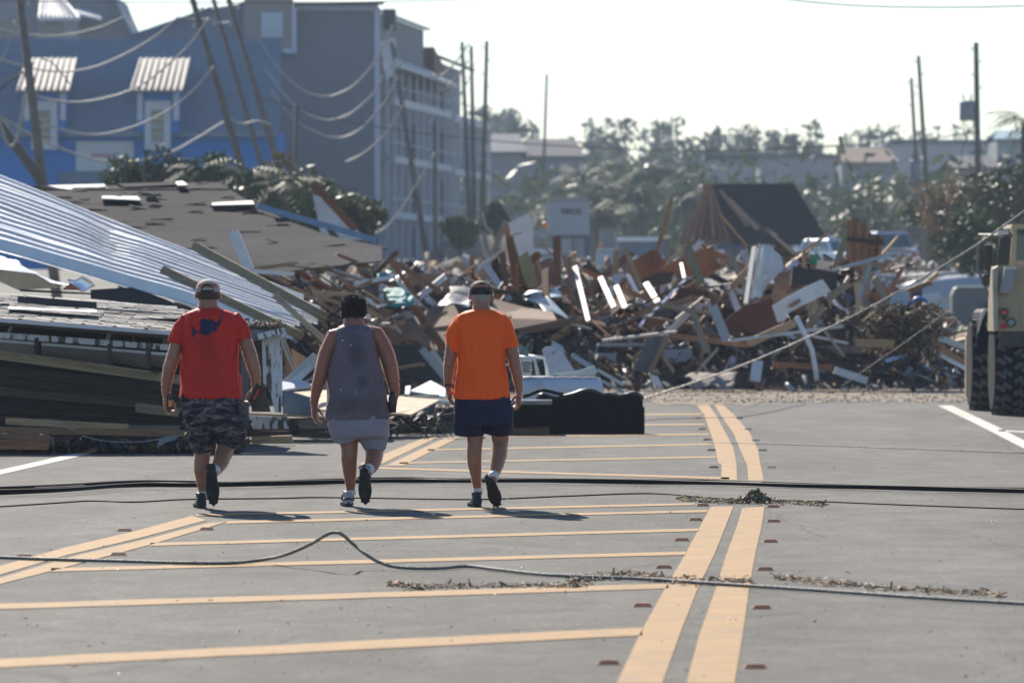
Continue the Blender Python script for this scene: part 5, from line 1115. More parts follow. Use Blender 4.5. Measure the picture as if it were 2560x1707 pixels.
for i in range(34):
    X, Y = random.uniform(640, 960), random.uniform(650, 780); a = random.uniform(-.2, .8); l = random.uniform(40, 120)
    m_ = random.choice([wd_tan, wht, wd_rust, wd_grey, wd_brown, wd_brown, wd_tan])
    pl(lambda x, y: (x, y), (X-l/2*math.cos(a), Y-l/2*math.sin(a)), (X+l/2*math.cos(a), Y+l/2*math.sin(a)), random.uniform(4, 12), m_, 'splintered board lying between the shingled roof and the olive beams', d=random.uniform(84, 91), dd=random.uniform(0, 1), name='splintered_board', cat='board').__setitem__('group', 'splintered boards below the shingled roof')
for i in range(26):
    X, Y = random.uniform(360, 620), random.uniform(520, 740); a = random.uniform(-.9, .9); l = random.uniform(40, 110)
    m_ = random.choice([wd_tan, wht, wd_rust, bright, wd_brown]); 
    pl(qb, (X-l/2*math.cos(a), Y-l/2*math.sin(a)), (X+l/2*math.cos(a), Y+l/2*math.sin(a)), random.uniform(10, 26), m_, 'short broken slat in the jumble beside the tank-top man', d=random.uniform(88, 97), dd=random.uniform(0, 1), face=sunface, name='broken_lath', cat='slat').__setitem__('group', 'short slats beside the tank-top man')
# low junk on the asphalt between the men
for i, (a, b, w_, m_, lab) in enumerate([((880,1240),(1000,1250),20,wht,'white strip lying on the low junk between the men'),((800,1300),(1000,1290),30,ply,'low brown board on the asphalt between the men'),((700,1340),(960,1360),26,wd_dark,'blackened board on the asphalt between the men'),((860,1250),(1000,1262),16,ply_tan,'pale thin board edge between the men'),((590,1455),(660,1450),34,wd_grey,'small grey block on the asphalt between the men')]):
    pl(qb, a, b, w_, m_, lab, d=70.5+.2*i, t=.1, name='low_board', cat='board')
pts = [tuple(G(*qb(random.uniform(535, 1000), random.uniform(1400, 1480)), 0)+Vector((0, random.uniform(0, 1.5), random.uniform(.02, .22)))) for _ in range(500)]
scatter_bits('low_scraps', pts, (.03, .13), [blk, wd_dark, wd_dark, drygreen, slate, wd_brown, wd_dark], 'dark scraps and bags lying low between the men', elong=4)
# ------------------------------------------------------------------ palm frond on the asphalt
def frond_mesh(L=1.6, n=16, droop=.8, wid=.35, seed=0):
    rnd = random.Random(seed); mb = MB(); pts = []
    for i in range(n+1):
        t = i/n; pts.append(Vector((L*(t-.15*droop*t*t), 0, L*(.55*t-droop*.95*t*t))))
    mb.tube(pts, [.016*(1-.8*i/n) for i in range(n+1)], 4)
    for i in range(2, n+1):
        p = pts[i]; t = i/n; l = wid*math.sin(math.pi*min(1, .25+.75*t))*(1.1-.4*t)+.06
        for s in (-1, 1):
            d = Vector((.55, s*.85, -.28-.3*rnd.random())).normalized(); w_ = .022
            side = Vector((.8, -s*.5, 0)).normalized()*w_
            e = p+d*l; mb.add([p-side, p+side, p+side*.8+d*l*.6, e, p-side*.8+d*l*.6], [(0, 1, 2, 3, 4)])
    return mb
dkgreen = M('drying_frond', (.045,.06,.03), .6, .4, 3)
for i, (X, Y, rz) in enumerate([(620, 1440, .2), (700, 1450, 2.7)]):
    o = frond_mesh(1.1, 12, .55, .28, i).build('palm_frond', dkgreen, label=['torn dark palm frond on the asphalt pointing at the bed','torn dark palm frond on the asphalt pointing at the deck frame'][i], cat='frond'); o.location = G(*qb(X, Y), .12)+Vector((0, .6, 0)); o.rotation_euler = (0.2, .15, rz)

# ------------------------------------------------------------------ bed end, mattress, plastic chair, round table top
hb0 = thing('bed_headboard', 'black wooden bed end with a wavy carved top on the asphalt', 'headboard', G(1480, 1085, 0))
wood_blk = M('black_lacquered_wood', (.010,.009,.011), .75, .3, 10, spec=.06, rnd=0)
topc = [(1070,1060),(1085,1000),(1120,950),(1170,935),(1220,955),(1280,975),(1350,985),(1430,975),(1520,950),(1600,930),(1680,900),(1760,880),(1830,880),(1900,900),(1960,930),(2010,945),(2080,935),(2150,945),(2230,965),(2330,945),(2400,925),(2480,930),(2530,960),(2560,1010)]
poly = [P(*qn(x, y), 68.6)-hb0.location for x, y in topc]+[P(*qn(2562, 1480), 68.6)-hb0.location, P(*qn(1080, 1490), 68.6)-hb0.location]
MB().prism(poly, (0, .045, 0)).build('carved_panel', wood_blk, hb0)
MB().tube([p+Vector((0, .022, .004)) for p in poly[:-2]], .028, 8).build('moulding', M('lacquered_edge', (.012,.011,.013), .3, .2, 9, spec=.6, rnd=0), hb0, True)
for X in (1085, 2555): beam('leg', P(*qn(X, 1100), 68.6), P(*qn(X, 1490), 68.6)+Vector((0, 0, -.02)), .05, .06, wood_blk, parent=hb0)
bf = thing('low_bed', 'dark low bed base lying behind the man in orange', 'bed', G(1320, 1088, 0)+Vector((0, .35, 0)))
b0 = bf.location
MB().box(P(*qn(900, 1215), b0.y)-b0, (.62, .5, .28)).build('side_panel', wood_blk, bf)
MB().box(P(*qn(900, 1035), b0.y)-b0, (.66, .6, .05)).build('top_rail', M('grey_glossy_rail', (.16,.17,.19), .25, .2, 5, rnd=0), bf)
MB().box(P(*qn(900, 1430), b0.y)-b0, (.6, .4, .09)).build('bottom_rail', wd_brown, bf)
MB().tube([P(*qn(*p), b0.y+.25)-b0 for p in [(880,960),(980,930),(1080,885),(1180,870),(1280,890),(1360,915),(1450,930)]], .022, 8).build('curved_top', wood_blk, bf, True)
mt = thing('mattress', 'stained pale blue mattress rolled on its side behind the bed end', 'mattress', P(*qn(1430, 1000), 74))
rings = []
for t in (-1, -.985, -.93, -.5, 0, .5, .9, .965, 1.0):
    k = math.sqrt(max(0.02, 1-max(0, (abs(t)-.92)/.08)**2)); px = 1420+t*580; c_ = P(*qn(px, 865), 74)-mt.location
    rings.append([c_+Vector((0, math.sin(a)*.17*k, math.cos(a)*.16*k*(1+.02*math.sin(t*9)))) for a in [2*math.pi*j/20 for j in range(20)]])
mo_ = MB().loft(rings).build('cushion', M('stained_mattress', (.50,.58,.68), .6, .06, 3, rnd=0, second=(.26,.22,.17), second_at=(.56,.70)), mt, True)
crumple(mo_.data, .02, 3.5, 2)
MB().tube([P(*qn(x, 695+4*math.sin(x*.03)), 73.95)-mt.location for x in range(860, 1960, 60)], .016, 6).build('piping', wht, mt, True)
sheet('mattress_board', qn, [(1230,650),(1600,610),(1885,525),(1920,610),(1900,660),(1500,668)], 74.6, M('green_grey_board', (.34,.41,.40), .6, .15, 3), 'grey-green board lying along the top of the mattress', 'board', t=.05)
ch = thing('plastic_chair', 'white plastic slat-back chair behind the mattress', 'chair', P(*qn(1000, 800), 76)); cl = ch.location
plas = M('white_plastic', (.66,.70,.68), .4, .05, 4, rnd=0)
def cp(X, Y, dy=0): return P(*qn(X, Y), 76+dy)-cl
MB().tube([cp(820, 405), cp(1040, 425), cp(1070, 560), cp(1100, 670)], .022, 8).build('back_frame', plas, ch, True)
MB().tube([cp(800, 405), cp(845, 560), cp(860, 670)], .022, 8).build('back_frame', plas, ch, True)
for k in range(5): beam('back_slat', cl+cp(850, 462+40*k), cl+cp(1000, 470+40*k), .06, .015, plas, parent=ch)
MB().tube([cp(960, 395, .35), cp(1180, 412, .35), cp(1215, 560, .35), cp(1228, 670, .35)], .022, 8).build('arm_rest', plas, ch, True)
MB().box(cp(1040, 690, .2), (.5, .42, .03)).build('seat', plas, ch)
for X, dy in ((880, 0), (1110, 0), (930, .4), (1230, .4)): MB().tube([cp(X, 680, dy), cp(X+10, 990, dy)], .02, 6).build('leg', plas, ch, True)
rt = thing('round_table_top', 'pale blue speckled table top tipped up behind the plastic chair', 'table', P(*qn(1400, 640), 80))
tp = [(1150,300),(1200,265),(1270,255),(1340,275),(1400,320),(1470,400),(1540,490),(1600,590),(1620,650),(1400,660),(1240,640),(1190,470)]
MB().prism([P(*qn(*p), 80)-rt.location for p in tp], (0, .05, 0)).build('top', M('speckled_top', (.42,.50,.62), .5, .12, 8, rnd=0, second=(.16,.15,.16), second_at=(.64,.70)), rt)
sheet('green_cloth', qn, [(760,270),(830,220),(960,300),(980,370),(860,400),(800,390)], 85, M('sea_green_cloth', (.22,.32,.28), .8, .25, 4), 'pale sea-green cloth beside the orange sleeve', 'cloth')
pl(qn, (1560,370), (1860,560), 70, blug, 'grey-white plank running down to the mattress end', d=88, name='grey_white_board', cat='board')
pl(qn, (1920,580), (2300,800), 46, wht, 'white channel rail beside the mattress end', d=84, name='rail', cat='rail', t=.06)
pl(qn, (1990,740), (2290,900), 40, M('grey_rail', (.33,.35,.36), .5, .2, 4), 'grey channel rail beneath the white one', d=83.5, name='rail', cat='rail', t=.06)
pl(qn, (1470,330), (1600,620), 40, wd_rust, 'dark red plank behind the tipped table top', d=86)

# ------------------------------------------------------------------ brush heap and the pile's tail
pts = []
for i in range(3000):
    X, Y = random.gauss(780, 120), random.gauss(820, 90)
    if X > 1050 or Y < 690: continue
    pts.append(tuple(P(*qd(X, min(Y, 1000)), 99.5+random.uniform(-.6, 1.4))))
scatter_bits('brush_heap', pts, (.008, .045), [wd_dark, drygreen, straw, wd_brown, wd_dark], 'tangled dry brush heap at the tail of the pile', elong=9, flat=.4)
pl(qd, (470,930), (720,940), 52, wd_tan, 'pale splintered plywood strip before the brush heap', d=98.2, name='splinter_board', cat='board', t=.03)
pl(qd, (330,1110), (545,1180), 48, wht, 'white downpipe lying at the foot of the pile', d=98.3, name='downpipe', cat='pipe', t=.1)
pl(qd, (1020,980), (1190,1060), 30, wd_tan, 'tan board lying beside the loader', d=98, dd=1)
pl(qd, (950,1080), (1150,1145), 20, wd_brown, 'brown thin board lying beside the loader', d=97.5)
pl(qd, (1010,900), (1185,960), 40, wht, 'white board lying by the loader bucket', d=99, name='white_board', cat='board')
pl(qd, (1020,1010), (1185,1100), 26, wht, 'thin white board under the tan one by the loader', d=98.5, name='white_board', cat='board')
pl(qd, (440,760), (475,820), 60, wd_dark, 'dark stub standing beside the brush heap', d=99, name='stub', cat='stump')
hoop = MB(); hoop.tube([P(*qd(885+52*math.cos(a), 690-50*math.sin(a)), 100) for a in [math.pi*k/10 for k in range(-1, 12)]], .03, 8)
hoop.build('blue_hoop', M('bright_blue_plastic', (.02,.17,.42), .4, .1, 4), smooth=True, label='bright blue plastic hoop above the brush heap', cat='hoop')
sheet('white_rag', qd, [(700,640),(760,590),(820,600),(820,690),(760,660),(690,690)], 100.5, blug, 'pale rags hung above the brush heap', 'rag')
grid_sheet('green_bag', [P(*qe(*p), D-.1) for p in [(1070,650),(1200,620),(1220,680),(1090,730)]], M('green_plastic', (.02,.24,.10), .4, .3, 6), (8, 8), .08, 6, .005, label='green plastic bag beside the black hollow cabinet', cat='bag')
grid_sheet('cream_cushion', [P(*qe(*p), D-.2) for p in [(1200,680),(1330,690),(1310,780),(1180,770)]], M('cream_cloth', (.55,.46,.38), .8, .15, 4), (8, 8), .06, 4, .08, label='cream cushion on top of the black hollow cabinet', cat='cushion')

# ================================================================== the loader
ldr = thing('wheel_loader', 'tan military loader standing on the road edge, seen from behind', 'loader', G(2530, 1037, 0)); lo = ldr.location
def lp(X, Y, dy=0): return P(*ql(X, Y), lo.y+dy)-lo
def wheel(name, X, Y, dy, r, wd):
    c_ = lp(X, Y, dy); c_.z = r; mbw = MB(); prof = [(-.5, .80), (-.5, .90), (-.46, .965), (-.38, .99), (.38, .99), (.46, .965), (.5, .90), (.5, .80)]
    seg = 40; rings = []
    for x, k in prof: rings.append([c_+Vector((x*wd, math.cos(a)*r*k, math.sin(a)*r*k)) for a in [2*math.pi*j/seg for j in range(seg)]])
    mbw.loft(rings); wh = mbw.build(name, rubber, ldr, True)
    n = 22; lug = MB()
    for j in range(n):
        for s in (-1, 1):
            a = 2*math.pi*(j+(.5 if s > 0 else 0))/n; R = Matrix.Rotation(a, 3, 'X')
            for (x, tw) in ((.33, .0), (.15, .10)):
                p = R @ Vector((0, 0, r*.995)); t_ = R @ Vector((0, 1, 0))
                lug.box(c_+p+Vector((s*x*wd, 0, 0))+t_*tw*r*.5, (wd*.26, r*.085, .06), R @ Matrix.Rotation(s*.55, 3, 'Z'))
    lug.build('tread_lugs', M('dusty_lit_rubber', (.10,.10,.10), .85, .4, 9), wh, False); wh.children[0]['kind'] = 'stuff'  # dusty lugs, lightened further to stand for light on the tread
    MB().tube([c_+Vector((-wd*.42, 0, 0)), c_+Vector((-wd*.46, 0, 0))], [r*.55, r*.5], 24).build('rim', beige, wh, True)
    return wh
wheel('wheel', 372, 0, 0, .66, .50)
wheel('wheel', 198, 0, 3.3, .66, .50)
c_ = lp(372, 0, 0)
for X, dy in ((372, 0), (198, 3.3)):
    c2 = lp(X, 0, dy); o = None
wheel('wheel', 372+1.95*179*3.01, 0, 0, .66, .50); wheel('wheel', 198+1.95*172*3.01, 0, 3.3, .66, .50)
MB().prism([lp(285, 375, -.72), lp(345, 372, -.72), lp(1400, 372, -.72), lp(1400, 868, -.72), lp(258, 868, -.72), lp(262, 660, -.72)], (0, 1.1, 0)).build('body', beige, ldr)
MB().box(lp(840, 930, 1.2), (1.5, 1.6, .42)).build('chassis', dkplastic, ldr)
MB().prism([lp(245, 400, -.82), lp(285, 375, -.82), lp(290, 860, -.82), lp(252, 860, -.82)], (0, .12, 0)).build('side_edge', M('worn_tan_edge', (.55,.49,.38), .5, .1, 3), ldr)
MB().prism([lp(302, 690, -.80), lp(440, 680, -.80), lp(440, 865, -.80), lp(290, 865, -.80)], (0, .06, 0)).build('lamp_panel', beige, ldr)
def disc(name, X, Y, r, mat, dy): 
    c_ = lp(X, Y, dy); return MB().tube([c_, c_+Vector((0, .04, 0))], [r, r], 20).build(name, mat, ldr, True)
disc('tail_lamp', 326, 828, .042, redm, -.90); disc('lamp_ring', 388, 803, .065, dkplastic, -.89); disc('lamp_lens', 388, 803, .048, M('grey_lens', (.35,.37,.4), .2, .1, 9), -.92)
MB().prism([lp(300, 712, -.92), lp(318, 692, -.92), lp(352, 692, -.92), lp(370, 712, -.92), lp(352, 775, -.92), lp(334, 792, -.92), lp(312, 770, -.92)], (0, .05, 0)).build('reflector_shield', dkplastic, ldr)
MB().prism([lp(308, 712, -.925), lp(362, 712, -.925), lp(350, 740, -.925), lp(316, 740, -.925)], (0, .01, 0)).build('red_stripe', redm, ldr)
MB().prism([lp(300, 870, -.78), lp(1300, 870, -.78), lp(1300, 985, -.78), lp(300, 985, -.78)], (0, .1, 0)).build('rear_flap', dkplastic, ldr)
MB().prism([lp(342, 385, -1.05), lp(425, 385, -1.05), lp(385, 585, -1.05), lp(303, 580, -1.05)], (0, .3, 0)).build('lamp_box', M('grey_box', (.24,.24,.26), .5, .2, 4), ldr)
MB().prism([lp(342, 384, -1.06), lp(426, 384, -1.06), lp(424, 402, -1.06), lp(342, 402, -1.06)], (0, .32, 0)).build('box_lid', M('pale_lid', (.6,.6,.56), .4, .1, 4), ldr)
# cab
for pts_, m_, nm in [([(392,62),(1200,62),(1200,92),(384,92)], beige, 'cab_roof'), ([(400,92),(430,92),(418,380),(375,380)], beige, 'cab_post'), ([(432,150),(640,150),(640,335),(425,335)], M('tinted_glass', (.05,.10,.10), .1, .1, 4), 'cab_window'), ([(300,165),(372,150),(368,365),(278,372)], dkplastic, 'cab_side_window'), ([(425,335),(900,335),(900,380),(420,380)], beige, 'cab_sill'), ([(640,92),(680,92),(680,380),(640,380)], beige, 'cab_post')]:
    MB().prism([lp(*p, .9) for p in pts_], (0, 1.3 if nm == 'cab_roof' else .1, 0)).build(nm, m_, ldr)
MB().prism([lp(285, 112, .8), lp(362, 106, .8), lp(366, 140, .8), lp(280, 145, .8)], (0, .2, 0)).build('work_lamp', M('pale_lid', (.6,.6,.56), .4, .1, 4), ldr)
MB().tube([lp(390, 148, .9), lp(262, 146, 1.2), lp(145, 144, 1.6), lp(138, 260, 1.6), lp(132, 395, 1.6), lp(165, 480, 1.5), lp(240, 645, 1.3)], .022, 8).build('mirror_bracket', M('bracket_steel', (.22,.19,.15), .5, .2, 5), ldr, True)
MB().tube([lp(140, 250, 1.6), lp(190, 320, 1.5)], .012, 6).build('mirror_arm', dkplastic, ldr, True)
o = MB().box(lp(217, 312, 1.45), (.125, .06, .36)).build('mirror', dkplastic, ldr); md = o.modifiers.new('b', 'BEVEL'); md.width = .028; md.segments = 3
o = MB().box(lp(204, 482, 1.45), (.13, .06, .16)).build('small_mirror', dkplastic, ldr); md = o.modifiers.new('b', 'BEVEL'); md.width = .03; md.segments = 3
MB().box(lp(217, 216, 1.45), (.12, .065, .02)).build('mirror_cap', M('pale_lid', (.6,.6,.56), .4, .1, 4), ldr)
# front fender and bucket side
fr = []; fc = lp(235, 960, 3.3)
for k in range(11):
    a = math.radians(90+ k*9.5); fr.append((fc.y, k, a))
MB().prism([lp(128, 1040, 2.6), lp(132, 880, 2.6), lp(142, 790, 2.6), lp(160, 725, 2.6), lp(185, 702, 2.6), lp(235, 698, 2.6), lp(238, 720, 2.6), lp(222, 830, 2.6), lp(215, 1040, 2.6)], (0, 1.4, 0)).build('fender', M('dark_blue_fender', (.008,.010,.02), .7, .2, 4, spec=.1), ldr)
MB().prism([lp(136, 880, 2.55), lp(146, 790, 2.55), lp(163, 722, 2.55), lp(187, 699, 2.55), lp(222, 697, 2.55), lp(190, 730, 2.55), lp(166, 790, 2.55)], (0, .04, 0)).build('fender_highlight', M('pale_lid', (.6,.6,.56), .4, .1, 4), ldr)  # pale strip put in as the highlight along the fender's upper left
MB().box(lp(212, 818, 2.5), (.07, .05, .07)).build('marker_lamp', M('dull_orange', (.3,.19,.10), .4, .1, 4), ldr)
for pts_, m_, nm in [([(62,880),(120,885),(122,912),(60,912)], beige, 'bucket_top'), ([(48,890),(66,885),(68,1370),(45,1365)], beige, 'bucket_edge'), ([(68,912),(120,912),(122,1360),(60,1358)], wd_dark, 'bucket_inside'), ([(122,840),(140,845),(138,1430),(122,1420)], beige, 'bucket_edge'), ([(84,1070),(118,1080),(116,1300),(80,1290)], beige, 'bucket_plate')]:
    MB().prism([lp(*p, 5.2) for p in pts_], (0, .25 if nm != 'bucket_inside' else .1, 0)).build(nm, m_, ldr)
MB().tube([lp(100, 930, 5.15), lp(100, 1080, 5.15)], .022, 10).build('hydraulic_ram', alum, ldr, True)
MB().box(lp(200, 1050, 4.6), (.5, 1.6, .3)).build('front_arm', dkplastic, ldr)
# ================================================================== behind the pile
random.seed(11); np.random.seed(11)
def bx(o, name, q, x0, y0, x1, y1, d, dep, mat, parent=None):
    """box from a measured rectangle at distance d, dep metres deep"""
    a, b = P(*q(x0, y1), d), P(*q(x1, y0), d)
    return MB().prism([a-o.location, Vector((b.x, d, a.z))-o.location, b-o.location, Vector((a.x, d, b.z))-o.location], (0, dep, 0)).build(name, mat, parent or o)
def pp_(o, name, q, pts, d, dep, mat, parent=None):
    return MB().prism([P(*q(*p[:2]), d+(p[2] if len(p) > 2 else 0))-o.location for p in pts], (0, dep, 0)).build(name, mat, parent or o)
def slab(o, name, q, pts, mat, t=.12, parent=None):
    ps = [P(*q(*p[:2]), p[2])-o.location for p in pts]
    return MB().prism(ps, (0, 0, -t)).build(name, mat, parent or o)

# ------------------------------------------------------------------ blue building
roofm = M('blue_grey_metal_roof', (.16,.22,.29), .7, .12, .6, .05, rnd=.03)
bluew = M('bright_blue_siding', (.0,.17,.54), .8, .08, 1.0, .05, rnd=0)
trimw = M('pale_trim', (.50,.54,.60), .6, .06, 1.5, rnd=0)
tinroof = M('dormer_tin', (.15,.145,.14), .6, .25, 2.5, .1, rnd=0)
bb = thing('blue_building', 'bright blue building with grey metal roof and two dormers', 'building', Vector((P(350, 700, 286).x, 286, zg(286))))
a, b = P(*qh(-250, 1060), 285), P(*qh(2262, 1060), 285)
MB().prism([Vector((a.x, 285, zg(285)-.3))-bb.location, Vector((b.x, 285, zg(285)-.3))-bb.location, b-bb.location, a-bb.location], (0, 11, 0)).build('wall', bluew, bb)
slab(bb, 'roof', qh, [(-250,1085,284.3),(2275,1085,284.3),(2295,318,291),(-250,318,291)], roofm, .2)
for i in range(44):
    X = -120+i*55; p0, p1 = P(*qh(X, 1080), 284.3), P(*qh(X+2, 322), 291)
    beam('roof_seam', p0+Vector((0, 0, .03)), p1+Vector((0, 0, .03)), .05, .07, roofm, parent=bb, face=(0, 0, 1), rag=0)
for dx in (-925, 0):
    pre = lambda x: x+dx
    bx(bb, 'dormer_wall', qh, pre(1135), 735, pre(1460), 1090, 283.9, 5.5, bluew)
    for xa, xb in ((1120, 1165), (1415, 1462)): bx(bb, 'corner_trim', qh, pre(xa), 740, pre(xb), 985, 283.78, .1, trimw)
    fo = bx(bb, 'window_frame', qh, pre(1182), 825, pre(1392), 1222, 283.75, .1, trimw)
    g_ = bx(bb, 'window_pane', qh, pre(1236), 900, pre(1336), 1160, 283.72, .05, glass)
    for k in range(1, 4): bx(bb, 'muntin', qh, pre(1236), 900+k*65, pre(1336), 907+k*65, 283.70, .015, trimw)
    rf_ = slab(bb, 'dormer_roof', qh, [(pre(1060),735,282.9),(pre(1492),735,282.9),(pre(1552),480,287.5),(pre(1140),480,287.5)], tinroof, .12)
    for k in range(9):
        X = 1072+k*52; X2 = 1150+k*49.5
        beam('roof_seam', P(*qh(pre(X), 728), 282.9)+Vector((0, 0, .04)), P(*qh(pre(X2), 482), 287.5)+Vector((0, 0, .04)), .07, .08, tinroof, parent=bb, face=(0, 0, 1), rag=0)
so = bx(bb, 'sign_board', qh, 620, 1155, 1092, 1398, 284.85, .1, trimw)
redink = M('red_lettering', (.42,.10,.12), .6, .1, 5, rnd=0)
for k in range(9): bx(bb, 'red_lettering', qh, 745+k*23, 1258, 745+k*23+16, 1286, 284.83, .02, redink)
bx(bb, 'lower_wall', qh, 480, 1400, 1900, 1560, 284.9, .1, M('dull_blue_wall', (.10,.19,.32), .7, .1, 1))
# pale house behind it
hb2 = thing('pale_house', 'pale grey house with white ribbed roof behind the blue building', 'house', Vector((P(120, 700, 335).x, 335, zg(335))))
greyw = M('grey_blue_siding', (.25,.27,.30), .7, .08, .6, rnd=0)
a = P(*qh(0, 330), 335); b = P(*qh(1055, 330), 335)
MB().prism([Vector((a.x-8, 335, zg(335)-.3))-hb2.location, Vector((b.x, 335, zg(335)-.3))-hb2.location]+[P(*qh(*p), 335)-hb2.location for p in [(1058,260),(960,40),(930,-40),(-380,-40)]], (0, 12, 0)).build('wall', greyw, hb2)
slab(hb2, 'roof', qh, [(905,-60,333.5),(1085,275,333.5),(1085,275,347),(905,-60,347)], roofm, .3)
slab(hb2, 'white_roof', qh, [(310,140,331),(655,138,331),(480,-60,334.9),(330,-60,334.9)], wht, .2)
for k in range(8): beam('roof_rib', P(*qh(330+k*40, 134), 331)+Vector((0, 0, .06)), P(*qh(335+k*18, -55), 334.8)+Vector((0, 0, .06)), .1, .12, wht, parent=hb2, face=(0, 0, 1), rag=0)
bx(hb2, 'wall_bay', qh, 310, 150, 640, 330, 333.5, 1.4, M('pale_bay', (.33,.35,.38), .7, .06, .6))
bx(hb2, 'window', qh, 325, 190, 505, 285, 333.4, .06, glass)
bx(hb2, 'window', qh, 20, 170, 110, 300, 334.9, .06, glass)
slab(hb2, 'small_roof', qh, [(610,100,332.5),(830,150,332.5),(820,110,334.8),(620,60,334.8)], wht, .15)

# ------------------------------------------------------------------ tall grey building with balconies
tg = thing('grey_apartment_block', 'tall grey sided apartment block with white balcony columns', 'building', Vector((P(800, 700, 300).x, 300, zg(300))))
siding = M('grey_siding', (.20,.21,.23), .75, .05, .4, rnd=0)
base = zg(300)-.3
def tv(p): return p-tg.location
aL, aR = P(325, 100, 300), P(946, 100, 300)
MB().prism([tv(Vector((aL.x, 300, base))), tv(Vector((aR.x, 300, base))), tv(P(946, 24, 300)), tv(P(600, 10, 300)), tv(P(528, 22, 300)), tv(P(325, 86, 300))], (0, 14, 0)).build('wall', siding, tg)
for k in range(70):           # lap siding courses
    z = base+.6+k*.2; p = P(640, 740, 299.96); 
    zt = z+tg.location.z*0
    if zt > P(0, 30, 300).z: break
    beam('siding_course', Vector((P(652, 0, 300).x, 299.97, zt)), Vector((aR.x-.25, 299.97, zt)), .02, .03, siding, parent=tg, rag=0)
bx(tg, 'frieze', lambda x, y: (x, y), 735, 12, 946, 26, 299.8, .2, trimw)
slab(tg, 'roof', lambda x, y: (x, y), [(600,6,299.2),(960,6,299.2),(960,4,314),(600,4,314)], M('dark_roof_edge', (.05,.05,.055), .7, .2, 2), .15)
slab(tg, 'gable_roof', lambda x, y: (x, y), [(318,90,299.3),(530,16,299.3),(530,16,314),(318,90,314)], roofm, .12)
tanw = M('tan_siding', (.30,.25,.22), .75, .06, .5, rnd=0)
bay = bx(tg, 'tan_bay', qi, -80, -30, 238, 350, 299.0, .98, tanw)
bx(tg, 'bay_trim', qi, 236, 50, 262, 350, 298.95, 1.0, trimw); bx(tg, 'bay_trim', qi, 180, 318, 238, 350, 298.95, .05, trimw)
bx(tg, 'window_frame', qi, 36, 85, 175, 245, 298.93, .06, trimw); 
bx(tg, 'window_pane', qi, 58, 108, 152, 222, 298.9, .04, M('painted_sky_glass', (.30,.42,.42), .1, .2, 1, rnd=0))  # sky reflection put into the base colour of the pane
bx(tg, 'window_sash', qi, 58, 160, 152, 167, 298.88, .03, trimw)
bx(tg, 'corner_board', lambda x, y: (x, y), 936, 20, 950, 560, 299.9, .25, trimw)
# receding balcony side
FA, FB = P(952, 500, 301), P(1224, 500, 347)
def fs(t, z, off=0.0):
    p = FA.lerp(FB, t); n = Vector((-(FB-FA).y, (FB-FA).x, 0)).normalized()
    n = n if n.x < 0 else -n
    return Vector((p.x, p.y, z))+n*off
def fbeam(name, t0, z0, t1, z1, w_, mat, off=0, t=.25): return beam(name, fs(t0, z0, off), fs(t1, z1, off), w_, t, mat, parent=tg, face=(1, 0, 0), rag=0)
balm = M('balcony_wall', (.24,.25,.28), .75, .08, .4, rnd=0)
MB().prism([tv(fs(0, base, 1.8)), tv(fs(1, base, 1.8)), tv(fs(1, 15.4, 1.8)), tv(fs(.62, 15.6, 1.8)), tv(fs(.6, 16.3, 1.8)), tv(fs(0, 16.6, 1.8))], (-6, 6, 0)).build('side_wall', balm, tg)
for z, w_ in ((6.0, .35), (9.0, .38), (12.1, .42)): 
    fbeam('balcony_beam', .10, z, .60, z, w_, trimw); fbeam('balcony_beam', .63, z-.15, 1.0, z-.15, w_, trimw)
for k in range(16):
    t = .06+.94*k/15
    for z0, z1 in ((base, 5.8), (6.2, 8.8), (9.2, 11.9), (12.3, 14.0)):
        if t > .62 and z0 > 12: continue
        fbeam('column', t, z0, t, z1, .22, trimw, .05, .22)
for k in range(10):
    t = .1+.09*k
    for z0 in (3.4, 6.4, 9.4, 12.4): 
        if (k*7+int(z0)) % 3: 
            o = fbeam('balcony_door', t, z0, t, z0+2.1, 1.0, glass, 1.7, .06)
for z in (6.9, 9.9, 12.9): fbeam('railing', .08, z, .98, z, .06, trimw, -.05, .05)
MB().prism([tv(fs(.08, 14.0, -.5)), tv(fs(.6, 13.8, -.5)), tv(fs(.6, 15.0, 1.7)), tv(fs(.08, 15.2, 1.7))], (0, 0, -.15)).build('balcony_roof', M('pale_tan_tin', (.46,.43,.40), .5, .15, 2), tg)
MB().prism([tv(fs(.10, 14.9, 1.2)), tv(fs(.55, 14.8, 1.2)), tv(fs(.55, 16.9, 1.2)), tv(fs(.10, 17.0, 1.2))], (-3, 2, 0)).build('upper_storey', siding, tg)
MB().prism([tv(fs(.56, 13.6, .6)), tv(fs(.70, 13.6, .6)), tv(fs(.66, 15.2, .8)), tv(fs(.58, 16.0, .8))], (-1, 1, 0)).build('torn_roof', wd_brown, tg)
fbeam('parapet', .12, 17.05, .56, 16.95, .12, trimw, 1.0); fbeam('parapet', .62, 15.6, 1, 15.4, .12, M('dark_roof_edge', (.05,.05,.055)), 1.0)
bx(tg, 'roof_hatch', qi, 830, 60, 910, 180, 303, 3, M('dark_green_grey', (.09,.10,.10), .7, .2, 1))

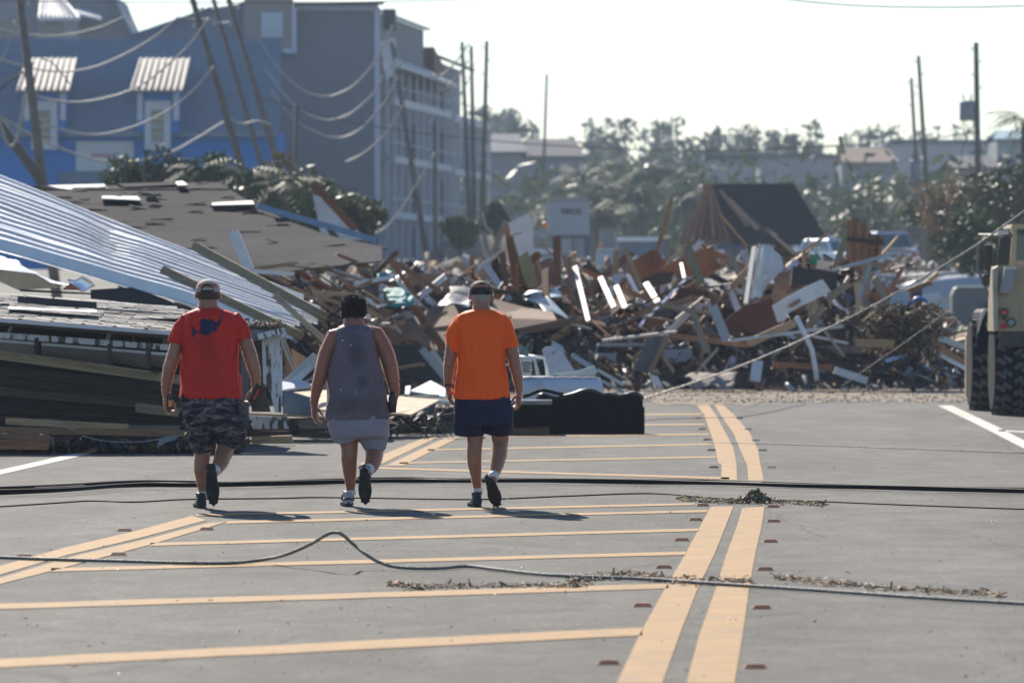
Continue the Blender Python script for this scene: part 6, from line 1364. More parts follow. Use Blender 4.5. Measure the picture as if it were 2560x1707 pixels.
# ------------------------------------------------------------------ utility poles
def upole(x0, y0, x1, y1, d, r, label, extra=None, ins=3, mat=polewd):
    t_, b_ = P(x0, y0, d), P(x1, y1, d); v = (b_-t_); k = (zg(d)-.3-t_.z)/v.z; b_ = t_+v*k
    o = thing('utility_pole', label, 'pole', b_); L0 = t_-b_
    MB().tube([Vector((0, 0, 0)), L0*.5, L0], [r*1.15, r, r*.8], 10).build('shaft', mat, o, True)
    for i in range(ins):
        p = L0*(1-.03-.055*i); s = 1 if i % 2 else -1
        MB().tube([p, p+Vector((s*.25, -.05, .05))], .02, 6).build('pin', polewd, o)
        MB().tube([p+Vector((s*.25, -.05, .0)), p+Vector((s*.25, -.05, .12))], [.05, .035], 8).build('insulator', wht, o, True)
    if extra: extra(o, L0)
    return o
upole(42, -60, 108, 470, 178, .15, 'thick leaning pole before the blue building roof, with a brace')
o = thing('pole_brace', 'short thick brace leaning against the pole before the blue roof', 'brace', P(95, 440, 177)); MB().tube([P(-30, 270, 177)-o.location, Vector((0, 0, 0)), Vector((.15, 0, -.35))], .16, 10).build('shaft', polewd, o, True)
upole(470, -40, 622, 480, 210, .14, 'leaning pole crossing the blue roof, tilted most to the side')
upole(522, -40, 690, 535, 232, .11, 'thin leaning pole standing between two thicker leaning poles')
upole(560, -40, 735, 545, 222, .13, 'leaning pole beside the tan bay window')
upole(742, 255, 736, 540, 215, .10, 'short broken pole standing upright by the tall grey wall', ins=0)
def hang(o, L0):
    grid = grid_sheet('hanging_sheet', [o.location+L0+Vector(v) for v in ((-.55, -.1, -.2), (.1, -.1, .1), (.45, -.1, -2.0), (-.35, -.1, -2.2))], M('white_hanging_sheet', (.80,.80,.78), .6, .05, 5, transm=.5), (8, 14), .22, 2.5, 0)
    m = grid.matrix_world.copy(); grid.location = grid.location-o.location; grid.parent = o
upole(978, 95, 1062, 610, 300, .14, 'leaning pole with white sheeting caught round its top', hang)
upole(1086, 300, 1089, 640, 290, .12, 'short upright pole before the balcony columns', ins=1)
upole(1155, 105, 1178, 620, 325, .13, 'first of three tall poles behind the balcony block')
upole(1178, 115, 1188, 620, 335, .13, 'middle of three tall poles behind the balcony block')
upole(1217, 103, 1204, 620, 322, .13, 'darkest of three tall poles behind the balcony block, ivy clad', ins=4)
upole(1367, 186, 1356, 520, 470, .13, 'lone bare pole above the far houses and palms', ins=0)
upole(1678, 290, 1686, 480, 640, .12, 'distant thin mast in the far treeline', ins=2)
def transf(dx, h, r, hh):
    def f(o, L0):
        p = L0+Vector((dx, -.1, -h)); MB().tube([p+Vector((0, 0, -hh)), p+Vector((0, 0, -hh+.03)), p+Vector((0, 0, hh-.05)), p+Vector((0, 0, hh))], [r*.92, r, r, r*.8], 16).build('transformer', M('transformer_grey', (.24,.26,.29), .5, .1, 3), o, True)
        for k in (-.6, .6): MB().tube([p+Vector((0, 0, k*hh)), Vector((L0.x*(1-h/L0.length), -.05, p.z+k*hh))], .05, 6).build('bracket', polewd, o)
        for k in (-.5, .5): MB().tube([p+Vector((k*r, 0, hh)), p+Vector((k*r, 0, hh+.35))], [.05, .03], 8).build('bushing', M('dark_bushing', (.06,.05,.05), .4), o, True)
        for k in range(6): MB().tube([p+Vector((random.uniform(-r, r), 0, -hh)), p+Vector((random.uniform(-r, r), 0, -hh-random.uniform(.4, 1.4)))], .015, 4).build('loose_wire', polewd, o)
    return f
upole(2278, 195, 2302, 620, 330, .12, 'leaning pole with a small transformer, beside a taller leaning one', transf(.22, 5.3, .3, .55))
upole(2296, 140, 2326, 620, 320, .13, 'taller leaning pole with a can transformer on its side', transf(.55, 7.9, .3, .5))
upole(2440, 107, 2447, 600, 284, .16, 'tall upright pole carrying a large grey transformer box', transf(-.45, 3.4, .38, .5), ins=4)
upole(2172, 315, 2178, 520, 520, .12, 'far short pole before the gabled house', ins=0)
upole(2206, 328, 2211, 520, 560, .11, 'farther thin pole beside the gabled house', ins=0)

# ------------------------------------------------------------------ overhead and fallen wires
def W_(q, pts, d, r, label, mat=wirem, d1=None):
    d1 = d if d1 is None else d1; n = len(pts)-1
    cable('overhead_wire', [P(*q(*p), d+(d1-d)*i/n) for i, p in enumerate(pts)], r, mat, label, 'wire', 6, 7)
W_(qh, [(1010,140),(800,228),(520,288),(250,285),(0,240),(-100,200)], 190, .020, 'slack wire hanging highest across the pale house')
W_(qh, [(1460,135),(1300,275),(1100,405),(800,540),(560,585),(350,575),(180,540),(0,482),(-100,440)], 190, .030, 'slack wire sagging across the dormer tin roofs')
W_(qh, [(1705,150),(1560,350),(1400,505),(1200,665),(1000,765),(700,832),(480,825),(300,785),(215,700)], 195, .034, 'bright slack wire sagging between the two dormers')
W_(qh, [(1745,545),(1600,715),(1400,885),(1100,1032),(800,1100),(500,1060),(330,980),(250,880)], 195, .026, 'slack wire sagging below the dormer windows')
W_(qh, [(10,960),(180,1060),(350,1150),(700,1285),(1000,1325),(1350,1262),(1600,1135),(1820,1000)], 175, .042, 'thick lowest cable sagging in front of the blue wall', d1=205)
W_(qh, [(1885,965),(1930,1000),(2000,1012),(2100,990),(2225,1022)], 208, .035, 'short thick cable joining two leaning poles')
W_(qh, [(-40,870),(10,1040),(60,1170),(100,1195),(140,1130),(170,980),(200,800)], 170, .05, 'thick loose cable loop hanging by the leaning brace')
W_(qh, [(0,520),(40,440),(90,320),(140,200)], 176, .025, 'frayed wire rising to the thick leaning pole')
W_(qh, [(0,740),(60,670),(150,615),(190,590)], 176, .03, 'dark wire looped against the thick leaning pole', blackcable)
W_(qh, [(340,485),(420,510),(520,620),(570,690)], 180, .02, 'thin dark wire drooping over the first dormer roof', blackcable)
W_(qh, [(1480,140),(1560,160),(1700,160),(1800,190),(1880,178)], 212, .03, 'short wire strung between the tops of leaning poles')
W_(qi, [(895,170),(840,290),(780,405),(640,560),(520,622),(450,632),(350,612),(260,560),(130,430),(10,240)], 285, .05, 'topmost slack wire sagging before the tall grey wall')
W_(qi, [(855,445),(800,560),(740,642),(620,742),(500,785),(380,768),(230,670),(60,450)], 285, .05, 'middle slack wire sagging before the tall grey wall')
W_(qi, [(925,505),(880,600),(830,685),(700,832),(600,890),(520,902),(430,880),(260,790),(90,590)], 285, .052, 'lower slack wire sagging before the tall grey wall')
W_(qi, [(960,690),(900,800),(820,905),(690,1012),(580,1062)], 285, .045, 'faint slack wire dropping from the leaning pole to the palms')
W_(qi, [(1168,1000),(1110,1110),(1050,1205),(930,1395),(830,1500),(755,1532)], 270, .05, 'broken wire falling from the short upright pole')
W_(qi, [(1392,285),(1310,402),(1230,482),(1155,503)], 318, .05, 'upper slack wire behind the torn balcony roof')
W_(qi, [(1382,405),(1300,522),(1240,580),(1175,602)], 318, .05, 'middle slack wire before the balcony columns')
W_(qi, [(1388,525),(1320,642),(1220,722)], 318, .045, 'lower slack wire before the balcony columns')
W_(qi, [(1480,1380),(1490,1440),(1510,1490),(1550,1520)], 250, .05, 'loose cable end hanging above the white partition')
W_(lambda x, y: (x, y), [(640,245),(760,275),(900,310),(1100,338),(1300,358),(1500,370),(1700,377),(1900,374),(2100,365),(2300,350),(2440,330)], 283, .028, 'long dark wire stretching over the whole street', blackcable)
W_(lambda x, y: (x, y), [(1900,-10),(2050,8),(2200,17),(2400,19),(2620,14)], 120, .012, 'thin dark wire high in the bright sky', blackcable)
W_(lambda x, y: (x, y), [(-40,3),(300,6),(700,8),(960,5),(1300,-5)], 150, .012, 'thin dark wire running along the roof of the grey block', blackcable)
W_(lambda x, y: (x, y), [(1840,380),(2000,366),(2150,362),(2300,352),(2480,356)], 300, .018, 'second faint wire below the long dark one', blackcable)
W_(lambda x, y: (x, y), [(2440,300),(2410,360),(2400,410)], 283, .02, 'thin stay wire beside the large transformer', blackcable)

# ------------------------------------------------------------------ palms and trees
def palm(loc, h, label, group, seed, scale=1.0, lean=0.0, mat=palmm):
    rnd = random.Random(seed); o = thing('palm_tree', label, 'palm', loc, group)
    n = 6; pts = [Vector((lean*(k/n)**2*h, 0, h*k/n)) for k in range(n+1)]
    MB().tube(pts, [.22*scale-.06*k/n for k in range(n+1)], 8).build('trunk', bark, o, True)
    top = pts[-1]; mbp = MB()
    for k in range(26):
        az = rnd.uniform(0, 6.28); fm = PALMF[k % len(PALMF)]; tilt = rnd.uniform(-.9, .75)
        R = Matrix.Rotation(az, 3, 'Z') @ Matrix.Rotation(-tilt*.8+.1, 3, 'Y'); s = scale*rnd.uniform(.75, 1.1)
        mbp.add([top+R @ (Vector(v)*s) for v in fm.v], fm.f)
    c = mbp.build('crown', mat, o); return o
PALMF = [frond_mesh(1.9, 9, d_, .75, s_) for s_, d_ in enumerate((.6, .8, 1.0))]
def leaf_tree(name, label, loc, h, r, n, leaf, mat, group=None, seed=0, squash=.8, clumps=14, trunk=True):
    rs = np.random.RandomState(seed); o = thing(name, label, 'tree', loc, group)
    cc = rs.normal(size=(clumps, 3)); cc /= np.linalg.norm(cc, axis=1)[:, None]; cc *= (rs.rand(clumps, 1)**.45)*r*.85; cc[:, 2] *= squash
    cc[:, 2] += h-r*squash
    cs = rs.uniform(.22, .45, clumps)*r
    idx = rs.randint(0, clumps, n); d = rs.normal(size=(n, 3)); d /= np.linalg.norm(d, axis=1)[:, None]
    p = cc[idx]+d*(cs[idx]*(rs.rand(n)**.4))[:, None]
    u = rs.normal(size=(n, 3)); u /= np.linalg.norm(u, axis=1)[:, None]; v = np.cross(u, rs.normal(size=(n, 3))); v /= np.linalg.norm(v, axis=1)[:, None]
    s = leaf*rs.uniform(.5, 1.3, (n, 1)); V = np.stack([p-u*s, p+v*s*.4, p+u*s, p-v*s*.4], 1).reshape(-1, 3)
    me = bpy.data.meshes.new('crown'); me.from_pydata(V.tolist(), [], [(4*i, 4*i+1, 4*i+2, 4*i+3) for i in range(n)]); link('crown', me, mat, o)
    if trunk:
        mb = MB(); mb.tube([(0, 0, -.2), (.05, 0, h*.3), (0, 0, h*.6)], [.05*h*.5, .04*h*.5, .02*h*.5], 8)
        for k in range(0, clumps, 1): mb.tube([(0, 0, h*.3+.2*(k % 3)), tuple(cc[k]*.6+np.array([0, 0, h*.15])), tuple(cc[k])], [.03*h*.4, .012*h, .004*h], 5)
        mb.build('trunk', bark, o, True)
    return o
def on(px, d): return Vector(((px-CX)/FPX*d, d, zg(d)-.05))
def toph(py, d): return CAMH+(HORIZON-py)/FPX*d-zg(d)
for i, (px, py, d, r, m_, lab) in enumerate([
  (300, 395, 165, 1.15, leafm, 'low leafy shrub tree under the white sign of the blue building'),
  (470, 345, 172, 1.5, leafm, 'dense dark green tree behind the brown roof ridge'),
  (580, 350, 168, 1.35, palmm, 'ragged green tree tangled round the leaning poles'),
  (690, 395, 165, 1.3, leafm, 'battered green tree at the foot of the leaning poles'),
  (790, 400, 170, 1.5, leafm, 'yellowing wind-torn tree before the tall grey wall'),
  (850, 470, 160, 1.0, leafm, 'small dark tree above the end of the brown roof'),
  (905, 480, 175, 0.8, leafm, 'low dark bush tree by the balcony block foot'),
  (2400, 415, 205, 1.6, brownleaf, 'brown withered tree behind the tall transformer pole'),
  (2480, 395, 200, 1.9, leafm, 'broad sparse tree beside the loader cab'),
  (2545, 365, 195, 1.9, leafm, 'tall sparse tree rising behind the loader cab'),
  (2520, 520, 180, 1.5, palmm, 'low yellow-green tree right behind the loader mirrors'),
  (2440, 500, 190, 1.4, leafm, 'low green tree at the foot of the transformer pole'),
  (2350, 480, 230, 1.4, leafm, 'grey-green tree between the leaning transformer poles and the upright one'),
  (2140, 440, 330, 2.4, leafm, 'dim round tree before the far gabled house'),
  (1245, 505, 260, 0.9, leafm, 'small dark round bush beside the white partition'),
  (1150, 540, 240, 0.8, leafm, 'small dark bush under the three tall poles')]):
    h = toph(py, d); sp = 'sparse' in lab or 'withered' in lab
    leaf_tree('broadleaf_tree', lab, on(px, d), h, r*1.05, 2600 if not sp else 1700, .13 if d < 210 else .17, m_, seed=40+i, squash=1.0 if h > 4 else .8, clumps=18 if not sp else 26)
k = 0
for px, py, d in [(1420,470,300),(1455,420,330),(1490,455,310),(1520,395,350),(1545,440,325),(1580,410,360),(1610,455,310),(1640,405,350),(1680,430,335),(1715,470,300),(1740,415,365),(1600,500,285),(1500,505,280),(2230,450,340),(2270,470,330),(2195,470,345),(2320,460,320),(1395,500,290)]:
    d += 62; k += 1; palm(on(px, d), toph(py, d)-.6, 'battered cabbage palm in the hazy stand beyond the pile', 'palms beyond the pile', k, random.uniform(1.15, 1.5), random.uniform(-.1, .1))
palm(on(2562, 215), toph(300, 215), 'tall palm whose fronds show above the sparse trees', None, 77, .95)
for px, py, d in [(520, 385, 160), (640, 400, 158), (730, 430, 156)]:
    k += 1; palm(on(px, d), toph(py, d)-.4, 'low storm-torn palm among the leaning poles', 'torn palms by the leaning poles', k, .8, random.uniform(-.1, .1))
# far woods: pines nobody could count
rs = np.random.RandomState(5); V = []; Fc = []; MI = []
def addq(a, b, c, d, mi): 
    i = len(V); V.extend([a, b, c, d]); Fc.append((i, i+1, i+2, i+3)); MI.append(mi)
for i in range(330):
    d = rs.uniform(640, 980); px = rs.uniform(1120, 2700) if i % 4 else rs.uniform(-300, 1300); X = (px-CX)/FPX*d
    ht = (HORIZON-np.interp(px, [1100,1250,1350,1500,1700,1900,2100,2300,2600], [325,312,345,338,345,362,362,365,372]))/FPX*d*rs.uniform(.74, 1.03)+1.0; z0 = zg(d)
    addq((X-.22, d, z0), (X+.22, d, z0), (X+.1, d, z0+ht*.96), (X-.1, d, z0+ht*.96), 1)
    n = rs.randint(110, 200); sp = rs.uniform(.45, 1.0)
    for _ in range(n):
        t = rs.uniform(.42, 1.0); rr = (1.05-t)**.6*3.6*sp+.3; c = np.array([X+rs.normal()*rr*.6, d+rs.normal()*rr*.4, z0+ht*t]); s = rs.uniform(.16, .5)
        u = rs.normal(size=3)*s; v = rs.normal(size=3)*s*.5; addq(tuple(c-u), tuple(c+v), tuple(c+u), tuple(c-v), 0)
me = bpy.data.meshes.new('pine_wood'); me.from_pydata(V, [], Fc); me.materials.append(farleaf); me.materials.append(bark); me.polygons.foreach_set('material_index', MI)
link('pine_wood', me, None, kind='stuff', label='far hazy wood of storm-thinned pines along the skyline')
V = []; Fc = []; MI = []
for i in range(420):
    d = rs.uniform(380, 640); px = rs.uniform(1150, 2650); X = (px-CX)/FPX*d; z0 = zg(d); ht = rs.uniform(4, 9.5)
    for _ in range(110):
        c = np.array([X+rs.normal()*2.2, d+rs.normal()*1.5, z0+min(.95, abs(rs.normal(.5, .22)))*ht]); s = rs.uniform(.15, .42)
        u = rs.normal(size=3)*s; v = rs.normal(size=3)*s*.6; addq(tuple(c-u), tuple(c+v), tuple(c+u), tuple(c-v), 0)
me = bpy.data.meshes.new('far_thicket'); me.from_pydata(V, [], Fc); me.materials.append(leafm)
link('far_thicket', me, None, kind='stuff', label='hazy thicket of shrubs and low trees before the far houses')

# ------------------------------------------------------------------ far houses
def house(label, x0, x1, ye, yr, d, wall, roof, kind='gable', dep=10, name='far_house'):
    a, b = P(x0, ye, d), P(x1, ye, d); zb = zg(d)-.3; o = thing(name, label, 'house', Vector(((a.x+b.x)/2, d, zg(d)))); l = o.location
    MB().prism([Vector((a.x, d, zb))-l, Vector((b.x, d, zb))-l, b-l, a-l], (0, dep, 0)).build('wall', wall, o)
    r_ = P(0, yr, d+dep/2).z; ov = .4
    if kind == 'gable':
        mb = MB(); mb.prism([a-l+Vector((-ov, -ov, 0)), b-l+Vector((ov, -ov, 0)), Vector((b.x-(b.x-a.x)*.08, d+dep/2, r_))-l, Vector((a.x+(b.x-a.x)*.08, d+dep/2, r_))-l], (0, 0, .15)); mb.build('roof', roof, o)
        mb = MB(); mb.prism([Vector((b.x+ov, d+dep+ov, a.z))-l, Vector((a.x-ov, d+dep+ov, a.z))-l, Vector((a.x+(b.x-a.x)*.08, d+dep/2, r_))-l, Vector((b.x-(b.x-a.x)*.08, d+dep/2, r_))-l], (0, 0, .15)); mb.build('roof_back', roof, o)
    else: MB().box(Vector(((a.x+b.x)/2, d+dep/2, a.z+.2))-l, (b.x-a.x+.8, dep+.8, .35)).build('roof', roof, o)
    n = max(2, int((b.x-a.x)/2.6))
    for i in range(n):
        X = a.x+(b.x-a.x)*(i+.5)/n; zc = zb+(a.z-zb)*.62
        f = MB().box(Vector((X, d-.02, zc))-l, (1.0, .08, 1.4)).build('window', trimw, o); MB().box(Vector((X, d-.08, zc))-l, (.8, .04, 1.2)).build('pane', glass, f)
    return o
pw_, gw_, tw_ = M('pale_wall', (.42,.43,.44), .8, .08, .3, spec=.1, rnd=.1), M('grey_wall', (.28,.29,.31), .8, .08, .3, spec=.1, rnd=.1), M('tan_wall', (.42,.35,.28), .8, .08, .3, spec=.1, rnd=.1)
rd_, rb_, rt_ = M('dark_roof', (.10,.10,.115), .8, .15, .4, spec=.1, rnd=.1), M('blue_roof', (.07,.10,.14), .7, .1, .4, spec=.1, rnd=.1), M('tan_roof', (.20,.15,.11), .8, .1, .4, spec=.1, rnd=.1)
house('hazy house with blue-grey roof beside the three tall poles', 1222, 1305, 385, 340, 430, gw_, rb_)
house('low dim house behind the lone bare pole', 1300, 1450, 395, 352, 470, gw_, rd_)
house('pale block half hidden behind the palm stand', 1775, 1880, 398, 392, 470, pw_, rb_, 'flat')
house('long low dim house along the far tree line', 1900, 2090, 395, 380, 560, gw_, rd_, 'flat')
house('gabled far house with a tan roof edge', 2105, 2238, 410, 374, 500, gw_, rt_)
house('long flat pale building behind the transformer poles', 2236, 2500, 360, 352, 520, pw_, gw_, 'flat', 14)
house('teal-roofed far building above the sparse trees', 2493, 2640, 352, 330, 470, pw_, M('teal_roof', (.05,.20,.27), .6, .1, .4), 'gable')
house('reddish pale house behind the brown withered tree', 2380, 2500, 425, 395, 400, M('pink_wall', (.45,.30,.27), .8, .06, .4), rd_)
# collapsed roof far off
cr_ = thing('collapsed_hip_roof', 'fallen dark hip roof with stripped brown end beyond the pile', 'roof', Vector((P(1880, 560, 242).x, 242, zg(242))))
I_ = lambda x, y: (x, y)
slab(cr_, 'dark_slope', I_, [(1830,600,243.6),(2070,600,243.6),(1985,458,246),(1765,460,246)], shing_dk, .2)
slab(cr_, 'stripped_end', I_, [(1700,600,244.6),(1835,601,243.6),(1768,458,246)], wd_brown, .2)
for k in range(7): beam('bare_rafter', P(1716+k*17, 592, 244.2-.1*k), P(1766+k*2, 464, 245.8), .12, .15, wd_rust, parent=cr_, face=(0, -1, 1))
for k in range(4): beam('loose_board', P(1800+k*22, 475+k*22, 245), P(1870+k*24, 565+k*8, 243.6), .16, .05, wd_tan if k % 2 else wd_brown, parent=cr_, face=(0, -1, 1))
# sandy mound
mb = MB(); n = 24; vs = []
c0 = on(1230, 300)
for j in range(n+1):
    for i in range(n+1):
        x, y = (i/n-.5)*9, (j/n-.5)*16; r = math.hypot(x/4.5, y/8); h = 3.6*max(0, 1-r)**.9*(1+.15*mnoise.noise(Vector((x, y, 0))))
        vs.append((c0.x+x, c0.y+y, c0.z-.1+h))
mb.add(vs, [(j*(n+1)+i, j*(n+1)+i+1, (j+1)*(n+1)+i+1, (j+1)*(n+1)+i) for j in range(n) for i in range(n)]); mb.build('sand_mound', dirt, kind='structure', smooth=True, label='grey sand mound at the foot of the balcony block')
# grass verge and low white wall behind the pile's tail
MB().prism([on(2250, 150)+Vector((0, 0, .07)), on(2620, 150)+Vector((0, 0, .07)), on(2620, 163)+Vector((0, 0, .07)), on(2250, 163)+Vector((0, 0, .07))], (0, 0, -.05)).build('grass_verge', M('dry_grass', (.20,.22,.07), .9, .3, 3, .4), kind='structure', label='strip of yellow-green grass behind the pile')
o = thing('low_white_wall', 'low white kerb wall behind the grass strip', 'wall', on(2400, 165)); MB().box((0, 0, .35), (4.2, .3, .7)).build('wall', wht, o); MB().box((0, 0, .74), (4.3, .36, .08)).build('coping', pw_, o)
o = thing('white_hull', 'overturned pale boat hull lying beyond the brush heap', 'boat', on(2400, 185)); rings = []
for k in range(9):
    t = -1+k*.25; w_ = .9*math.sqrt(max(.02, 1-(abs(t)**2.4))); rings.append([Vector((t*1.9, math.cos(a)*w_, .05+max(0, math.sin(a))*.95*(1-.25*t*t)+.1*t)) for a in [2*math.pi*j/18 for j in range(18)]])
MB().loft(rings).build('hull', M('grey_blue_hull', (.40,.44,.50), .5, .1, 1), o, True)
MB().tube([(-1.9, 0, .9), (0, 0, 1.05), (1.8, 0, .95)], .05, 8).build('keel', wht, o, True)
o = thing('storage_tank', 'round-topped grey storage box by the low white wall', 'tank', on(2425, 160)); 
MB().prism([Vector((-.5, 0, 0)), Vector((.5, 0, 0)), Vector((.5, 0, .9)), Vector((.42, 0, 1.08)), Vector((.25, 0, 1.16)), Vector((-.25, 0, 1.16)), Vector((-.42, 0, 1.08)), Vector((-.5, 0, .9))], (0, 1, 0)).build('shell', M('dim_grey', (.16,.17,.20), .6, .15, 2), o); MB().box((0, -.02, 1.14), (.8, .1, .06)).build('rim', wht, o)

# ------------------------------------------------------------------ vehicles beyond the pile
def car(label, px, d, W0, H0, paint, rz=0.0, name='parked_car', cat='car', suv=True, front=True, hood=.95, lampm=None):
    o = thing(name, label, cat, on(px, d)+Vector((0, 0, .05)), None, rz); L0 = 4.6; w_ = W0/2
    def ring(y, z0, z1, hw, top): return [Vector((-hw, y, z0)), Vector((hw, y, z0)), Vector((hw*1.0, y, z0+(z1-z0)*.55)), Vector((hw*top, y, z1)), Vector((-hw*top, y, z1)), Vector((-hw, y, z0+(z1-z0)*.55))]
    hz = hood
    mbb = MB(); mbb.loft([ring(0, .35, hz*.80, w_*.92, .90), ring(.15, .28, hz*.93, w_, .92), ring(1.3, .25, hz, w_, .93), ring(L0-.3, .25, hz*1.02, w_, .93), ring(L0, .35, hz*.95, w_*.95, .9)])
    b = mbb.build('body', paint, o); md = b.modifiers.new('b', 'BEVEL'); md.width = .06; md.segments = 2
    cb2 = MB(); y0_, y1_ = (1.25, L0-.15) if suv else (1.3, L0-1.0)
    cb2.loft([[Vector((-w_*.90, y0_, hz)), Vector((w_*.90, y0_, hz)), Vector((w_*.90, y1_, hz)), Vector((-w_*.90, y1_, hz))],
              [Vector((-w_*.76, y0_+.65, H0-.06)), Vector((w_*.76, y0_+.65, H0-.06)), Vector((w_*.78, y1_-.25, H0-.06)), Vector((-w_*.78, y1_-.25, H0-.06))],
              [Vector((-w_*.68, y0_+.75, H0)), Vector((w_*.68, y0_+.75, H0)), Vector((w_*.70, y1_-.35, H0)), Vector((-w_*.70, y1_-.35, H0))]])
    c_ = cb2.build('cabin', paint, o)
    MB().add([], []) if False else None
    g1 = MB(); e = .02; g1.add([(-w_*.82, y0_+.05-e, hz+.05), (w_*.82, y0_+.05-e, hz+.05), (w_*.72, y0_+.58-e, H0-.12), (-w_*.72, y0_+.58-e, H0-.12)], [(0, 1, 2, 3)]); g1.build('windscreen', M('teal_glass', (.06,.13,.15), .12, .1, 2), o)
    for s in (-1, 1):
        g2 = MB(); g2.add([(s*(w_*.905), y0_+.35, hz+.05), (s*(w_*.905), y1_-.2, hz+.05), (s*(w_*.80), y1_-.4, H0-.12), (s*(w_*.80), y0_+.75, H0-.12)], [(0, 1, 2, 3)]); g2.build('side_window', glass, o)
        MB().box((s*w_*.74, -.01, hz*.66), (.34, .06, .16)).build('headlamp' if front else 'tail_lamp', lampm or (M('lamp_glass', (.7,.72,.72), .15, .05, 5) if front else redm), o)
        MB().box((s*(w_+.09), y0_+.4, hz+.08), (.18, .10, .13)).build('door_mirror', paint, o)
        for y in (.85, L0-.95):
            wm = MB().tube([(s*(w_-.20), y, .33), (s*(w_-.19), y, .33), (s*(w_+.005), y, .33), (s*(w_+.01), y, .33)], [.30, .33, .33, .30], 18).build('wheel', rubber, o, True); MB().tube([(s*(w_+.012), y, .33), (s*(w_+.02), y, .33)], .19, 14).build('rim', alum, wm, True)
    MB().box((0, -.03, hz*.62), (W0*.42, .06, .14)).build('grille' if front else 'number_plate', dkplastic, o); MB().box((0, -.04, .42), (W0*.95, .10, .18)).build('bumper', dkplastic if front else paint, o)
    return o
whp = M('white_car_paint', (.70,.71,.72), .25, .02, 2, coat=.5, rnd=0); dbl = M('dark_blue_paint', (.02,.035,.07), .3, .05, 2, coat=.4, rnd=0); svp = M('silver_paint', (.45,.48,.52), .3, .04, 2, metal=.4, coat=.4, rnd=0)
car('white sport utility car parked beyond the thin rafter', 1975, 262, 1.95, 1.95, whp, .12, 'parked_suv', front=False)
car('white car half hidden by the long pale lath', 2045, 258, 1.85, 1.55, whp, -.05, front=True)
car('white-roofed car with red tail lamps behind the fence piece', 2248, 255, 1.9, 1.7, svp, .1, front=False)
o = car('dark blue truck with a white-framed cab beyond the pile', 1845, 272, 2.2, 2.35, dbl, 0, 'parked_truck', 'truck', hood=1.35); MB().box((0, 1.9, 2.38), (1.5, .8, .16)).build('roof_cap', whp, o); MB().box((0, 1.2, 1.42), (1.9, .2, .12)).build('cowl', whp, o)
car('pale small car among litter beside the sparse trees', 2160, 230, 1.8, 1.5, svp, .4)
# white utility truck with lettering
tk = thing('box_truck', 'white box truck facing away with dark lettering on its box', 'truck', on(1420, 310)); tl = tk.location
bx(tk, 'cargo_box', I_, 1367, 505, 1474, 588, 309, 4.5, M('white_truck_box', (.40,.44,.50), .5, .04, 1))
bx(tk, 'roof_edge', I_, 1370, 493, 1470, 504, 309.2, 4, M('tan_edge', (.5,.44,.36), .6, .1, 2))
bx(tk, 'rear_body', I_, 1378, 588, 1470, 672, 309.4, 3.5, M('blue_body', (.05,.10,.20), .5, .2, 1)); 
for x in (1403, 1434): bx(tk, 'rear_door', I_, x, 596, x+27, 660, 309.3, .1, M('grey_door', (.36,.37,.38), .5, .1, 1))
bx(tk, 'bumper', I_, 1380, 664, 1468, 676, 309, .4, dkplastic)
for x in (1388, 1450): bx(tk, 'wheel', I_, x, 668, x+14, 690, 309.5, .8, rubber)
cu = bpy.data.curves.new('lettering', 'FONT'); cu.body = 'teco'; cu.size = .62; cu.align_x = 'CENTER'; cu.extrude = .01; cu.offset = .015
lt = bpy.data.objects.new('lettering', cu); COL.objects.link(lt); lt.parent = tk; cu.materials.append(M('black_ink', (.012,.014,.02), .6, .1, 3))
bpy.context.view_layer.update(); lm = bpy.data.meshes.new_from_object(lt.evaluated_get(bpy.context.evaluated_depsgraph_get())); bpy.data.objects.remove(lt)
if not lm.materials: lm.materials.append(MATS['black_ink'])
p = P(1428, 535, 308.97)-tl; lt = link('lettering', lm, None, tk); lt.rotation_euler = (math.pi/2, 0, 0); lt.location = (p.x, p.y, p.z)
uc = thing('utility_truck', 'white utility truck with an amber beacon beside the box truck', 'truck', on(1355, 295)); 
bx(uc, 'cab', I_, 1332, 575, 1380, 640, 294, 3, pw_); bx(uc, 'window', I_, 1338, 590, 1352, 620, 293.9, .1, glass); bx(uc, 'window', I_, 1358, 590, 1376, 620, 293.9, .1, glass); bx(uc, 'hood', I_, 1330, 622, 1382, 634, 293.5, .6, wht); bx(uc, 'lower_body', I_, 1334, 640, 1380, 680, 293.8, 3, blug)
c_ = P(1362, 564, 294)-uc.location; MB().tube([c_+Vector((0, 0, -.15)), c_+Vector((0, 0, .15)), c_+Vector((0, 0, .2))], [.16, .16, .08], 14).build('beacon', orange, uc, True)
for x in (1350, 1357, 1365): bx(uc, 'head_lamp', I_, x, 588, x+4, 593, 293.4, .2, wht)
gp = thing('grey_cabinet', 'grey upright cabinet with a dark red disc and amber lamp', 'cabinet', on(1518, 245))
bx(gp, 'lower_case', I_, 1492, 630, 1532, 700, 244, .9, blug); bx(gp, 'upper_case', I_, 1500, 572, 1530, 622, 244.1, .7, gw_); bx(gp, 'ledge', I_, 1494, 620, 1534, 628, 243.9, 1, wht); bx(gp, 'side_pipe', I_, 1532, 572, 1542, 690, 244.2, .2, pw_)
c_ = P(1510, 667, 243.95)-gp.location; MB().tube([c_, c_+Vector((0, .08, 0))], .12, 16).build('red_disc', M('dark_red', (.14,.02,.03), .5), gp, True)
c_ = P(1503, 617, 243.9)-gp.location; MB().tube([c_, c_+Vector((0, 0, .16))], [.11, .07], 12).build('amber_lamp', orange, gp, True)
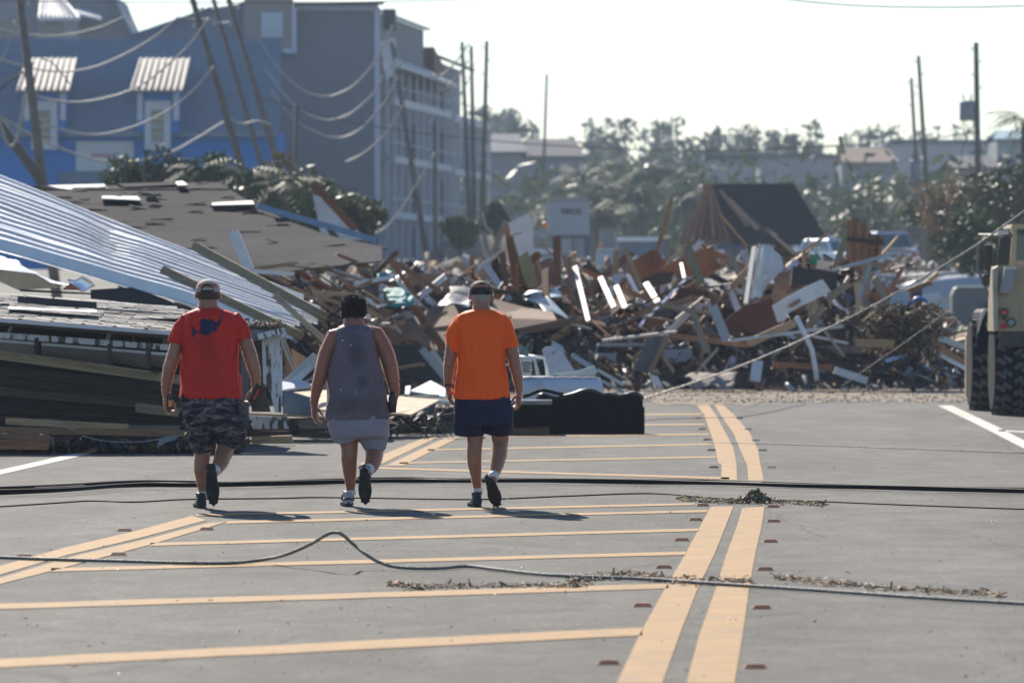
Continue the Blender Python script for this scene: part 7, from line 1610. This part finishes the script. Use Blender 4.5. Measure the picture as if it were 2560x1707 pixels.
vn = thing('white_trailer', 'long white roofed trailer behind the rusty panels', 'trailer', on(1600, 275)); bx(vn, 'body', I_, 1546, 605, 1660, 668, 274, 3, M('blue_trailer', (.13,.20,.28), .5, .1, 1)); bx(vn, 'roof', I_, 1542, 592, 1650, 604, 273.8, 3.4, whp); bx(vn, 'stripe', I_, 1546, 640, 1660, 648, 273.9, .1, whp)
for x in (1560, 1630): bx(vn, 'wheel', I_, x, 664, x+16, 684, 274.2, .5, rubber)

# ------------------------------------------------------------------ field of wreckage between the pile and the far houses
pts = []
while len(pts) < 5200:
    d = random.uniform(116, 300); px = random.uniform(1000, 2560) if random.random() < .85 else random.uniform(700, 1000); p = on(px, d); pts.append((p.x, d, p.z+random.random()**3*.45))
scatter_bits('wreckage_field', pts, (.08, .36), [wd_brown, wd_grey, wd_rust, blug, wht, slate, wd_dark, ply, blug, wd_tan, bright, dirt], 'litter of boards and scraps strewn over the ground beyond the pile', elong=4, flat=.4)
fk = [('strewn_siding', blug, 'pale blue panel strewn on the ground beyond the pile'), ('strewn_plank', wd_rust, 'reddish plank strewn on the ground beyond the pile'), ('strewn_sheet', wht, 'white sheet strewn on the ground beyond the pile'), ('strewn_board', wd_tan, 'pale board strewn on the ground beyond the pile'), ('strewn_plywood', ply, 'brown plywood strewn on the ground beyond the pile')]
for i in range(130):
    nm, mt, lab = fk[i % 5]; d = random.uniform(116, 225); px = random.uniform(900, 2520); big = i % 5 in (0, 2, 4)
    L0 = random.uniform(.7, 1.7); me = ragged_beam(L0, .04, random.uniform(.3, .8) if big else random.uniform(.08, .2), .06).mesh(nm); me.materials.append(mt)
    o = link(nm, me, None, label=lab, cat=nm.split('_')[1], group=lab.split(' strewn')[0]+'s beyond the pile'); el = random.gauss(0, .2)
    m = (Matrix.Rotation(random.uniform(-1.2, 1.2), 3, 'Z') @ Matrix.Rotation(el, 3, 'Y') @ Matrix.Rotation(random.uniform(.9, 2.2), 3, 'X')).to_4x4(); m.translation = on(px, d)+Vector((0, 0, .12+abs(math.sin(el))*L0*.3+random.random()*.1)); o.matrix_world = m

# ------------------------------------------------------------------ haze
hz_m = bpy.data.materials.new('haze'); hz_m.use_nodes = True; n_ = hz_m.node_tree.nodes; n_.remove(n_['Principled BSDF'])
pv = n_.new('ShaderNodeVolumePrincipled'); pv.inputs['Color'].default_value = (.70, .83, 1.0, 1); pv.inputs['Density'].default_value = 0.00034; pv.inputs['Anisotropy'].default_value = 0.0
hz_m.node_tree.links.new(pv.outputs[0], n_['Material Output'].inputs['Volume'])
MB().prism([(-680, -190, -1.2), (680, -190, -1.2), (680, 1740, -1.2), (-680, 1740, -1.2)], (0, 0, 33)).build('haze', hz_m, kind='stuff', label='thin bluish salt haze hanging over the whole street')
